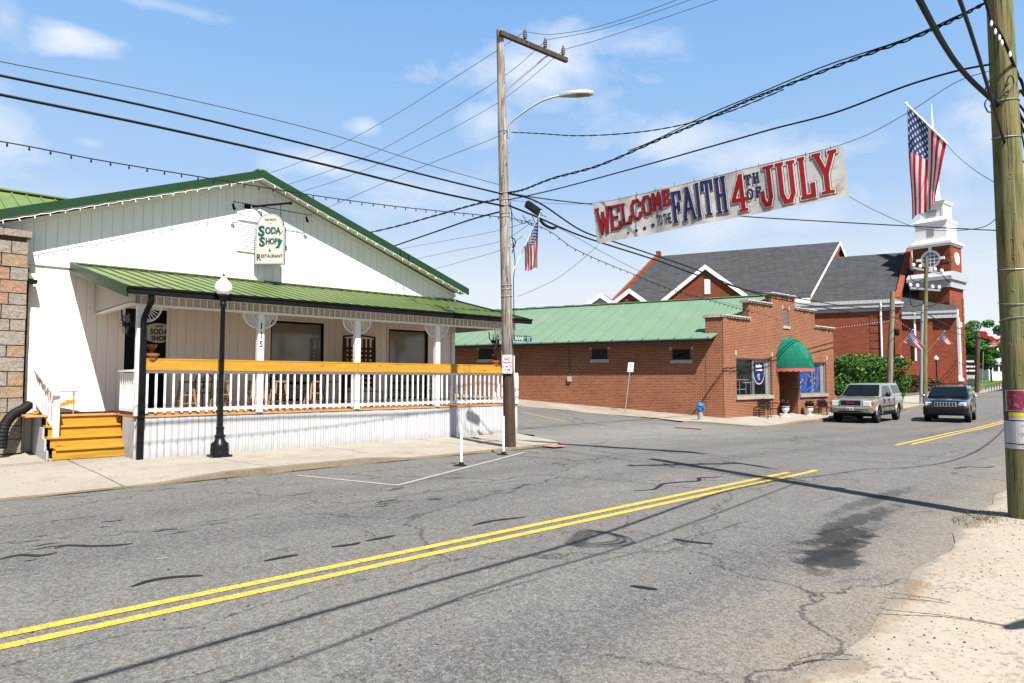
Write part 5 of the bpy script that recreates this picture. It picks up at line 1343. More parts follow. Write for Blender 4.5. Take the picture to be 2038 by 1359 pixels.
# splice box and drip loop on the heavy cable
sb = thing('splice_box', onY(1065, 412, YL), 'black cable splice box hanging on the street cable beside the pole', 'splice box')
p, q = at(1048, 405, ld), at(1075, 424, ld + .3); b = MB(); b.bar(p, q, .12, .17); b.build('case', 'black_rubber', sb)
b = MB(); b.tube(catmull([at(1075, 438, ld + .2), at(1085, 448, ld + .3), at(1100, 454, ld + .4), at(1108, 450, ld + .5)], 5), .04, 8); b.tube(catmull([at(1040, 428, ld), at(1052, 445, ld), at(1066, 448, ld), at(1060, 430, ld), at(1072, 426, ld), at(1088, 432, ld)], 5), .010, 5)
b.tube(catmull([at(1012, 400, ld), at(1022, 430, ld), at(1040, 445, ld), at(1056, 436, ld)], 5), .008, 5); b.build('drip_loop', 'cable', sb)
# the bundle that comes back over the camera from the right pole; its shadow falls on the road
off = Vector((LDIR.x, LDIR.y, 0)) / -LDIR.z
def over(px, py, z): v = onZ(px, py, 0); w = v - off * z; w.z = z; return w
bp = [over(150, 1359, 5.1), over(700, 1202, 5.0), over(1165, 1073, 4.95), RP(5.2) + Vector((-2.2, .02, .0)), RP(5.25) + Vector((-.15, .05, 0))]
ext = bp[0] + (bp[0] - bp[1]).normalized() * 14
wire('power_line', [ext] + bp, .030, 'thick dark cable bundle slanting up from the big pole to the top edge')
wire('power_line', [RP(5.25) + Vector((.15, 0, 0)), over(1700, 937, 4.95) + Vector((0, 0, 0)), over(1950, 890, 5.1), Vector((55, 6.5, 6.0))], .022, 'dark cable leaving the right side of the big pole')
wire('power_line', [over(100, 1440, 4.6), over(520, 1335, 4.6), over(1000, 1160, 4.6), over(1300, 1068, 4.7), RP(4.75) + Vector((-.1, 0, 0))], .016, 'second cable on the camera side of the big pole')
cl = over(1165, 1068, 5.45); b = MB()
for k in range(7):
    r = .36 + .03 * math.sin(k * 2.1); b.tube([cl + Vector((.05, .02 * k, -.38)) + Vector((r * math.cos(a), .10 * math.sin(2 * a) + .015 * k, r * .95 * math.sin(a))) for a in [2 * math.pi * j / 24 for j in range(25)]], .012, 5)
tag(b.build('cable_coil', 'cable', loc=cl), 'coil of spare cable hung on the line, casting the looped road shadow', 'cable coil')

# ================================================================== banner
TL, TR, BRc, BLc = at(1180, 406, 15.9), at(1678, 289, 12.75), at(1690, 390, 12.7), at(1190, 486, 15.9)
BW = ((TR - TL).length + (BRc - BLc).length) / 2; BH = ((TL - BLc).length + (TR - BRc).length) / 2
bu = (TR - TL).normalized(); bn = bu.cross(Vector((0, 0, 1))).normalized()
if bn.dot(Vector((0, 0, H)) - TL) < 0: bn = -bn
def BS(u, v, w=0.0):
    """u 0..BW, v 0..BH on the cloth"""
    a, c = u / BW, v / BH
    p = BLc.lerp(BRc, a).lerp(TL.lerp(TR, a), c)
    wv = .022 * math.sin(a * 17 + c * 1.5) * (.4 + .6 * (1 - c)) + .012 * math.sin(a * 41 + 1)
    return p + bn * (w + wv)
bn_o = thing('street_banner', BLc.lerp(TR, .5), 'long white holiday banner with red and navy lettering strung over the street', 'banner')
b = MB(); NU, NV = 90, 8
for i in range(NU + 1):
    for j in range(NV + 1):
        u = BW * i / NU; v = BH * j / NV
        if j in (0, NV): v += -.014 * abs(math.sin(i * math.pi / 15)) * (1 if j == NV else -.6)
        b.v.append(BS(u, v))
for i in range(NU):
    for j in range(NV): b.f.append((i * (NV + 1) + j, (i + 1) * (NV + 1) + j, (i + 1) * (NV + 1) + j + 1, i * (NV + 1) + j + 1)); b.mi.append(0)
cloth = b.build('cloth', 'banner_cloth', bn_o, smooth=80)
def bquads(qs, matn, lift, name='lettering'):
    b = MB()
    for k, q in enumerate(qs):      # split long strokes so they follow the cloth
        a0_, a1_, a2_, a3_ = [Vector((p[0], p[1], 0)) for p in q]; n = max(1, int((a1_ - a2_).length / .07))
        for i in range(n):
            f, h = i / n, (i + 1) / n
            b.add([BS(*(p.xy), lift + .00016 * k) for p in (a0_.lerp(a3_, f), a1_.lerp(a2_, f), a1_.lerp(a2_, h), a0_.lerp(a3_, h))], [(0, 1, 2, 3)])
    return b.build(name, matn, cloth)
def word(txt, spec, t1, outer, inner, mid=None, g1=.022, g2=.010):
    """spec: list of (u, v, w, h) per letter as fractions"""
    A_, B_, C2 = [], [], []
    for ch, (u, v, w, h) in zip(txt, spec):
        A_ += glyph(ch, u * BW, v * BH, w * BW, h * BH, t1, g1); C2 += glyph(ch, u * BW, v * BH, w * BW, h * BH, t1, g2); B_ += glyph(ch, u * BW, v * BH, w * BW, h * BH, t1, 0)
    bquads(A_, outer, .004); 
    if mid: bquads(C2, mid, .012)
    bquads(B_, inner, .019)
ws = []
for i in range(7):
    a = i / 6.; wl_ = lerp1([(0, .062), (1, .040)], a); u = .012 + .335 * (a * 1.12 - .12 * a * a) * .905; v0 = lerp1([(0, .19), (.5, .40), (1, .57)], a); v1 = lerp1([(0, .86), (.35, .84), (.7, .91), (1, .93)], a)
    ws.append((u, v0, wl_, v1 - v0))
word('WELCOME', ws, .052, 'navy', 'banner_red', None, .010)
word('FAITH', [(.350, .13, .052, .72), (.396, .13, .060, .76), (.452, .14, .030, .78), (.479, .15, .052, .79), (.530, .15, .054, .80)], .072, 'banner_red', 'navy', 'banner_white', .020, .013)
word('4', [(.592, .10, .070, .80)], .085, 'navy', 'banner_red', 'banner_white', .030, .021)
word('JULY', [(.700, .10, .068, .84), (.764, .08, .074, .86), (.838, .10, .062, .86), (.895, .12, .082, .84)], .085, 'navy', 'banner_red', 'banner_white', .030, .021)
word('TH', [(.650, .63, .028, .22), (.680, .64, .028, .22)], .030, 'navy', 'navy', None, .0)
word('OF', [(.652, .33, .028, .22), (.684, .34, .026, .22)], .030, 'navy', 'navy', None, .0)
vs, fs_, w = text_mesh('TO THE', .245 * BH, .02, .62); b = MB(); b.add([BS(.282 * BW + x * (.064 * BW / w), (.165) * BH + y, .006) for x, y in vs], fs_); b.build('lettering', 'navy', cloth)
for (u, v, r) in ((.152, .13, .045), (.188, .15, .055), (.224, .17, .063), (.262, .20, .072)):
    b = MB(); pts = [BS(u * BW + r * (1 if k % 2 == 0 else .42) * math.sin(math.pi * k / 5), v * BH + r * (1 if k % 2 == 0 else .42) * math.cos(math.pi * k / 5), .008) for k in range(10)]
    c = BS(u * BW, v * BH, .008); b.add(pts + [c], [(k, (k + 1) % 10, 10) for k in range(10)]); b.build('star', 'navy', cloth)
b = MB()
for i in range(12):
    u = BW * (i + .5) / 12; b.tube([BS(u, BH - .03), BS(u, BH + .055)], .006, 4)
b.build('ties', 'cable_grey', bn_o)

# ================================================================== flags
def flag(T, Bt, FT, FB, pole0, pole1, label, fold=.06, nf=3.0, cat='flag', group='flags on staffs along the street', sag=.0, r=.012):
    """T, Bt: hoist top / bottom on the staff; FT, FB: the fly corners"""
    f = thing('flag', Bt, label, cat, group)
    b = MB(); b.tube([pole0, pole1], r, 8); d = (pole1 - pole0).normalized(); b.ball(pole1, r * 2.2, 8); b.build('staff', 'white_metal', f)
    nrm = (FT - T).cross(Bt - T).normalized(); b = MB(); NU, NV = 44, 24
    for i in range(NU + 1):
        for j in range(NV + 1):
            u, v = i / NU, j / NV
            p = Bt.lerp(T, v).lerp(FB.lerp(FT, v), u)
            a = fold * min(1, u * 3 + .15) * math.sin(v * nf * 6.283 + u * 2.5) + fold * .5 * u * math.sin(u * 9 + v * 4)
            side = (T - Bt).normalized() * (fold * .5 * u * math.sin(v * nf * 6.283 + 1.3))
            p = p + nrm * a + side - Vector((0, 0, sag * math.sin(math.pi * v) * u))
            b.uv[len(b.v)] = (u, v); b.v.append(p)
    n = NV + 1
    for i in range(NU):
        for j in range(NV): b.f.append((i * n + j, (i + 1) * n + j, (i + 1) * n + j + 1, i * n + j + 1)); b.mi.append(0)
    b.build('cloth', 'flag_cloth', f, smooth=80)
    return f
flag(at(1806, 212, 10.9), at(1884, 284, 10.45), at(1815, 438, 10.8), at(1864, 403, 10.5), at(1886, 286, 10.42), at(1803, 206, 10.93), 'large stars and stripes flag hanging from a slanting staff near the big pole', .038, 1.25)
flag(at(1072, 430, ld - .5), at(1044, 492, ld - .4), at(1071, 532, ld - .5), at(1043, 541, ld - .4), at(1021, 540, ld - .15), at(1077, 421, ld - .5), 'small stars and stripes flag on the weathered pole beside the banner', .05, 1.5)
flag(at(1815, 659, 48), at(1797, 682, 48.3), at(1840, 690, 47.6), at(1832, 698, 47.8), at(1790, 690, 49), at(1817, 656, 48), 'stars and stripes flag beside the tan pole in front of the church', .10, 1.2, r=.02)
flag(at(1878, 662, 60), at(1864, 675, 60.3), at(1898, 686, 59.6), at(1880, 683, 59.8), at(1842, 704, 62), at(1880, 659, 60), 'stars and stripes flag flying in front of the church tower', .10, 1.2, r=.02)
flag(at(1978, 682, 86), at(1966, 689, 86), at(1990, 676, 85.5), at(1984, 688, 85.5), at(1948, 692, 88), at(1979, 679, 86), 'furthest stars and stripes flag beside the brown pole', .12, 1.2, r=.02)

# ================================================================== signs at the left pole
rs = thing('street_name_sign', at(1040, 672, ld - .2), 'small green RANEY ST street sign beside the weathered pole', 'street sign')
q0, q1 = at(1023, 666, ld - .2), at(1058, 665, ld + .25); su_ = Vector((q1.x - q0.x, q1.y - q0.y, 0)); L = su_.length; su_.normalize(); nn = Vector((su_.y, -su_.x, 0))
if nn.dot(Vector((0, 0, 0)) - q0) < 0: nn = -nn
o3 = Vector((q0.x, q0.y, q0.z - .165))
b = MB(); b.prism([o3, o3 + su_ * L, o3 + su_ * L + Vector((0, 0, .17)), o3 + Vector((0, 0, .17))], -nn * .01); b.build('plate', 'sign_green', rs)
b = MB()
for z in (.006, .158): b.bar(o3 + nn * .003 + su_ * .01 + Vector((0, 0, z)), o3 + nn * .003 + su_ * (L - .01) + Vector((0, 0, z)), .003, .006)
b.build('border', 'sign_white', rs)
vs, fs_, w = text_mesh('RANEY ST', .098, .015, 1.0); k = (L * .86) / w; b = MB(); b.add([o3 + nn * .004 + su_ * (L * .07 + x * k) + Vector((0, 0, .036 + y)) for x, y in vs], fs_); b.build('lettering', 'sign_white', rs)
b = MB(); b.bar(LP(672) + Vector((0, 0, 0)), o3 + su_ * .05 + Vector((0, 0, .08)), .03, .03); b.build('bracket', 'galvanised', rs)
np_ = thing('no_parking_sign', at(1009, 725, ld - .2), 'small white No Parking sign on the weathered pole', 'parking sign')
q = at(1000, 743, ld - .19); e = Vector((S_, -C_, 0)); nn = Vector((-C_, -S_, 0)); W_, H_ = .25, .47
b = MB(); pts = []
for (cx, cy, a0_) in ((W_ - .02, .02, -90), (W_ - .02, H_ - .02, 0), (.02, H_ - .02, 90), (.02, .02, 180)):
    for k in range(4): a = R(a0_ + 30 * k); pts.append(q + e * (cx + .02 * math.cos(a)) + Vector((0, 0, cy + .02 * math.sin(a))))
b.prism(pts, -nn * .006); b.build('plate', 'sign_white', np_)
for txt, sz, v, m_, sx_ in (('NO', .075, .33, 'sign_red', 1.0), ('PARKING', .055, .25, 'sign_red', .72), ('3 AM TO', .055, .15, 'sign_red', .72), ('6 AM', .055, .07, 'sign_red', .85)):
    label3d('lettering', txt, sz, q + e * W_ / 2 + Vector((0, 0, v)), e, (0, 0, 1), nn, m_, np_, .004, .02, sx_)
b = MB()
for v in (.445, .03): b.ball(q + e * W_ / 2 + Vector((0, 0, v)) + nn * .004, .010, 8)
b.build('bolt', 'black_metal', np_)


# ================================================================== brick shop across the side street
BC = Vector((28.0, 16.37, 0)); HB = Vector((-.3286, .9445, 0)); BRZ = math.atan2(HB.y, HB.x)
bs = thing('brick_shop', BC, 'red brick shop with a stepped parapet, green dome awning and long sage metal roof', 'shop')
def sub(o, rz=BRZ): o.rotation_euler = (0, 0, rz); return o
nb = (HB.y, -HB.x)
def SL(px, py, off=0.0):       # pixel on the side wall plane -> local (s, z)
    base = BC + Vector((-HB.y, HB.x, 0)) * off; p = onP(px, py, base, nb); return (p - base).dot(HB), p.z
# facade: stepped brick wall with openings, thickness behind the plane
def wall_open(mb, x0, x1, z0, z1, y0, y1, holes):
    """wall in the XZ plane with rectangular holes, built from boxes"""
    xs = sorted(set([x0, x1] + [h[0] for h in holes] + [h[1] for h in holes])); 
    for a, c in zip(xs, xs[1:]):
        m_ = (a + c) / 2; hs_ = sorted([(h[2], h[3]) for h in holes if h[0] <= m_ <= h[1]]); z = z0
        for (p, q) in hs_:
            if p > z: mb.box(a, c, y0, y1, z, p)
            z = q
        if z < z1: mb.box(a, c, y0, y1, z, z1)
YB = 16.37; steps = [(28.0, 30.45, 4.62), (30.45, 32.75, 5.48), (32.75, 35.35, 6.05), (35.35, 37.72, 5.48), (37.72, 40.1, 4.62)]
b = MB()
wall_open(b, 28.0, 40.1, -.35, 4.62, YB, YB + .32, [(29.2, 32.6, 1.0, 2.78), (33.3, 35.45, -.36, 2.62), (35.75, 39.05, 1.0, 2.74)])
wall_open(b, 30.45, 37.72, 4.62, 5.48, YB, YB + .32, [(34.0, 34.6, 4.55, 5.42)])
b.box(32.75, 35.35, YB, YB + .32, 5.48, 6.05)
b.box(39.78, 40.1, YB + .32, YB + 30, -.3, 4.4)
b.box(28.0, 28.45, YB - .05, YB - .001, -.35, 4.60)
fw = b.build('front_wall', 'shop_brick', bs)
b = MB(); b.box(32.6, 33.3, YB - .05, YB - .001, -.35, 2.9)
b.build('brick_pier', 'shop_brick', bs)
q = random.Random(4)
for (x0, x1, z) in steps:
    b = MB(); x = x0 - .12
    while x < x1 + .1:
        w = min(q.uniform(.16, .3), x1 + .12 - x); cm_ = (x + w / 2, YB - .06, z + .085); b.box(x + .006, x + w - .006, YB - .06, YB + .40, z + .001, z + .13 + q.uniform(-.02, .03)); b.ball((x + w / 2, YB - .05 + q.uniform(-.02, .02), z + .085), w * .45, 8, .62); x += w
    b.build('coping', 'coping_stone', bs)
# side wall (skewed street) in its own frame: x along the wall, y outwards
LW = 34.0
eR = SL(1435, 676, .4); eL = SL(888, 683, .4)
b = MB(); b.box(.02, LW, -.3, 0, -.3, 3.72); o = b.build('side_wall', 'shop_brick', bs, local=True); sub(o)
b = MB(); b.box(.0, .75, -.31, .02, -.3, 4.62); sub(b.build('side_return', 'shop_brick', bs, local=True))
b = MB(); x = -.1
while x < .8: w = q.uniform(.16, .26); b.box(x, x + w - .008, -.42, .10, 4.621, 4.76 + q.uniform(-.02, .03)); x += w
sub(b.build('coping', 'coping_stone', bs, local=True))
yr = Vector((34.05, YB, 0)) - BC; yl = yr.dot(Vector((-HB.y, HB.x, 0)))      # ridge offset (negative)
rp_ = onP(1300, 601, BC + Vector((-HB.y, HB.x, 0)) * yl, nb); ZR = rp_.z; ZE = 3.66; yo_ = .62
b = MB()
fx = lambda y: (-.0 + .30) + (-(y) * .348 if y < 0 else 0) * -1 * -1 * (-1)   # front cut follows the facade
def fs_at(y): return .36 + y * .348 if y < 0 else .36
b.add([(.36, yo_, ZE), (LW + .4, yo_, ZE), (LW + .4, yl, ZR), (fs_at(yl) + .25, yl, ZR), (.36, yo_, ZE - .05), (LW + .4, yo_, ZE - .05), (LW + .4, yl, ZR - .05), (fs_at(yl) + .25, yl, ZR - .05)],
      [(0, 1, 2, 3), (7, 6, 5, 4), (0, 4, 5, 1), (1, 5, 6, 2), (2, 6, 7, 3), (3, 7, 4, 0)])
b.add([(fs_at(yl) + .25, yl, ZR), (LW + .4, yl, ZR), (LW + .4, 2 * yl - .3, ZE), (fs_at(yl) - 1.5, 2 * yl - .3, ZE)], [(0, 1, 2, 3)])
n = 46
for i in range(n):
    s = .5 + i * .76; a = Vector((s, yo_, ZE + .01)); c = Vector((s, yl, ZR + .01))
    if s < 2.3: pass
    b.bar(a, c, .035, .032); b.tube([a + Vector((0, .0, .02)), a + Vector((0, .03, .05)), a + Vector((0, .06, .03))], .02, 5)
b.bar((fs_at(yl) + .25, yl, ZR + .03), (LW + .4, yl, ZR + .03), .34, .05)
sub(fixn(b.build('roof', 'sage_metal', bs, local=True)))
b = MB(); b.box(.36, LW + .4, yo_ - .02, yo_ + .03, ZE - .16, ZE - .052); b.box(.40, LW + .3, .02, yo_ - .03, ZE - .12, ZE - .09); sub(b.build('fascia', 'ink', bs, local=True))
b = MB(); k = 0
while k < 26: b.bar((.6 + k * 1.3, yl, ZR + .07), (1.3 + k * 1.3, yl, ZR + .07), .1, .04); k += 1
sub(b.build('ridge_vent', 'green_fascia', bs, local=True))
for (pa, pb_, py0, py1) in ((1340, 1372, 697, 716), (1180, 1207, 697, 715), (955, 981, 697, 715)):
    s1 = SL(pa, py0)[0]; s0 = SL(pb_, py0)[0]; z1 = SL(pa, py0)[1]; z0 = SL(pa, py1)[1]
    b = MB(); b.box(s0, s1, -.0, .012, z0, z1); wo = sub(b.build('side_window', 'dark_glass', bs, local=True))
    b = MB(); b.box(s0 - .03, s1 + .03, .0, .03, z1, z1 + .03); b.box(s0 - .03, s0, .0, .03, z0, z1); b.box(s1, s1 + .03, .0, .03, z0, z1); b.box((s0 + s1) / 2 - .012, (s0 + s1) / 2 + .012, .012, .025, z0, z1); sub(b.build('window_frame', 'black_paint', bs, local=True))
    b = MB(); b.box(s0 - .14, s1 + .14, .0, .07, z0 - .17, z0 - .005); sub(b.build('sill', 'pale_concrete', bs, local=True))
    for s in (s0 - .13, s1 + .13): b = MB(); b.box(s - .065, s + .065, .0, .03, z1 + .02, z1 + .16); sub(b.build('lintel_stone', 'pale_concrete', bs, local=True))
s, z = SL(1134, 752); b = MB(); b.box(s - .1, s + .1, 0, .1, z - .18, z + .08); sub(b.build('meter_box', 'pale_concrete', bs, local=True))
b = MB(); b.tube([(s, .04, z + .08), (s + .02, .04, 3.5)], .015, 6); sub(b.build('conduit', 'dark_pole', bs, local=True))
# shop windows on the facade
def pane_window(x0, x1, z0, z1, nm='shop_window'):
    b = MB(); b.box(x0, x1, YB + .14, YB + .16, z0, z1); wo = b.build(nm, 'dark_glass', bs)
    b = MB(); e = .05; m_ = (x0 + x1) / 2
    b.box(x0, x1, YB + .08, YB + .135, z1 - e, z1); b.box(x0, x1, YB + .08, YB + .135, z0, z0 + e); b.box(x0, x0 + e, YB + .08, YB + .135, z0 + e, z1 - e); b.box(x1 - e, x1, YB + .08, YB + .135, z0 + e, z1 - e); b.box(m_ - .025, m_ + .025, YB + .08, YB + .135, z0 + e, z1 - e)
    b.build('window_frame', 'galvanised', wo)
    b = MB(); x = x0 - .10
    while x < x1 + .1: w = min(.42, x1 + .1 - x); b.box(x, x + w - .006, YB - .08 + q.uniform(-.02, .01), YB + .07, z0 - .17, z0 - .002); x += w
    b.build('sill', 'lot_concrete', bs)
    for s in (x0 - .12, x1 + .02): b = MB(); b.box(s, s + .13, YB - .03, YB - .001, z1 + .12, z1 + .36); b.build('lintel_stone', 'pale_concrete', bs)
    return wo
w1 = pane_window(29.2, 32.6, 1.0, 2.78); w2 = pane_window(35.75, 39.05, 1.0, 2.74)
# navy shield banner in the left window, curtain strip, pale shapes behind the glass
cx = 31.55; b = MB(); pts = []
for k in range(13): a = math.pi * k / 12; pts.append((cx + .58 * math.cos(a + math.pi) * 1, YB + .120, 2.15 - .62 * math.sin(a)))
pts = [(cx - .58, YB + .12, 2.66)] + pts + [(cx + .58, YB + .12, 2.66)]
b.poly(pts); sh = b.build('shield_banner', 'sign_white', w1)
b = MB(); b.poly([(cx + (p[0] - cx) * .93, YB + .115, 2.15 + (p[2] - 2.15) * .93) for p in pts]); b.build('banner_field', 'navy', sh)
for (x0_, x1_, z0_, z1_) in ((-.30, -.20, 2.36, 2.52), (-.16, -.04, 2.36, 2.48), (0, .10, 2.36, 2.52), (.14, .28, 2.36, 2.48), (-.34, -.16, 2.20, 2.28), (-.13, .08, 2.20, 2.28), (.11, .34, 2.20, 2.28)): b = MB(); b.box(cx + x0_, cx + x1_, YB + .108, YB + .113, z0_, z1_); b.build('printed_mark', 'sign_white', sh)
b = MB(); b.tube([(cx + .13 * math.cos(a), YB + .108, 1.90 + .13 * math.sin(a)) for a in [2 * math.pi * k / 16 * .7 + .8 for k in range(17)]], .015, 5); b.bar((cx, YB + .108, 2.02), (cx, YB + .108, 1.75), .03, .008); b.build('emblem', 'sign_white', sh)
b = MB()
for k in range(9): x = 31.0 + k * .14; b.poly([(x, YB + .118, 2.74), (x + .12, YB + .118, 2.74), (x + .06, YB + .118, 2.67)])
b.build('pennants', 'sign_white', w1)
b = MB(); b.box(32.22, 32.53, YB + .125, YB + .138, 1.06, 2.72); b.build('curtain', 'galvanised', w1)
b = MB()
for (x0, x1, z) in ((29.4, 30.6, 1.75), (30.0, 30.8, 1.62), (29.5, 30.3, 1.30)): b.box(x0, x1, YB + .135, YB + .138, z, z + .02)
for x in (29.7, 30.3, 30.75, 31.1): b.box(x, x + .02, YB + .135, YB + .138, 1.06, 1.7)
b.build('shop_fittings', 'grey_trim', w1)
# painted holiday colours in the right window
m, t, bb2 = mk('window_art'); co = t.co(); v = t.voro(t.vm('ADD', co, (3, 0, 0)), 2.6, 'F1', 'Color'); r_, g_, b_ = t.sep(v)
n_ = t.noise(co, 1.6, 3, .5, 1.5); c = t.mix(t.ramp(n_, .42, .50), (.010, .030, .17), (.02, .10, .36)); c = t.mix(t.ramp(t.noise(t.vm('ADD', co, (9, 0, 4)), 1.5, 2, .5, 2.5), .60, .63), c, (.55, .03, .13))
c = t.mix(t.ramp(t.noise(t.vm('ADD', co, (2, 0, 7)), 2.2, 3, .5, 2.0), .62, .65), c, (.45, .66, .80)); c = t.mix(t.ramp(t.noise(t.vm('ADD', co, (12, 0, 1)), 1.3, 2, .5, 1.0), .62, .66), c, (.01, .01, .03))
t.put(bb2.inputs['Base Color'], c); bb2.inputs['Roughness'].default_value = .25
b = MB(); b.box(35.82, 38.45, YB + .136, YB + .139, 1.06, 2.45); b.build('window_painting', 'window_art', w2)
b = MB(); b.box(38.55, 38.98, YB + .136, YB + .139, 1.06, 2.68); b.build('curtain', 'galvanised', w2)
# gable louvre
b = MB(); b.box(34.0, 34.6, YB + .10, YB + .14, 4.55, 5.42)
for k in range(13): b.box(34.02, 34.58, YB + .03, YB + .10, 4.58 + k * .064, 4.60 + k * .064)
lv = b.build('louvre', 'grey_trim', bs)
b = MB(); b.box(33.9, 34.7, YB - .05, YB + .02, 4.40, 4.545); b.box(33.88, 33.99, YB - .02, YB - .001, 5.40, 5.6); b.box(34.61, 34.72, YB - .02, YB - .001, 5.40, 5.6); b.build('louvre_stones', 'coping_stone', bs)
# recessed doorway
b = MB(); b.box(33.3, 35.45, YB + 1.5, YB + 1.6, -.3, 2.62); b.box(33.3, 35.45, YB + .33, YB + 1.5, 2.62, 2.7); b.box(33.22, 33.3, YB + .33, YB + 1.5, -.3, 2.62); b.box(35.45, 35.53, YB + .33, YB + 1.5, -.3, 2.62); b.build('doorway', 'shop_brick', bs)
b = MB(); b.box(33.75, 34.7, YB + 1.42, YB + 1.48, -.1, 2.1); dd = b.build('door', 'ink', bs)
b = MB(); b.box(33.9, 34.55, YB + 1.40, YB + 1.419, .9, 1.9); b.build('door_glass', 'dark_glass', dd)
b = MB(); b.ball((34.2, YB + 1.36, 1.35), .14, 10); b.build('door_wreath', 'sign_cream', dd)
b = MB(); b.lathe([(.03, .24), (.09, .18), (.08, 0), (.04, -.05)], (33.62, YB + .1, 2.0), 8); b.build('lantern', 'black_metal', bs)
# dome awning with scalloped red valance
ax, ay, az, rx_, ry_, rz_ = 34.37, YB - .01, 2.32, 1.36, 1.25, 1.62
b = MB(); NA, NB = 14, 10; o0 = 0
for j in range(NB + 1):
    ph = math.pi / 2 * j / NB
    for i in range(NA + 1):
        th = math.pi * i / NA; rib = 1 - .018 * abs(math.sin(i * math.pi / 4 / 1.0)) ** .5
        b.v.append(Vector((ax - rx_ * math.cos(th) * math.cos(ph) * rib, ay - ry_ * math.sin(th) * math.cos(ph) * rib - .002, az + rz_ * math.sin(ph) * (1 if j else 1))))
for j in range(NB):
    for i in range(NA): b.f.append((j * (NA + 1) + i, j * (NA + 1) + i + 1, (j + 1) * (NA + 1) + i + 1, (j + 1) * (NA + 1) + i)); b.mi.append(0)
aw = b.build('awning', 'awning_green', bs)
b = MB()
for i in range(57):
    th = math.pi * i / 56; x, y = ax - rx_ * math.cos(th), ay - ry_ * math.sin(th) - .004; dz_ = .13 + .045 * abs(math.sin(i * math.pi / 4))
    b.v.append(Vector((x, y, az + .01))); b.v.append(Vector((x, y, az + .01 - dz_)))
for i in range(56): b.f.append((2 * i, 2 * i + 1, 2 * i + 3, 2 * i + 2)); b.mi.append(0)
b.build('valance', 'awning_red', aw)
# benches, urns in front of the shop
def bench(c, label):
    f = thing('bench', c, label, 'bench', 'dark metal benches in front of the brick shop')
    b = MB()
    for k in range(5): b.bar((-.6, -.05 - k * .09, .43), (.6, -.05 - k * .09, .43), .05, .02)
    b.build('seat', 'black_metal', f, local=True)
    b = MB(); b.tube(catmull([(-.6, 0, .45), (-.58, .08, .75), (-.3, .1, .86), (0, .11, .9), (.3, .1, .86), (.58, .08, .75), (.6, 0, .45)], 5), .02, 6)
    for k in range(13): x = -.48 + k * .08; b.tube([(x, 0, .45), (x, .09, .84)], .016, 4)
    for z in (.55, .66, .76): b.tube([(-.56, .05, z), (.56, .05, z)], .02, 4)
    b.build('back', 'black_metal', f, local=True)
    for s in (-1, 1):
        for y in (.02, -.42): b = MB(); b.tube(catmull([(s * .56, y, .43), (s * .54, y, .2), (s * .62, y - .03, 0)], 4), .022, 6); b.build('leg', 'black_metal', f, local=True)
        b = MB(); b.tube(catmull([(s * .58, .06, .68), (s * .58, -.2, .70), (s * .58, -.42, .66), (s * .58, -.44, .43)], 4), .018, 6); b.build('armrest', 'black_metal', f, local=True)
    return f
bz = g(31, YB - .6) + .03
b0 = bench((31.2, YB - .35, bz), 'black metal bench under the left window of the brick shop')
dup(b0, (37.7, YB - .35, g(37.7, YB - .6) + .02), label='black metal bench under the painted right window of the brick shop')
def urn(c, label):
    f = thing('urn_planter', c, label, 'planter', 'white urns beside the brick shop door')
    b = MB(); b.box(-.17, .17, -.17, .17, 0, .06); b.lathe([(.14, .06), (.07, .14), (.06, .2), (.14, .28), (.19, .38), (.17, .48), (.22, .52), (.20, .53), (.15, .46)], n=14); b.build('urn', 'white_trim', f, local=True, smooth=40)
    b = MB(); b.lathe([(.16, .42), (.2, .5), (.25, .7), (.24, .72)], n=12); b.build('pot', 'black_rubber', f, local=True)
    b = MB(); q = random.Random(2)
    for k in range(70):
        a = q.uniform(0, 6.28); l = q.uniform(.05, .2); p = Vector((q.uniform(-.16, .16), q.uniform(-.16, .16), .7)); e = Vector((math.cos(a) * .6, math.sin(a) * .6, .8)) * l; s = Vector((-math.sin(a), math.cos(a), 0)) * .02
        b.add([p - s, p + s, p + e + s, p + e - s], [(0, 1, 2, 3)])
    b.build('plant', 'dry_leaf', f, local=True); return f
u0 = urn((33.15, YB - .42, bz - .02), 'white urn planter on the left of the brick shop door')
dup(u0, (35.85, YB - .42, g(35.8, YB - .6) + .02), label='white urn planter on the right of the brick shop door')
# hydrant, sign post, delineators
hp = onZ(1394, 838, .0); hp.z = g(hp.x, hp.y) + .02
hy = thing('fire_hydrant', hp, 'blue and grey fire hydrant at the corner of the brick shop', 'fire hydrant')
b = MB(); b.lathe([(.15, 0), (.15, .04), (.11, .05), (.105, .42)], n=16); b.build('barrel', 'hydrant_grey', hy, local=True, smooth=40)
b = MB(); b.lathe([(.115, .42), (.15, .44), (.15, .48), (.12, .50), (.12, .60), (.155, .62), (.155, .65), (.13, .68), (.08, .76), (.03, .78), (.03, .84), (.015, .85)], n=16); b.build('bonnet', 'hydrant_blue', hy, local=True, smooth=40)
for (dx_, dy_) in ((1, 0), (-1, 0), (0, -1)):
    b = MB(); d = Vector((dx_, dy_, 0)); b.tube([d * .1 + Vector((0, 0, .53)), d * .18 + Vector((0, 0, .53))], .06, 10); b.tube([d * .18 + Vector((0, 0, .53)), d * .225 + Vector((0, 0, .53))], .07, 8); b.build('nozzle_cap', 'hydrant_blue', hy, local=True)
sp0 = onZ(1244, 826, .13); sp0.z = g(sp0.x, sp0.y); k = depth_of(sp0)
sg = thing('blank_sign', sp0, 'leaning post with a blank white sign beside the brick side wall', 'sign')
tp = at(1254, 722, k); b = MB(); b.bar(sp0, at(1255, 724, k), .055, .03); b.build('post', 'galvanised', sg)
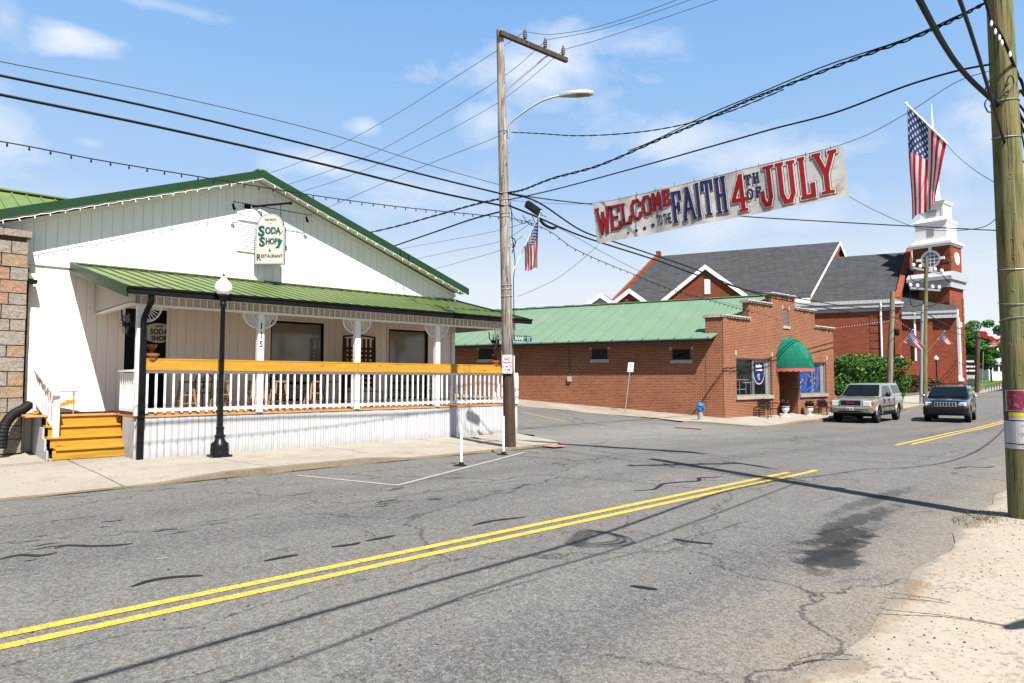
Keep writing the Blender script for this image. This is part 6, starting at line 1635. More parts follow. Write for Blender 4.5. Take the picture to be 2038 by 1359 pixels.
e = Vector((S_, -C_, 0)); b = MB(); q1 = at(1248.5, 740, k); up = (tp - sp0).normalized(); b.prism([q1 - up * .0, q1 + e * .27, q1 + e * .27 + up * .44, q1 + up * .44], Vector((-C_, -S_, 0)) * .01); b.build('plate', 'sign_white', sg)
for (px, py, l) in ((918, 927, 'white flexible post standing in the painted parking wedge'), (1002, 905, 'white flexible post right in front of the weathered utility pole')):
    p = onZ(px, py, .0); f = thing('delineator_post', p, l, 'marker post', 'white flexible marker posts')
    b = MB(); hh_ = .80 if px < 950 else .88; b.tube([(0, 0, .08), (-.005, .0, hh_)], .027, 12); b.lathe([(.027, hh_), (.02, hh_ + .025)], (-.005, 0, 0), 12); b.build('tube', 'white_metal', f, local=True, smooth=50)
    b = MB(); b.lathe([(.10, 0), (.10, .02), (.05, .035), (.045, .08)], n=12); b.bar((-.16, .03, .012), (.1, -.02, .012), .05, .02); b.build('base', 'black_rubber', f, local=True, smooth=40)
# round sign just outside the frame; its round shadow enters at the lower right
ps = Vector((over(2038, 1248, 2.4).x, over(2038, 1248, 2.4).y, 0)); ro = thing('round_sign', ps, 'round sign on a post out of view, throwing the round shadow at the lower right', 'sign')
b = MB(); b.tube([ps + Vector((.55, 0, 0)), ps + Vector((.55, 0, 2.4))], .03, 8); b.bar(ps + Vector((.55, 0, 2.35)), ps + Vector((.1, 0, 2.35)), .03, .03); b.build('post', 'galvanised', ro)
b = MB(); dd_ = Vector(LDIR); e1 = dd_.cross(Vector((0, 0, 1))).normalized(); e2 = Vector((e1.y, -e1.x, 0)); 
b.prism([ps + Vector((0, 0, 2.4)) + e1 * .31 * math.cos(a) + (Vector((0, 0, 1)) * .6 + e2 * .3) * .38 * math.sin(a) for a in [2 * math.pi * k / 28 for k in range(28)]], Vector((0, -.02, 0))); b.build('disc', 'sign_white', ro)


# ================================================================== foliage helpers
def leaves(mb, c, rad, n, size, q, flat=.0):
    for i in range(n):
        while True:
            v = Vector((q.uniform(-1, 1), q.uniform(-1, 1), q.uniform(-1, 1)))
            if .35 < v.length < 1: break
        p = Vector(c) + Vector((v.x * rad[0], v.y * rad[1], v.z * rad[2]))
        a = Vector((q.gauss(0, 1), q.gauss(0, 1), q.gauss(0, .7))).normalized(); e = a.cross(Vector((q.gauss(0, 1), q.gauss(0, 1), q.gauss(0, 1)))).normalized(); s = size * q.uniform(.6, 1.4)
        mb.add([p - a * s, p + e * s * .5, p + a * s, p - e * s * .5], [(0, 1, 2, 3)])
def tree(loc, h, crown, label, seed, n=9000, leafm='tree_leaf', size=.16, trunk=.16, name='tree'):
    q = random.Random(seed); f = thing(name, loc, label, 'tree', 'trees beyond the church')
    b = MB(); th = h * .34; b.tube(catmull([(0, 0, -.1), (.05, 0, th * .5), (.0, .05, th)], 4), [trunk * (1 - .04 * i) for i in range(9)], 10)
    tips = []
    for k in range(7):
        a = k * 2.4 + q.uniform(-.3, .3); l = crown * q.uniform(.45, .8); e = Vector((math.cos(a) * l, math.sin(a) * l, th + (h - th) * q.uniform(.3, .8))); b.tube([(0, 0, th * .8), (e.x * .4, e.y * .4, th + (e.z - th) * .5), e], [trunk * .6, trunk * .35, trunk * .12], 6); tips.append(e)
    b.build('trunk', 'bark', f, local=True, smooth=60)
    b = MB(); tips.append(Vector((0, 0, h * .86)))
    m_ = 26
    for k in range(m_):
        t0_ = tips[k % len(tips)]; c = t0_ + Vector((q.gauss(0, .22 * crown), q.gauss(0, .22 * crown), q.gauss(0, .12 * h))); r = crown * q.uniform(.20, .36)
        c.z = min(c.z, h - r * .5); leaves(b, c, (r, r, r * .75), n // m_, size, q)
    b.build('crown', leafm, f, local=True); return f
# ================================================================== church
CA = at(1803, 770, 78.0); CA.z = .75
ch_a = R(111.8); H2 = Vector((math.cos(ch_a), math.sin(ch_a), 0)); N2 = Vector((-H2.y, H2.x, 0)); n2 = (N2.x, N2.y)
cz = CA.z; church = thing('church', CA, 'red brick church with grey shingle roofs and a square white steepled tower', 'church', rz=0)
def CL(px, py, off=0.0):       # pixel on a plane parallel to the long wall, 'off' metres in front -> local
    base = CA + N2 * off; p = onP(px, py, base, n2); d = p - CA; return d.dot(H2), p.z - CA.z
def cb(b, name, matn, par=None):
    o = b.build(name, matn, church if par is None else par, local=True)
    if par is None: o.rotation_euler = (0, 0, ch_a)
    return o
# local frame: x along the wall (away to the left), y towards the viewer side, z up
# right block
s_r1, zE = CL(1608, 603); s_r0, zE2 = CL(1788, 600)
zE = (zE + zE2) / 2; D1 = 7.5
sa, zR1 = CL(1680, 512, -D1); sb, zR2 = CL(1812, 503, -D1); zR = (zR1 + zR2) / 2
s_r1 = CL(1610, 603)[0]
sR0 = sb; sR1 = s_r1 + 8
b = MB(); b.box(s_r0, s_r1 + 8, -2 * D1, 0, -1.5, zE - .1); b.prism([(s_r0, 0, zE - .1), (2 * sR0 - s_r0, -2 * D1, zE - .1), (sR0, -D1, zR + .35)], (.45, 0, 0)); cb(b, 'hall_wall', 'church_brick')
b = MB(); b.add([(s_r0 + .4, .55, zE + .1), (sR0 + .4, -D1, zR + .1), (sR1, -D1, zR + .1), (sR1, .55, zE + .1), (2 * sR0 - s_r0 + .4, -2 * D1 - .5, zE), (sR1, -2 * D1 - .5, zE)], [(0, 3, 2, 1), (1, 2, 5, 4)]); cb(b, 'hall_roof', 'shingle')
b = MB(); b.box(s_r0 - .1, s_r1 + 8, .0, .50, zE - .75, zE - .03); b.box(s_r0 - .2, s_r1 + 8, .5, .62, zE - .28, zE + .12); b.box(s_r0, s_r1 + 8, .0, .12, zE - 1.15, zE - .76); cb(b, 'hall_cornice', 'church_siding')
b = MB(); b.prism([(s_r0 - .15, .62, zE - .1), (s_r0 - .15, .62, zE + .35), (sR0 - .15, -D1, zR + .65), (sR0 - .15, -D1, zR + .2)], (.55, 0, 0)); b.box(s_r0 - .25, s_r0 + .5, -.2, .35, -1.5, zE - .8); cb(b, 'hall_gable_parapet', 'church_trim_brick')
b = MB(); b.box(s_r0 - .45, s_r0 + .7, -.2, .85, zE - .45, zE - .28); b.box(s_r0 - .35, s_r0 + .6, -.2, .7, zE - .8, zE - .62); cb(b, 'parapet_cap', 'white_trim')
for px in (1755,):
    s_ = CL(px, 700)[0]; b = MB(); b.tube([(s_, .55, zE - .1), (s_, .5, zE - .6), (s_, .18, zE - 1.3), (s_, .18, -1)], .11, 6); cb(b, 'downpipe', 'white_metal')
for k in range(8): 
    b = MB(); b.box(s_r0 + 1.6, s_r0 + 3.0, .0, .05, 2.0 + k * .9, 2.7 + k * .9); cb(b, 'brick_quoin', 'church_brick')
# nave (larger, further)
D2 = 10.5
s_n0, zN = CL(1606, 591); s_n1, _ = CL(1216, 597)
tA, zT1 = CL(1665, 482, -D2); tB, zT2 = CL(1312, 509, -D2); zT = (zT1 + zT2) / 2
b = MB(); b.box(s_n0, s_n1, -1.0, -.02, -1.5, zN - .1)
for (e0, r0) in ((s_n0, tA), (s_n1 - .4, tB - .4)): b.add([(e0, -.02, -1.5), (e0, -.02, zN - .1), (r0, -D2, zT - .2), (2 * r0 - e0, -2 * D2, zN - .1), (2 * r0 - e0, -2 * D2, -1.5)], [(0, 1, 2, 3, 4)])
cb(b, 'nave_wall', 'church_brick')
b = MB(); q_ = [(s_n0 - .4, .5, zN), (tA - .4, -D2, zT), (tB + .2, -D2, zT), (s_n1 + .2, .5, zN), (2 * tA - s_n0 - .4, -2 * D2 - .5, zN), (2 * tB - s_n1 + .2, -2 * D2 - .5, zN)]
b.add(q_ + [(x, y, z - .15) for x, y, z in q_], [(0, 3, 2, 1), (1, 2, 5, 4), (6, 7, 8, 9), (7, 10, 11, 8), (0, 1, 7, 6), (1, 4, 10, 7), (2, 3, 9, 8), (0, 6, 9, 3)]); cb(b, 'nave_roof', 'shingle')
b = MB(); b.prism([(s_n0 - .5, .6, zN - .25), (s_n0 - .5, .6, zN + .05), (tA - .5, -D2, zT + .05), (tA - .5, -D2, zT - .25)], (.06, 0, 0)); b.prism([(2 * tA - s_n0 - .5, -2 * D2 - .5, zN - .45), (2 * tA - s_n0 - .5, -2 * D2 - .5, zN + .05), (tA - .5, -D2 - .01, zT + .05), (tA - .5, -D2 - .01, zT - .55)], (.06, 0, 0)); b.box(s_n0 - .4, s_n1, .0, .55, zN - .8, zN - .16); cb(b, 'nave_trim', 'white_trim')
b = MB(); b.prism([(s_n0 - .42, .3, zN - 1.1), (s_n0 - .42, .3, zN - .26), (tA - .42, -D2, zT - .26), (tA - .42, -D2, zT - 1.1)], (.03, 0, 0)); cb(b, 'nave_rake_brick', 'church_trim_brick')
b = MB(); b.prism([(s_n1 - .1, .9, zN - .3), (s_n1 - .1, .9, zN + .3), (tB - .1, -D2, zT + .55), (tB - .1, -D2, zT + .0)], (.35, 0, 0)); b.box(tB - .2, tB + .4, -D2 - .4, -D2 + .4, zT, zT + .7); cb(b, 'nave_gable_parapet', 'church_brick')
# cross gables
def gable(name, ap, fl, fr, off, slot=False, brick=True):
    sA, zA = CL(*ap, off); sL, zL = CL(*fl, off); sR, zRr = CL(*fr, off); zb = (zL + zRr) / 2; sl_ = (zT - zN) / (D2 + .5)
    back = off - ((zA - zN) / sl_) - .5
    b = MB(); b.prism([(sL, off - .3, zb - 3), (sL, off - .3, zb), (sA, off - .3, zA - .15), (sR, off - .3, zb), (sR, off - .3, zb - 3)], (0, -.3, 0)); cb(b, name + '_wall', 'church_brick' if brick else 'church_siding')
    b = MB(); b.add([(sL + .3, off, zb - .2), (sA, off, zA), (sR - .3, off, zb - .2), (sL + .3, back, zb - .2), (sA, back, zA), (sR - .3, back, zb - .2)], [(0, 1, 4, 3), (1, 2, 5, 4)]); cb(b, name + '_roof', 'shingle')
    b = MB()
    for (s0, s1) in ((sL + .35, sA), (sA, sR - .35)):
        z0, z1 = (zb - .2, zA) if s1 == sA else (zA, zb - .2)
        b.prism([(s0, off + .03, z0 - .55), (s0, off + .03, z0 + .06), (s1, off + .03, z1 + .06), (s1, off + .03, z1 - .55)], (0, -.3, 0))
    cb(b, name + '_trim', 'white_trim')
    if slot: b = MB(); ss_, zs = CL(1408, 585, off - .25); b.box(ss_ - .35, ss_ + .35, off - .32, off - .22, zs, zs + 1.9); cb(b, 'slot_window', 'white_trim')
gable('big_gable', (1403, 527), (1313, 599), (1492, 594), 1.2, True)
gable('small_gable', (1252, 575), (1212, 606), (1290, 604), 1.2)
gable('porch_gable', (1194, 584), (1165, 604), (1222, 604), 3.0, brick=False)
s_, z_ = CL(1672, 590, 1.0)
# low link block beside the tower
s_k0 = CL(1862, 620)[0]; _, zK = CL(1820, 622); 
b = MB(); b.box(s_k0 - 2, s_r0 - .1, -8, -.15, -1.5, zK - .1); cb(b, 'link_wall', 'church_brick')
b = MB(); b.prism([(s_k0 - 2, .5, zK), (s_k0 - 2, -7.5, zK + 6.2), (s_k0 - 2, -7.5, zK + 6.0), (s_k0 - 2, .5, zK - .12)], (s_r0 - .2 - s_k0 + 2, 0, 0)); cb(b, 'link_roof', 'shingle')
b = MB(); b.box(s_k0 - 2, s_r0 - .25, -.14, .45, zK - .75, zK - .13); b.box(s_k0 - 2, s_r0 - .25, .45, .55, zK - .2, zK + .08); cb(b, 'link_cornice', 'church_siding')
s_ = CL(1822, 700)[0]; b = MB(); b.tube([(s_, .5, zK - .1), (s_, .1, zK - 1.2), (s_, .1, -.5)], .11, 6); cb(b, 'downpipe', 'white_metal')
s_ = CL(1850, 700)[0]; b = MB(); b.box(s_ - .35, s_ + .35, -.14, .25, -1.5, zK - .75); b.box(s_r0 - 4.6, s_r0 - .3, -.1, .30, -1.5, CL(1820, 718)[1]); cb(b, 'brick_pier', 'church_trim_brick')
b = MB(); b.box(CL(1882, 740, 1.0)[0], s_r0 - .3, .8, 1.1, -1.5, CL(1830, 722)[1]); cb(b, 'low_wall', 'church_trim_brick')
# tower
TO = 0.0
TBp = at(1894, 770, 76.5); TBp.z = CA.z; tw_a = R(87); Ht = Vector((math.cos(tw_a), math.sin(tw_a), 0)); Nt = Vector((-Ht.y, Ht.x, 0))
def CL(px, py, off=0.0):
    base = TBp + Nt * off; p = onP(px, py, base, (Nt.x, Nt.y)); d = p - TBp; return d.dot(Ht), p.z - CA.z
def cb(b, name, matn, par=None):
    o = b.build(name, matn, church, local=True); o.location = TBp - CA; o.rotation_euler = (0, 0, tw_a); return o
t0s = CL(1893, 700, TO)[0]; t1s = CL(1833, 700, TO)[0]; TWd = t1s - t0s
zc0 = CL(1890, 572, TO)[1]; zc1 = CL(1890, 548, TO)[1]; zt0 = CL(1888, 483, TO)[1]
W2_ = TWd
# back extent of the tower along local -y; street face seen to the right
b = MB(); b.box(t0s, t1s, TO - 4.4, TO, -1.5, zc0); 
tw = cb(b, 'tower', 'church_brick')
b = MB(); b.box(t0s - .06, t0s - .01, TO - 4.4, TO, -1.5, zc0); cb(b, 'tower_street_face', 'church_trim_brick')
b = MB()
for k in range(15):
    z = 1.2 + k * .95
    if z < zc0 - .9: b.box(t0s + .02, t0s + 1.35, TO, TO + .07, z, z + .72); b.box(t0s - .12, t0s - .061, TO - 4.35, TO - 3.8, z, z + .72)
b.box(t0s - .02, t0s + 1.4, TO, TO + .05, -1.5, 1.1)
cb(b, 'tower_quoins', 'church_brick')
xc0 = CL(1916, 560, TO)[0]; xc1 = CL(1808, 560, TO)[0]
b = MB(); b.box(t0s - .5, xc1, TO - 4.9, TO + .6, zc0 + .9, zc1 - .05); b.box(t0s - .3, xc1 - .3, TO - 4.7, TO + .35, zc0 + .05, zc0 + .9)
b.prism([(t0s - .5, TO + .6, zc1 - .05), (t0s - .5, TO - 4.9, zc1 - .05), (t0s - .5, TO - 4, zc1 + .5), (t0s - .5, TO, zc1 + .5)], (xc1 - t0s + .5, 0, 0)); cb(b, 'tower_cornice', 'church_siding')
u0 = CL(1889, 520, TO)[0]; u1 = CL(1816, 520, TO)[0]
b = MB(); b.box(u0, u1, TO - 3.8, TO - .15, zc1 + .45, zt0); cb(b, 'tower_belfry', 'church_brick')
b = MB(); b.box(u0 - .06, u0 - .01, TO - 3.8, TO - .15, zc1 + .5, zt0); cb(b, 'belfry_street_face', 'church_trim_brick')
b = MB()
for k in range(4): z = zc1 + .7 + k * .85; b.box(u0 + .02, u0 + .9, TO - .15, TO - .09, z, z + .62); b.box(u0 - .12, u0 - .061, TO - .8, TO - .16, z, z + .62)
cb(b, 'belfry_quoins', 'church_brick')
rs_, rzc = CL(1852, 516, TO - .1); rr = CL(1852, 502, TO - .1)[1] - rzc
b = MB(); b.lathe([(rr + .22, 0), (rr + .22, .09), (rr, .09), (rr, .02)], (rs_, TO - .15, rzc), 28, axis='Y'); 
for a in range(4): c_, s2 = math.cos(a * math.pi / 2), math.sin(a * math.pi / 2); b.bar((rs_ + c_ * (rr + .2), TO - .08, rzc + s2 * (rr + .2)), (rs_ + c_ * (rr + .65), TO - .08, rzc + s2 * (rr + .65)), .3, .3)
rw = cb(b, 'round_window', 'white_trim')
b = MB(); b.lathe([(rr, .10), (rr, .11), (.01, .11)], (rs_, TO - .15, rzc), 28, axis='Y'); cb(b, 'round_glass', 'blue_glass')
b = MB()
for k in (-1, 0, 1): h_ = math.sqrt(max(.01, rr * rr - (k * rr * .5) ** 2)); b.box(rs_ + k * rr * .5 - .03, rs_ + k * rr * .5 + .03, TO - .04, TO - .02, rzc - h_, rzc + h_); b.box(rs_ - h_, rs_ + h_, TO - .04, TO - .02, rzc + k * rr * .5 - .03, rzc + k * rr * .5 + .03)
cb(b, 'round_muntins', 'white_trim')
b = MB(); yc_ = TO - 2.2; b.lathe([(rr * .9, 0), (rr * .9, -.09), (.01, -.09)], (u0 - .06, yc_, rzc), 24, axis='X'); cb(b, 'round_window_side', 'white_trim')
# arched window on the street face
yc_ = TO - 2.0; zw0 = CL(1905, 752, TO)[1]; zw1 = CL(1905, 640, TO)[1]; ww = .85
b = MB(); pts = [(t0s - .12, yc_ - ww, zw0), (t0s - .12, yc_ + ww, zw0), (t0s - .12, yc_ + ww, zw1)] + [(t0s - .12, yc_ + ww * math.cos(a), zw1 + ww * math.sin(a)) for a in [math.pi * k / 10 for k in range(1, 10)]] + [(t0s - .12, yc_ - ww, zw1)]
b.prism(pts, (.058, 0, 0)); b.box(t0s - .22, t0s - .06, yc_ - ww - .25, yc_ + ww + .25, zw0 - .35, zw0 - .01); b.box(t0s - .2, t0s - .061, yc_ - ww - .35, yc_ - ww - .01, zw1 - .4, zw1 + .1); b.box(t0s - .2, t0s - .061, yc_ + ww + .01, yc_ + ww + .35, zw1 - .4, zw1 + .1); b.box(t0s - .2, t0s - .061, yc_ - .2, yc_ + .2, zw1 + ww + .02, zw1 + ww + .7); cb(b, 'arched_window', 'white_trim')
b = MB(); pts2 = [(t0s - .125, yc_ + (p[1] - yc_) * .62, zw0 + .3 + (p[2] - zw0) * .94) for p in pts]; b.poly(pts2); cb(b, 'arched_glass', 'grey_trim')
# steeple
st0 = CL(1907, 478, TO)[0]
b = MB(); u_c = (u0 + u1) / 2; y_c = TO - 2.0; hw = (u1 - u0) / 2
b.box(u0 - .35, u1 + .35, TO - 4.1, TO + .25, zt0 + .02, zt0 + .3); b.box(u0 - .18, u1 + .18, TO - 3.95, TO + .05, zt0 - .22, zt0 + .02)
z0 = zt0 + .32; z1 = CL(1870, 462, TO)[1]; zq = CL(1870, 442, TO)[1]; zr_ = CL(1870, 420, TO)[1]; zl0 = CL(1870, 396, TO)[1]; ztip = CL(1858, 205, TO - 2)[1]
def fr(b, h0, h1, z0, z1, n=4, rot=math.pi / 4):
    k = math.sqrt(2) if n == 4 else 1
    vs = [(u_c + h * k * math.cos(rot + 2 * math.pi * i / n), y_c + h * k * math.sin(rot + 2 * math.pi * i / n), z) for (h, z) in ((h0, z0), (h1, z1)) for i in range(n)]
    b.add(vs, [tuple(range(n))[::-1], tuple(range(n, 2 * n))] + [(i, (i + 1) % n, (i + 1) % n + n, i + n) for i in range(n)])
fr(b, hw + .12, hw * .88, z0, z0 + .35); fr(b, hw * .86, hw * .86, z0 + .35, zq); fr(b, hw * .88, hw * .95, zq, zq + .3); fr(b, hw * .95, hw * .68, zq + .3, zq + .75)
fr(b, hw * .66, hw * .66, zq + .75, zl0 - .35); fr(b, hw * .72, hw * .80, zl0 - .35, zl0); fr(b, hw * .80, hw * .3, zl0, zl0 + .3)
for sx_ in (-1, 1):
    for sy_ in (-1, 1): b.box(u_c + sx_ * hw * .62 - .12, u_c + sx_ * hw * .62 + .12, y_c + sy_ * hw * .62 - .12, y_c + sy_ * hw * .62 + .12, zq + .75, zl0 - .36)
cb(b, 'steeple_tiers', 'white_trim')
b = MB(); fr(b, hw * .30, .03, zl0 + .3, ztip, 8, math.pi / 8); cb(b, 'spire', 'white_trim')
b = MB(); b.box(u_c - .5, u_c + .5, y_c + hw * .66, y_c + hw * .66 + .05, zq + 1.0, zl0 - 1.0); b.box(u_c - .35, u_c + .35, y_c + hw * .86, y_c + hw * .86 + .04, z0 + .8, zq - .5); cb(b, 'steeple_windows', 'grey_trim')

# ================================================================== planting and walls by the church
q = random.Random(77)
ha, hb = at(1650, 785, 49), at(1776, 785, 54); ha.z = hb.z = 0
hg = thing('hedge', ((ha + hb) / 2).to_tuple(), 'tall glossy dark green hedge behind the pickup truck', 'hedge')
b = MB(); d = hb - ha
for i in range(64):
    u = q.random(); c = ha + d * u; top = 3.75 - .25 * abs(math.sin(u * 9)) ; z = q.uniform(.7, top - .35); side = Vector((-d.y, d.x, 0)).normalized() * q.uniform(-1.1, 1.1)
    leaves(b, c + side + Vector((0, 0, z)), (.95, .95, .62), 330, .115, q)
b.build('foliage', 'hedge_leaf', hg)
b = MB()
for i in range(16): p = ha + d * ((i + .5) / 16); b.tube([p, p + Vector((.1, 0, 1.6))], .06, 6)
b.build('stems', 'bark', hg)
pa = at(1828, 790, 57); rs2 = thing('shrub', (pa.x, pa.y, 0), 'russet and olive shrub between the pole and the church wall', 'shrub')
b = MB()
for i in range(34):
    u = q.random(); c = at(1797, 790, 58).lerp(at(1868, 790, 60), u); c.z = q.uniform(.4, 2.0 - .9 * abs(u - .35)); leaves(b, c, (.6, .6, .45), 200, .085, q)
b.build('foliage', 'russet_leaf', rs2)
b = MB(); p = Vector((pa.x, pa.y, -.3)); 
for k in range(6): b.tube([p, p + Vector((q.uniform(-.5, .5), q.uniform(-.5, .5), 1.4))], .04, 5)
b.build('stems', 'bark', rs2)
# low pale walls by the sidewalk
def lowwall(a, c, h, label, m_='pale_concrete', th=.25):
    a, c = Vector(a), Vector(c); f = thing('low_wall', ((a + c) / 2).to_tuple(), label, 'wall'); b = MB(); b.bar(Vector((a.x, a.y, a.z + h / 2)), Vector((c.x, c.y, c.z + h / 2)), th, h); b.build('wall_face', m_, f)
    b = MB(); b.bar(Vector((a.x, a.y, a.z + h + .045)), Vector((c.x, c.y, c.z + h + .045)), th + .1, .08); b.build('cap', 'kerb_stone', f); return f
a, c = at(1640, 800, 42), at(1700, 800, 45); lowwall((a.x, a.y, -.15), (c.x, c.y, -.15), .85, 'low pale wall between the brick shop and the pickup')
a, c = at(1795, 805, 53), at(1862, 800, 56); lowwall((a.x, a.y, -.2), (c.x, c.y, 0), .75, 'low pale wall under the russet shrub')
a, c = at(1950, 786, 80), at(2010, 765, 96); lowwall((a.x, a.y, .1), (c.x, c.y, .8), .55, 'low stone wall holding up the church lawn', 'coping_stone')
f = thing('sidewalk_railing', at(1975, 778, 85), 'low dark railing along the church lawn wall', 'railing')
b = MB(); a, c = at(1962, 783, 82), at(2004, 770, 93)
for k in range(9): p = a.lerp(c, k / 8); b.tube([p, p + Vector((0, 0, .85))], .04, 5)
b.tube([a + Vector((0, 0, .85)), c + Vector((0, 0, .85))], .04, 5); b.build('rails', 'black_paint', f)
lb_ = MB(); L1 = [at(1918, 776, 84), at(1960, 784, 82), at(2010, 766, 96), at(2300, 700, 150), at(2060, 748, 175), at(1922, 752, 130)]
zz_ = [.6, .62, 1.3, 4, 3.0, 1.9]
lb_.poly([Vector((p.x, p.y, z)) for p, z in zip(L1, zz_)]); struct(fixn(lb_.build('lawn', 'lawn_grass')))
# poles beyond
tp_ = at(1772, 800, 47); tz = -.3; top = at(1777, 580, 47)
up_ = thing('utility_pole', (tp_.x, tp_.y, tz), 'bare tan wooden pole in front of the hedge', 'utility pole')
b = MB(); b.tube([Vector((at(1770, 800, 47).x, at(1770, 800, 47).y, tz)), at(1772, 700, 47), top], [.20, .19, .16], 10); b.build('shaft', 'tan_pole', up_, smooth=50)
b = MB(); b.lathe([(.1, 0), (.17, .1), (.17, .4), (.1, .5)], at(1785, 668, 47), 10); b.build('transformer', 'black_rubber', up_)
FPb = at(1840, 806, 50)
gp = thing('utility_pole', FPb, 'dark green wooden pole with two crossarms in front of the church', 'utility pole')
b = MB(); b.tube([FPb - Vector((0, 0, .2)), at(1841, 650, 50), at(1844, 512, 50)], [.19, .16, .13], 10); b.build('shaft', 'green_pole', gp, smooth=50)
for (x0, y0, x1, y1) in ((1817, 533, 1876, 545), (1811, 573, 1871, 578)):
    b = MB(); a, c = at(x0, y0, 50.3), at(x1, y1, 49.7); b.bar(a, c, .12, .14); b.build('crossarm', 'galvanised', gp)
    for k in (0.02, .25, .75, .97): p = a.lerp(c, k); b = MB(); b.lathe([(.05, .07), (.12, .16), (.11, .3), (.05, .36)], p, 8); b.build('insulator', 'bulb', gp)
b = MB(); b.tube([at(1833, 806, 49.8), at(1834, 700, 49.8), at(1836, 606, 49.8)], .11, 8); b.build('conduit', 'galvanised', gp)
b = MB()
for pts in ([(1811, 575), (1812, 600), (1818, 610), (1836, 606)], [(1871, 580), (1868, 600), (1855, 608), (1842, 610)], [(1813, 535), (1812, 552), (1822, 560), (1840, 556)], [(1876, 548), (1885, 558), (1893, 562)]): b.tube(catmull([at(x, y, 49.7) for x, y in pts], 5), .03, 5)
b.build('jumper_wires', 'cable', gp)
bp_ = at(1944, 790, 75); br2 = thing('utility_pole', bp_, 'dark brown pole at the far bend of the street', 'utility pole'); b = MB(); b.tube([bp_ - Vector((0, 0, .3)), at(1946, 658, 75)], [.24, .19], 10); b.lathe([(.2, 0), (.3, .05), (.3, .3), (.2, .4)], at(1946, 672, 75), 8); b.build('shaft', 'dark_pole', br2, smooth=50)
b = MB(); b.tube([at(1955, 780, 74), at(1957, 700, 74)], .03, 5); b.build('shaft_guy', 'galvanised', br2)
for pts, d0, d1, r, l in (([(1840, 622), (1890, 648), (1946, 662)], 50, 75, .035, 'far heavy cable between the green pole and the brown pole'), ([(1840, 640), (1890, 660), (1946, 672)], 50, 75, .03, 'far lower cable between the green pole and the brown pole'),
      ([(1946, 660), (1990, 665), (2100, 660)], 75, 90, .03, 'far cable leaving the brown pole to the right')):
    wire('power_line', pD(pts, d0, d1), r, l)
wire('light_string', pD([(1655, 652), (1680, 649), (1720, 644), (1750, 640), (1776, 636)], 42, 47), .015, 'far bulb string between the brick shop and the tan pole', 'string lights', bulbs=24, bulbm='bulb')
wire('light_string', pD([(1778, 634), (1795, 643), (1812, 654), (1817, 657)], 47, 48), .015, 'far bulb string right of the tan pole', 'string lights', bulbs=9, bulbm='bulb')
# red, white and blue bunting over the far street
bt = thing('bunting', at(1995, 672, 88), 'red white and blue fan bunting hung over the far end of the street', 'bunting')
o3 = at(1992, 660, 88); e = Vector((S_, -C_, 0))
for k, (r0, r1, m_) in enumerate(((.1, .65, 'navy'), (.65, 1.1, 'banner_white'), (1.1, 1.6, 'banner_red'))):
    b = MB(); n = 14
    for i in range(n + 1):
        a = math.pi + math.pi * i / n
        for r in (r0, r1): b.v.append(o3 + e * r * 1.7 * math.cos(a) + Vector((0, 0, r * math.sin(a) * .8 + .15 * math.sin(i * 2))))
    for i in range(n): b.f.append((2 * i, 2 * i + 1, 2 * i + 3, 2 * i + 2)); b.mi.append(0)
    b.build('fan_band', m_, bt)
# church sign board on the lawn
cs = thing('church_sign', at(1932, 762, 92), 'black church message board on a stone base on the lawn', 'sign'); p = at(1932, 762, 92); nn = Vector((-C_, -S_, 0))
def pl_(u0_, u1_, z0_, z1_, w_=.0, th=.3): b = MB(); b.prism([p + e * u0_ + Vector((0, 0, z0_)) + nn * w_, p + e * u1_ + Vector((0, 0, z0_)) + nn * w_, p + e * u1_ + Vector((0, 0, z1_)) + nn * w_, p + e * u0_ + Vector((0, 0, z1_)) + nn * w_], -nn * th); return b
pl_(-.9, .9, -.6, 1.1).build('base', 'coping_stone', cs); pl_(-.95, .95, 1.1, 3.6, .02).build('board', 'ink', cs)
for (a_, c_, z) in ((-.7, -.1, 2.1), (0, .35, 2.1), (.45, .75, 2.1), (-.75, -.3, 1.55), (-.2, .7, 1.55), (-.5, .5, 2.8)): pl_(a_, c_, z, z + .22, .05, .02).build('sign_line', 'sign_white', cs)
# white house and trees on the right
hb_ = at(1990, 748, 120); wh = thing('white_house', hb_, 'white clapboard house with a pale metal roof at the far right', 'house')
def W(px, py, d=120): return at(px, py, d)
b = MB(); z0_ = W(1990, 750).z - 1; zc_ = W(1990, 700).z
A0 = W(1955, 745); B0 = W(2045, 745); b.prism([(A0.x, A0.y, z0_), (B0.x, B0.y, z0_), (B0.x, B0.y, zc_), (A0.x, A0.y, zc_)], Vector((C_, S_, 0)) * 9); b.build('wall', 'white_trim', wh)
b = MB(); zr2 = W(1990, 688).z; dv = Vector((C_, S_, 0)); b.prism([A0 + (dv * -.5) + Vector((0, 0, zc_ - A0.z)), Vector((A0.x, A0.y, zr2)) + dv * 4.5, A0 + dv * 9.5 + Vector((0, 0, zc_ - A0.z))], (B0 - A0)); b.build('roof', 'white_metal', wh)
b = MB(); A1 = W(1968, 742, 116); B1 = W(2040, 742, 116); zc2 = W(1990, 726).z; b.prism([(A1.x, A1.y, z0_), (B1.x, B1.y, z0_), (B1.x, B1.y, zc2), (A1.x, A1.y, zc2)], dv * 3.8); b.build('porch', 'white_trim', wh)
b = MB(); b.add([Vector((A1.x, A1.y, zc2)) - dv * .3, Vector((B1.x, B1.y, zc2)) - dv * .3, Vector((B0.x, B0.y, W(1990, 702).z)) - dv * .02, Vector((A0.x, A0.y, W(1990, 702).z)) - dv * .02], [(0, 1, 2, 3)]); b.build('porch_roof', 'grey_trim', wh)
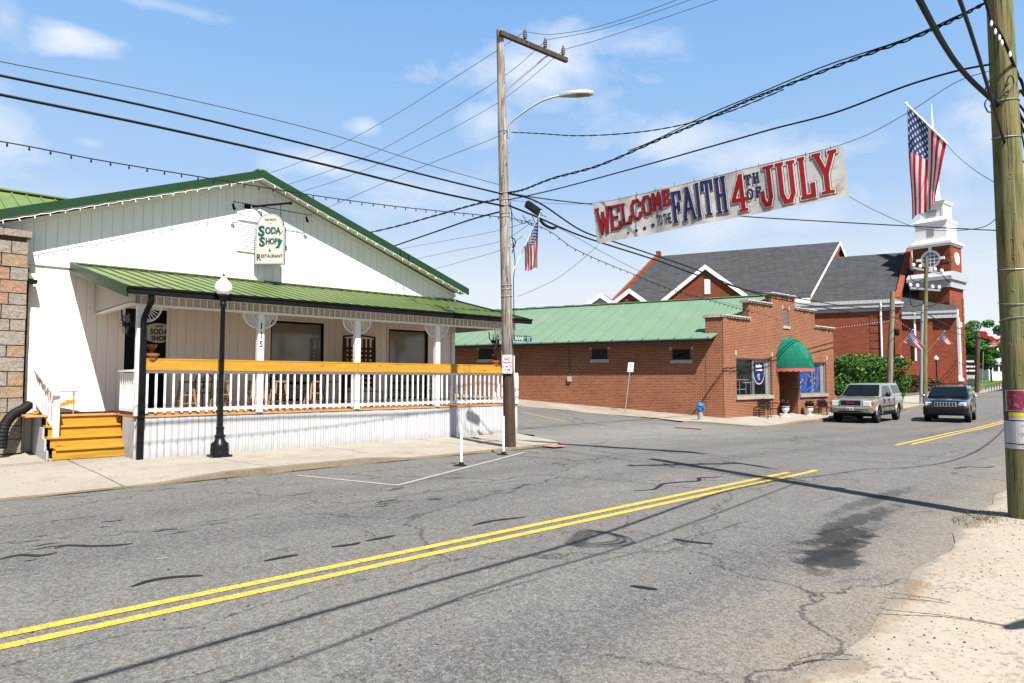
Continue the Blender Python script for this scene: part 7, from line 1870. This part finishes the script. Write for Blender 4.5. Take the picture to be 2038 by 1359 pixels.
for px in (1978, 1991): w_ = W(px, 738, 115.9); b = MB(); b.prism([w_, w_ + e * .8, w_ + e * .8 + Vector((0, 0, 1.5)), w_ + Vector((0, 0, 1.5))], dv * .05); b.build('window', 'dark_glass', wh)
for (px, py, d_, h_, cr, l, sd, nn_) in ((1940, 760, 102, 7.2, 2.9, 'leafy green tree behind the brown pole, beside the church tower', 1, 13000), (1973, 758, 104, 5.6, 2.2, 'smaller dark stemmed tree in front of the white house', 2, 6000), (1925, 752, 118, 9.0, 3.8, 'tall tree half hidden behind the church tower', 3, 9000), (1975, 750, 150, 12.5, 5.0, 'far tree rising above the white house roof', 4, 9000), (2040, 750, 160, 12.0, 6.5, 'far wide tree behind the right utility pole', 6, 7000)):
    p = at(px, py, d_); tree(p, h_, cr, l, sd, nn_, size=.17 if d_ < 110 else .26)
# distant tree line so that the horizon is never a bare plane
tl = MB()
for i in range(150):
    a = R(-50 + i * 1.35); dd = q.uniform(210, 330); c = Vector((math.cos(a) * dd, math.sin(a) * dd, 0)); r = q.uniform(7, 12); leaves(tl, (c.x, c.y, r * .42), (r, r, r * .62), 150, 1.1, q)
struct(tl.build('distant_trees', 'tree_leaf'), 'stuff')


# ================================================================== vehicles
def carpaint(name, col, metal=.3, rough=.3):
    m, t, b = mk(name); co = t.co(); t.put(b.inputs['Base Color'], t.mix(t.noise(co, 2, 4), tuple(q * .88 for q in col), col)); b.inputs['Metallic'].default_value = metal; b.inputs['Roughness'].default_value = rough; b.inputs['Coat Weight'].default_value = .8; b.inputs['Coat Roughness'].default_value = .06
    t.put(b.inputs['Normal'], t.bump(t.noise(co, 60, 2), .03, .002))
carpaint('pewter_paint', (.40, .375, .33), .3); carpaint('navy_paint', (.004, .014, .030), .2, .2)
plain('amber_lens', (.65, .16, .02), .2, coat=.8); plain('clear_lens', (.62, .63, .62), .12, .3, coat=.9); plain('bumper_gold', (.26, .235, .185), .4, .3); plain('tyre', (.014, .014, .015), .85, var=.2, bump=.4, bscale=60); plain('gold_trim', (.28, .22, .12), .5)
def loft(stations, ring):
    b = MB(); n = None
    for s in stations:
        pts = ring(*s); n = len(pts); b.v += [Vector(p) for p in pts]
    for i in range(len(stations) - 1):
        for k in range(n): b.f.append((i * n + k, i * n + (k + 1) % n, (i + 1) * n + (k + 1) % n, (i + 1) * n + k)); b.mi.append(0)
    b.f += [tuple(range(n)), tuple(range((len(stations) - 1) * n, len(stations) * n))]; b.mi += [0, 0]; return b
def body_ring(x, zb, zt, w, crown=.04):
    return [(x, -w * .90, zb), (x, -w, zb + .14), (x, -w, zb + (zt - zb) * .45), (x, -w * .985, zt - .16), (x, -w * .93, zt - .03), (x, -w * .6, zt + crown * .6), (x, 0, zt + crown), (x, w * .6, zt + crown * .6), (x, w * .93, zt - .03), (x, w * .985, zt - .16), (x, w, zb + (zt - zb) * .45), (x, w, zb + .14), (x, w * .90, zb)]
def vehicle(loc, rz, label, cat, name, grp, S):
    f = thing(name, loc, label, cat, grp, rz)
    bd = loft(S['body'], body_ring).build('body', S['paint'], f, local=True, smooth=32); fixn(bd)
    # wheel arches cut into the body
    for ax_ in (S['fa'], S['ra']):
        c = MB(); c.lathe([(S['wr'] * 1.17, -1.5), (S['wr'] * 1.17, 1.5)], (ax_, 0, S['wr'] + .02), 24, axis='Y'); co = fixn(c.build('cut', 'dark_interior'))
        co.location = (0, 0, 0); md = bd.modifiers.new('b', 'BOOLEAN'); md.object = co; md.operation = 'DIFFERENCE'; md.solver = 'EXACT'
        save = (f.location.copy(), f.rotation_euler.copy()); f.location = (0, 0, 0); f.rotation_euler = (0, 0, 0); bpy.context.view_layer.update()
        dg = bpy.context.evaluated_depsgraph_get(); me = bpy.data.meshes.new_from_object(bd.evaluated_get(dg)); bd.modifiers.clear(); old = bd.data; bd.data = me; bpy.data.meshes.remove(old); cm = co.data; bpy.data.objects.remove(co); bpy.data.meshes.remove(cm)
        f.location, f.rotation_euler = save
    for p in bd.data.polygons: p.use_smooth = True
    bd.data.set_sharp_from_angle(angle=R(30))
    b = MB(); w = S['w']; b.box(S['ra'] - .5, S['fa'] + .5, -w * .80, w * .80, .32, S['body'][3][2] - .15); b.build('underbody', 'dark_interior', f, local=True)
    # cab / greenhouse: side profile with tumblehome
    G = S['cab']; wb, wt = w * .93, w * .76
    def side(x, z, z0, z1): k = (z - z0) / (z1 - z0); return wb + (wt - wb) * k
    z0, z1 = S['belt'], S['roof']
    b = MB(); n = len(G); vs = [(x, s * side(x, z, z0, z1), z) for s in (-1, 1) for x, z in G]
    # crowned roof
    b.add(vs, [tuple(range(n)), tuple(range(n, 2 * n))[::-1]] + [(i, i + n, (i + 1) % n + n, (i + 1) % n) for i in range(n)])
    cabo = fixn(b.build('cab', S['paint'], f, local=True)); mdf = cabo.modifiers.new('bevel', 'BEVEL'); mdf.width = .05; mdf.segments = 3; mdf.limit_method = 'ANGLE'
    for p in cabo.data.polygons: p.use_smooth = True
    def onside(x, z, s, e=.012): return (x, s * (side(x, z, z0, z1) + e), z)
    for (nm, pts) in S['sidewin']:
        for s in (-1, 1):
            b = MB(); b.poly([onside(x, z, s) for x, z in pts]); b.build(nm, 'car_glass', f, local=True)
    (xa, za_), (xb, zb_) = S['ws']     # base and top of the windscreen line
    def ws(u, v, e=.02):
        x = xa + (xb - xa) * v; z = za_ + (zb_ - za_) * v; wd = side(x, z, z0, z1) - .07; n_ = Vector((za_ - zb_, 0, xb - xa)); n_ = Vector((-(zb_ - za_), 0, (xb - xa))).normalized() * -1
        if n_.z < 0: n_ = -n_
        return Vector((x, u * wd, z)) + n_ * e + Vector((.03 * (1 - u * u), 0, 0))
    b = MB(); N_ = 8
    for i in range(N_ + 1):
        for v in (.05, .94): b.v.append(ws(-1 + 2 * i / N_, v))
    for i in range(N_): b.f.append((2 * i, 2 * i + 1, 2 * i + 3, 2 * i + 2)); b.mi.append(0)
    b.build('windscreen', 'car_glass', f, local=True)
    b = MB(); b.tube([ws(-.75, .06, .03), ws(-.1, .10, .03)], .012, 4); b.tube([ws(.1, .06, .03), ws(.7, .10, .03)], .012, 4); b.build('wiper', 'black_rubber', f, local=True)
    # wheels
    for ax_ in (S['fa'], S['ra']):
        for s in (-1, 1):
            r = S['wr']; yw = s * (w - .13)
            b = MB(); b.lathe([(r * .60, -.12), (r * .93, -.125), (r, -.09), (r, .09), (r * .93, .125), (r * .60, .12)], (ax_, yw, r), 26, axis='Y'); wh_ = b.build('wheel', 'tyre', f, local=True, smooth=40)
            b = MB(); b.lathe([(r * .62, s * .11), (r * .56, s * .125), (r * .50, s * .07), (r * .2, s * .06), (r * .18, s * .11), (.01, s * .115)], (ax_, yw, r), 22, axis='Y')
            for k in range(S['spokes']):
                a = 2 * math.pi * k / S['spokes']; b.bar((ax_ + r * .15 * math.cos(a), yw + s * .10, r + r * .15 * math.sin(a)), (ax_ + r * .58 * math.cos(a), yw + s * .112, r + r * .58 * math.sin(a)), .05, .05, up=(0, 1, 0))
            b.build('rim', 'chrome', wh_, local=True, smooth=40)
    return f, side, onside
def bx(f, name, mat_, *a, bev=0):
    b = MB(); b.box(*a); o = b.build(name, mat_, f, local=True)
    if bev: m_ = o.modifiers.new('bevel', 'BEVEL'); m_.width = bev; m_.segments = 3
    return o
# pickup: front towards the camera
TS = dict(w=1.0, wr=.40, fa=1.92, ra=-1.72, belt=1.26, roof=1.90, paint='pewter_paint', spokes=8,
  body=[(2.82, .62, 1.06, .86), (2.74, .50, 1.13, .95), (2.4, .46, 1.17, .985), (1.6, .44, 1.22, 1.0), (1.15, .42, 1.26, 1.0), (0, .42, 1.27, 1.0), (-1.3, .42, 1.28, 1.0), (-2.4, .48, 1.28, 1.0), (-2.85, .55, 1.27, .98)],
  cab=[(1.32, 1.24), (.55, 1.84), (.35, 1.90), (-1.0, 1.91), (-1.12, 1.93), (-2.55, 1.93), (-2.82, 1.30), (-2.82, 1.24)],
  ws=((1.30, 1.27), (.52, 1.86)),
  sidewin=[('front_window', [(.98, 1.32), (.92, 1.38), (.48, 1.78), (.05, 1.80), (.02, 1.32)]), ('rear_window', [(-.06, 1.32), (-.04, 1.80), (-.78, 1.80), (-.92, 1.34)]), ('cap_window', [(-1.22, 1.38), (-1.18, 1.82), (-2.42, 1.82), (-2.66, 1.40)])])
k1, k2_ = onZ(1744, 842, -.34), onZ(1787, 836, -.34)
tdir = Vector((-1, -.09, 0)).normalized(); trz = math.atan2(tdir.y, tdir.x)
tl_ = Vector((tdir.y * -1, tdir.x, 0))    # vehicle's left (+y local)
tpos = k1 - tdir * 1.92 - tl_ * .86; tpos.z = g(k1.x, k1.y - .1) 
tr, side_, onside = vehicle((tpos.x, tpos.y, tpos.z), trz, 'pewter pickup truck with a camper shell parked in front of the hedge', 'pickup truck', 'pickup_truck', 'vehicles on the street', TS)
o = bx(tr, 'grille', 'chrome', 2.78, 2.90, -.50, .50, .80, 1.13, bev=.03); bx(tr, 'grille_mesh', 'black_rubber', 2.895, 2.912, -.45, .45, .85, 1.09, bev=.01)
label3d('emblem', 'GMC', .12, (2.915, 0, .93), (0, 1, 0), (0, 0, 1), (1, 0, 0), 'sign_red', None, .006, .03, 1.2).parent = tr
for s in (-1, 1):
    bx(tr, 'headlight', 'clear_lens', 2.70, 2.86, min(s * .53, s * .88), max(s * .53, s * .88), .82, 1.08, bev=.03)
    bx(tr, 'turn_signal', 'amber_lens', 2.50, 2.78, min(s * .865, s * .965), max(s * .865, s * .965), .86, 1.06, bev=.02)
    bx(tr, 'fog_light', 'clear_lens', 2.97, 3.0, min(s * .62, s * .78), max(s * .62, s * .78), .55, .65, bev=.02)
    b = MB(); b.ball((.88, s * 1.16, 1.36), .12, 10, 1.1); b.bar((.9, s * .95, 1.33), (.88, s * 1.1, 1.33), .05, .05); b.build('mirror', 'black_paint', tr, local=True, smooth=60)
    for (x) in (1.02, .0, -.98): b = MB(); b.bar((x, s * 1.006, .52), (x, s * 1.0, 1.27), .012, .012); b.build('door_seam', 'black_rubber', tr, local=True)
    for x in (.14, -.84): b = MB(); b.bar((x, s * 1.012, 1.12), (x - .16, s * 1.012, 1.12), .03, .05); b.build('door_handle', 'black_paint', tr, local=True)
    b = MB(); b.bar((1.45, s * 1.01, .80), (-1.2, s * 1.01, .80), .02, .05); b.build('side_moulding', 'chrome', tr, local=True)
    for ax_ in (1.92, -1.72):
        b = MB(); pts = [(ax_ + .50 * math.cos(a), s * 1.01, .42 + .50 * math.sin(a)) for a in [math.pi * k / 12 for k in range(13)]]
        b.tube(pts, .035, 6); b.build('arch_flare', 'pewter_paint', tr, local=True, smooth=60)
    b = MB(); b.bar((1.3, s * .98, .40), (-1.1, s * .98, .40), .14, .05); b.build('running_board', 'black_metal', tr, local=True)
b = loft([(2.80, .50, .82, .98), (2.93, .50, .80, .95), (3.0, .54, .76, .80)], lambda x, zb, zt, w: [(x, -w, zb), (x, -w, zt), (x, w, zt), (x, w, zb)]); bo = fixn(b.build('front_bumper', 'bumper_gold', tr, local=True)); m_ = bo.modifiers.new('bevel', 'BEVEL'); m_.width = .03; m_.segments = 2
bx(tr, 'bumper_chrome', 'chrome', 2.90, 3.012, -.72, .72, .70, .80, bev=.02); bx(tr, 'licence_plate', 'sign_white', 3.015, 3.03, -.16, .16, .62, .77, bev=.005)
bx(tr, 'plate_mark', 'navy', 3.031, 3.034, -.13, -.02, .65, .72); bx(tr, 'plate_mark', 'sign_red', 3.031, 3.034, .02, .12, .65, .72)
bx(tr, 'bumper_intake', 'black_rubber', 2.98, 3.008, -.5, .5, .545, .61); bx(tr, 'rear_bumper', 'chrome', -3.0, -2.84, -.95, .95, .5, .7, bev=.03)
# SUV, driving towards the camera
SS = dict(w=.93, wr=.375, fa=1.45, ra=-1.32, belt=1.13, roof=1.70, paint='navy_paint', spokes=5,
  body=[(2.30, .50, .92, .74), (2.22, .34, 1.00, .86), (1.9, .32, 1.06, .915), (1.2, .32, 1.12, .93), (.95, .32, 1.15, .93), (0, .32, 1.16, .93), (-1.5, .34, 1.16, .93), (-2.15, .38, 1.15, .91), (-2.36, .5, 1.13, .85)],
  cab=[(1.08, 1.12), (.38, 1.62), (.15, 1.69), (-1.9, 1.71), (-2.1, 1.66), (-2.36, 1.16), (-2.36, 1.10)],
  ws=((1.08, 1.14), (.34, 1.64)),
  sidewin=[('front_window', [(.78, 1.19), (.34, 1.56), (-.10, 1.60), (-.12, 1.19)]), ('rear_window', [(-.20, 1.19), (-.18, 1.60), (-.98, 1.61), (-1.06, 1.19)]), ('quarter_window', [(-1.14, 1.19), (-1.06, 1.61), (-1.85, 1.60), (-2.08, 1.22)])])
j1 = onZ(1925, 841, -.36); sdir = Vector((-1, -.17, 0)).normalized(); srz = math.atan2(sdir.y, sdir.x); sl_ = Vector((-sdir.y, sdir.x, 0))
spos = j1 - sdir * 1.45 - sl_ * .80; spos.z = g(j1.x, j1.y) + .0
su, side_, onside = vehicle((spos.x, spos.y, spos.z), srz, 'dark blue SUV with a seven-slot chrome grille driving towards the camera', 'SUV', 'suv', 'vehicles on the street', SS); su.scale = (1.06, 1.06, 1.06)
bx(su, 'grille', 'chrome', 2.26, 2.335, -.44, .44, .74, .96, bev=.02)
for k in range(7): bx(su, 'grille_slot', 'black_rubber', 2.33, 2.345, -.405 + k * .118, -.325 + k * .118, .77, .935, bev=.01)
for s in (-1, 1):
    bx(su, 'headlight', 'clear_lens', 2.14, 2.30, min(s * .47, s * .82), max(s * .47, s * .82), .76, .95, bev=.04)
    bx(su, 'fog_light', 'clear_lens', 2.31, 2.345, min(s * .58, s * .68), max(s * .58, s * .68), .55, .64, bev=.02)
    b = MB(); b.ball((.72, s * 1.06, 1.22), .10, 10, .9); b.bar((.75, s * .9, 1.2), (.72, s * 1.0, 1.2), .05, .04); b.build('mirror', 'chrome', su, local=True, smooth=60)
    for x in (.86, -.16, -1.1): b = MB(); b.bar((x, s * .936, .45), (x, s * .93, 1.15), .010, .010); b.build('door_seam', 'black_rubber', su, local=True)
    for x in (-.02, -.98): b = MB(); b.bar((x, s * .945, 1.03), (x - .15, s * .945, 1.03), .03, .04); b.build('door_handle', 'navy_paint', su, local=True)
    b = MB(); b.bar((1.0, s * .94, .60), (-.9, s * .94, .60), .02, .10); b.build('side_moulding', 'gold_trim', su, local=True)
    b = MB(); b.tube(catmull([(.1, s * .62, 1.70), (0, s * .62, 1.77), (-1.7, s * .62, 1.79), (-1.85, s * .62, 1.72)], 4), .02, 6); b.build('roof_rail', 'black_paint', su, local=True)
for x in (-.3, -1.4): b = MB(); b.bar((x, -.62, 1.785), (x, .62, 1.785), .05, .025); b.build('roof_crossbar', 'black_paint', su, local=True)
b = loft([(2.18, .34, .74, .92), (2.30, .36, .72, .86), (2.36, .42, .68, .70)], lambda x, zb, zt, w: [(x, -w, zb), (x, -w, zt), (x, w, zt), (x, w, zb)]); bo = fixn(b.build('front_bumper', 'black_paint', su, local=True)); m_ = bo.modifiers.new('bevel', 'BEVEL'); m_.width = .03; m_.segments = 2
bx(su, 'licence_plate', 'ink', 2.365, 2.378, -.16, .16, .50, .64, bev=.005); bx(su, 'rear_bumper', 'black_paint', -2.46, -2.3, -.85, .85, .4, .65, bev=.03)


# ================================================================== overall albedo trim, one factor per kind of surface
FAC = {'pewter_paint': .78, 'green_pole': 1.02, 'tree_leaf': 1.25, 'asphalt': .65, 'sidewalk_concrete': .62, 'lot_concrete': .53, 'kerb_stone': .66, 'gravel_dirt': .72, 'pale_concrete': .7, 'yellow_paint': .88, 'faded_yellow': .8,
       'white_line': .8, 'gable_siding': .92, 'white_trim': .86, 'white_metal': .9, 'skirt_paint': .86, 'sign_white': .85, 'bulb': 1, 'globe': .95, 'chrome': 1, 'banner_white': .9,
       'shop_brick': .68, 'church_brick': .82, 'church_trim_brick': .80, 'sage_metal': .70, 'green_metal': .73, 'hedge_leaf': 1.1, 'clear_lens': 1, 'flag_cloth': .9, 'pine': .86, 'banner_cloth': .88,
       'porch_siding': 1.0, 'beam_panel': .8, 'shingle': .72, 'tan_pole': .8}
G_ = .73
for nm, m in MATS.items():
    if m.name not in bpy.data.materials: continue
    b = m.node_tree.nodes.get('Principled BSDF'); t = NT(m.node_tree); s = b.inputs['Base Color']
    sp = b.inputs['Specular IOR Level']
    if 'glass' not in nm and b.inputs['Metallic'].default_value < .3 and b.inputs['Coat Weight'].default_value == 0:
        sp.default_value = min(sp.default_value, .14 if nm not in ('black_paint', 'porcelain') else .2)
    if not s.links: continue
    src = s.links[0].from_socket; f = FAC.get(nm, .76)
    if f < .99 and nm not in ('porch_siding', 'pine_old', 'gable_siding', 'white_trim', 'white_metal'): f *= G_
    if f != 1: t.put(s, t.mix(1.0, src, (f, f, f), 'MULTIPLY'))
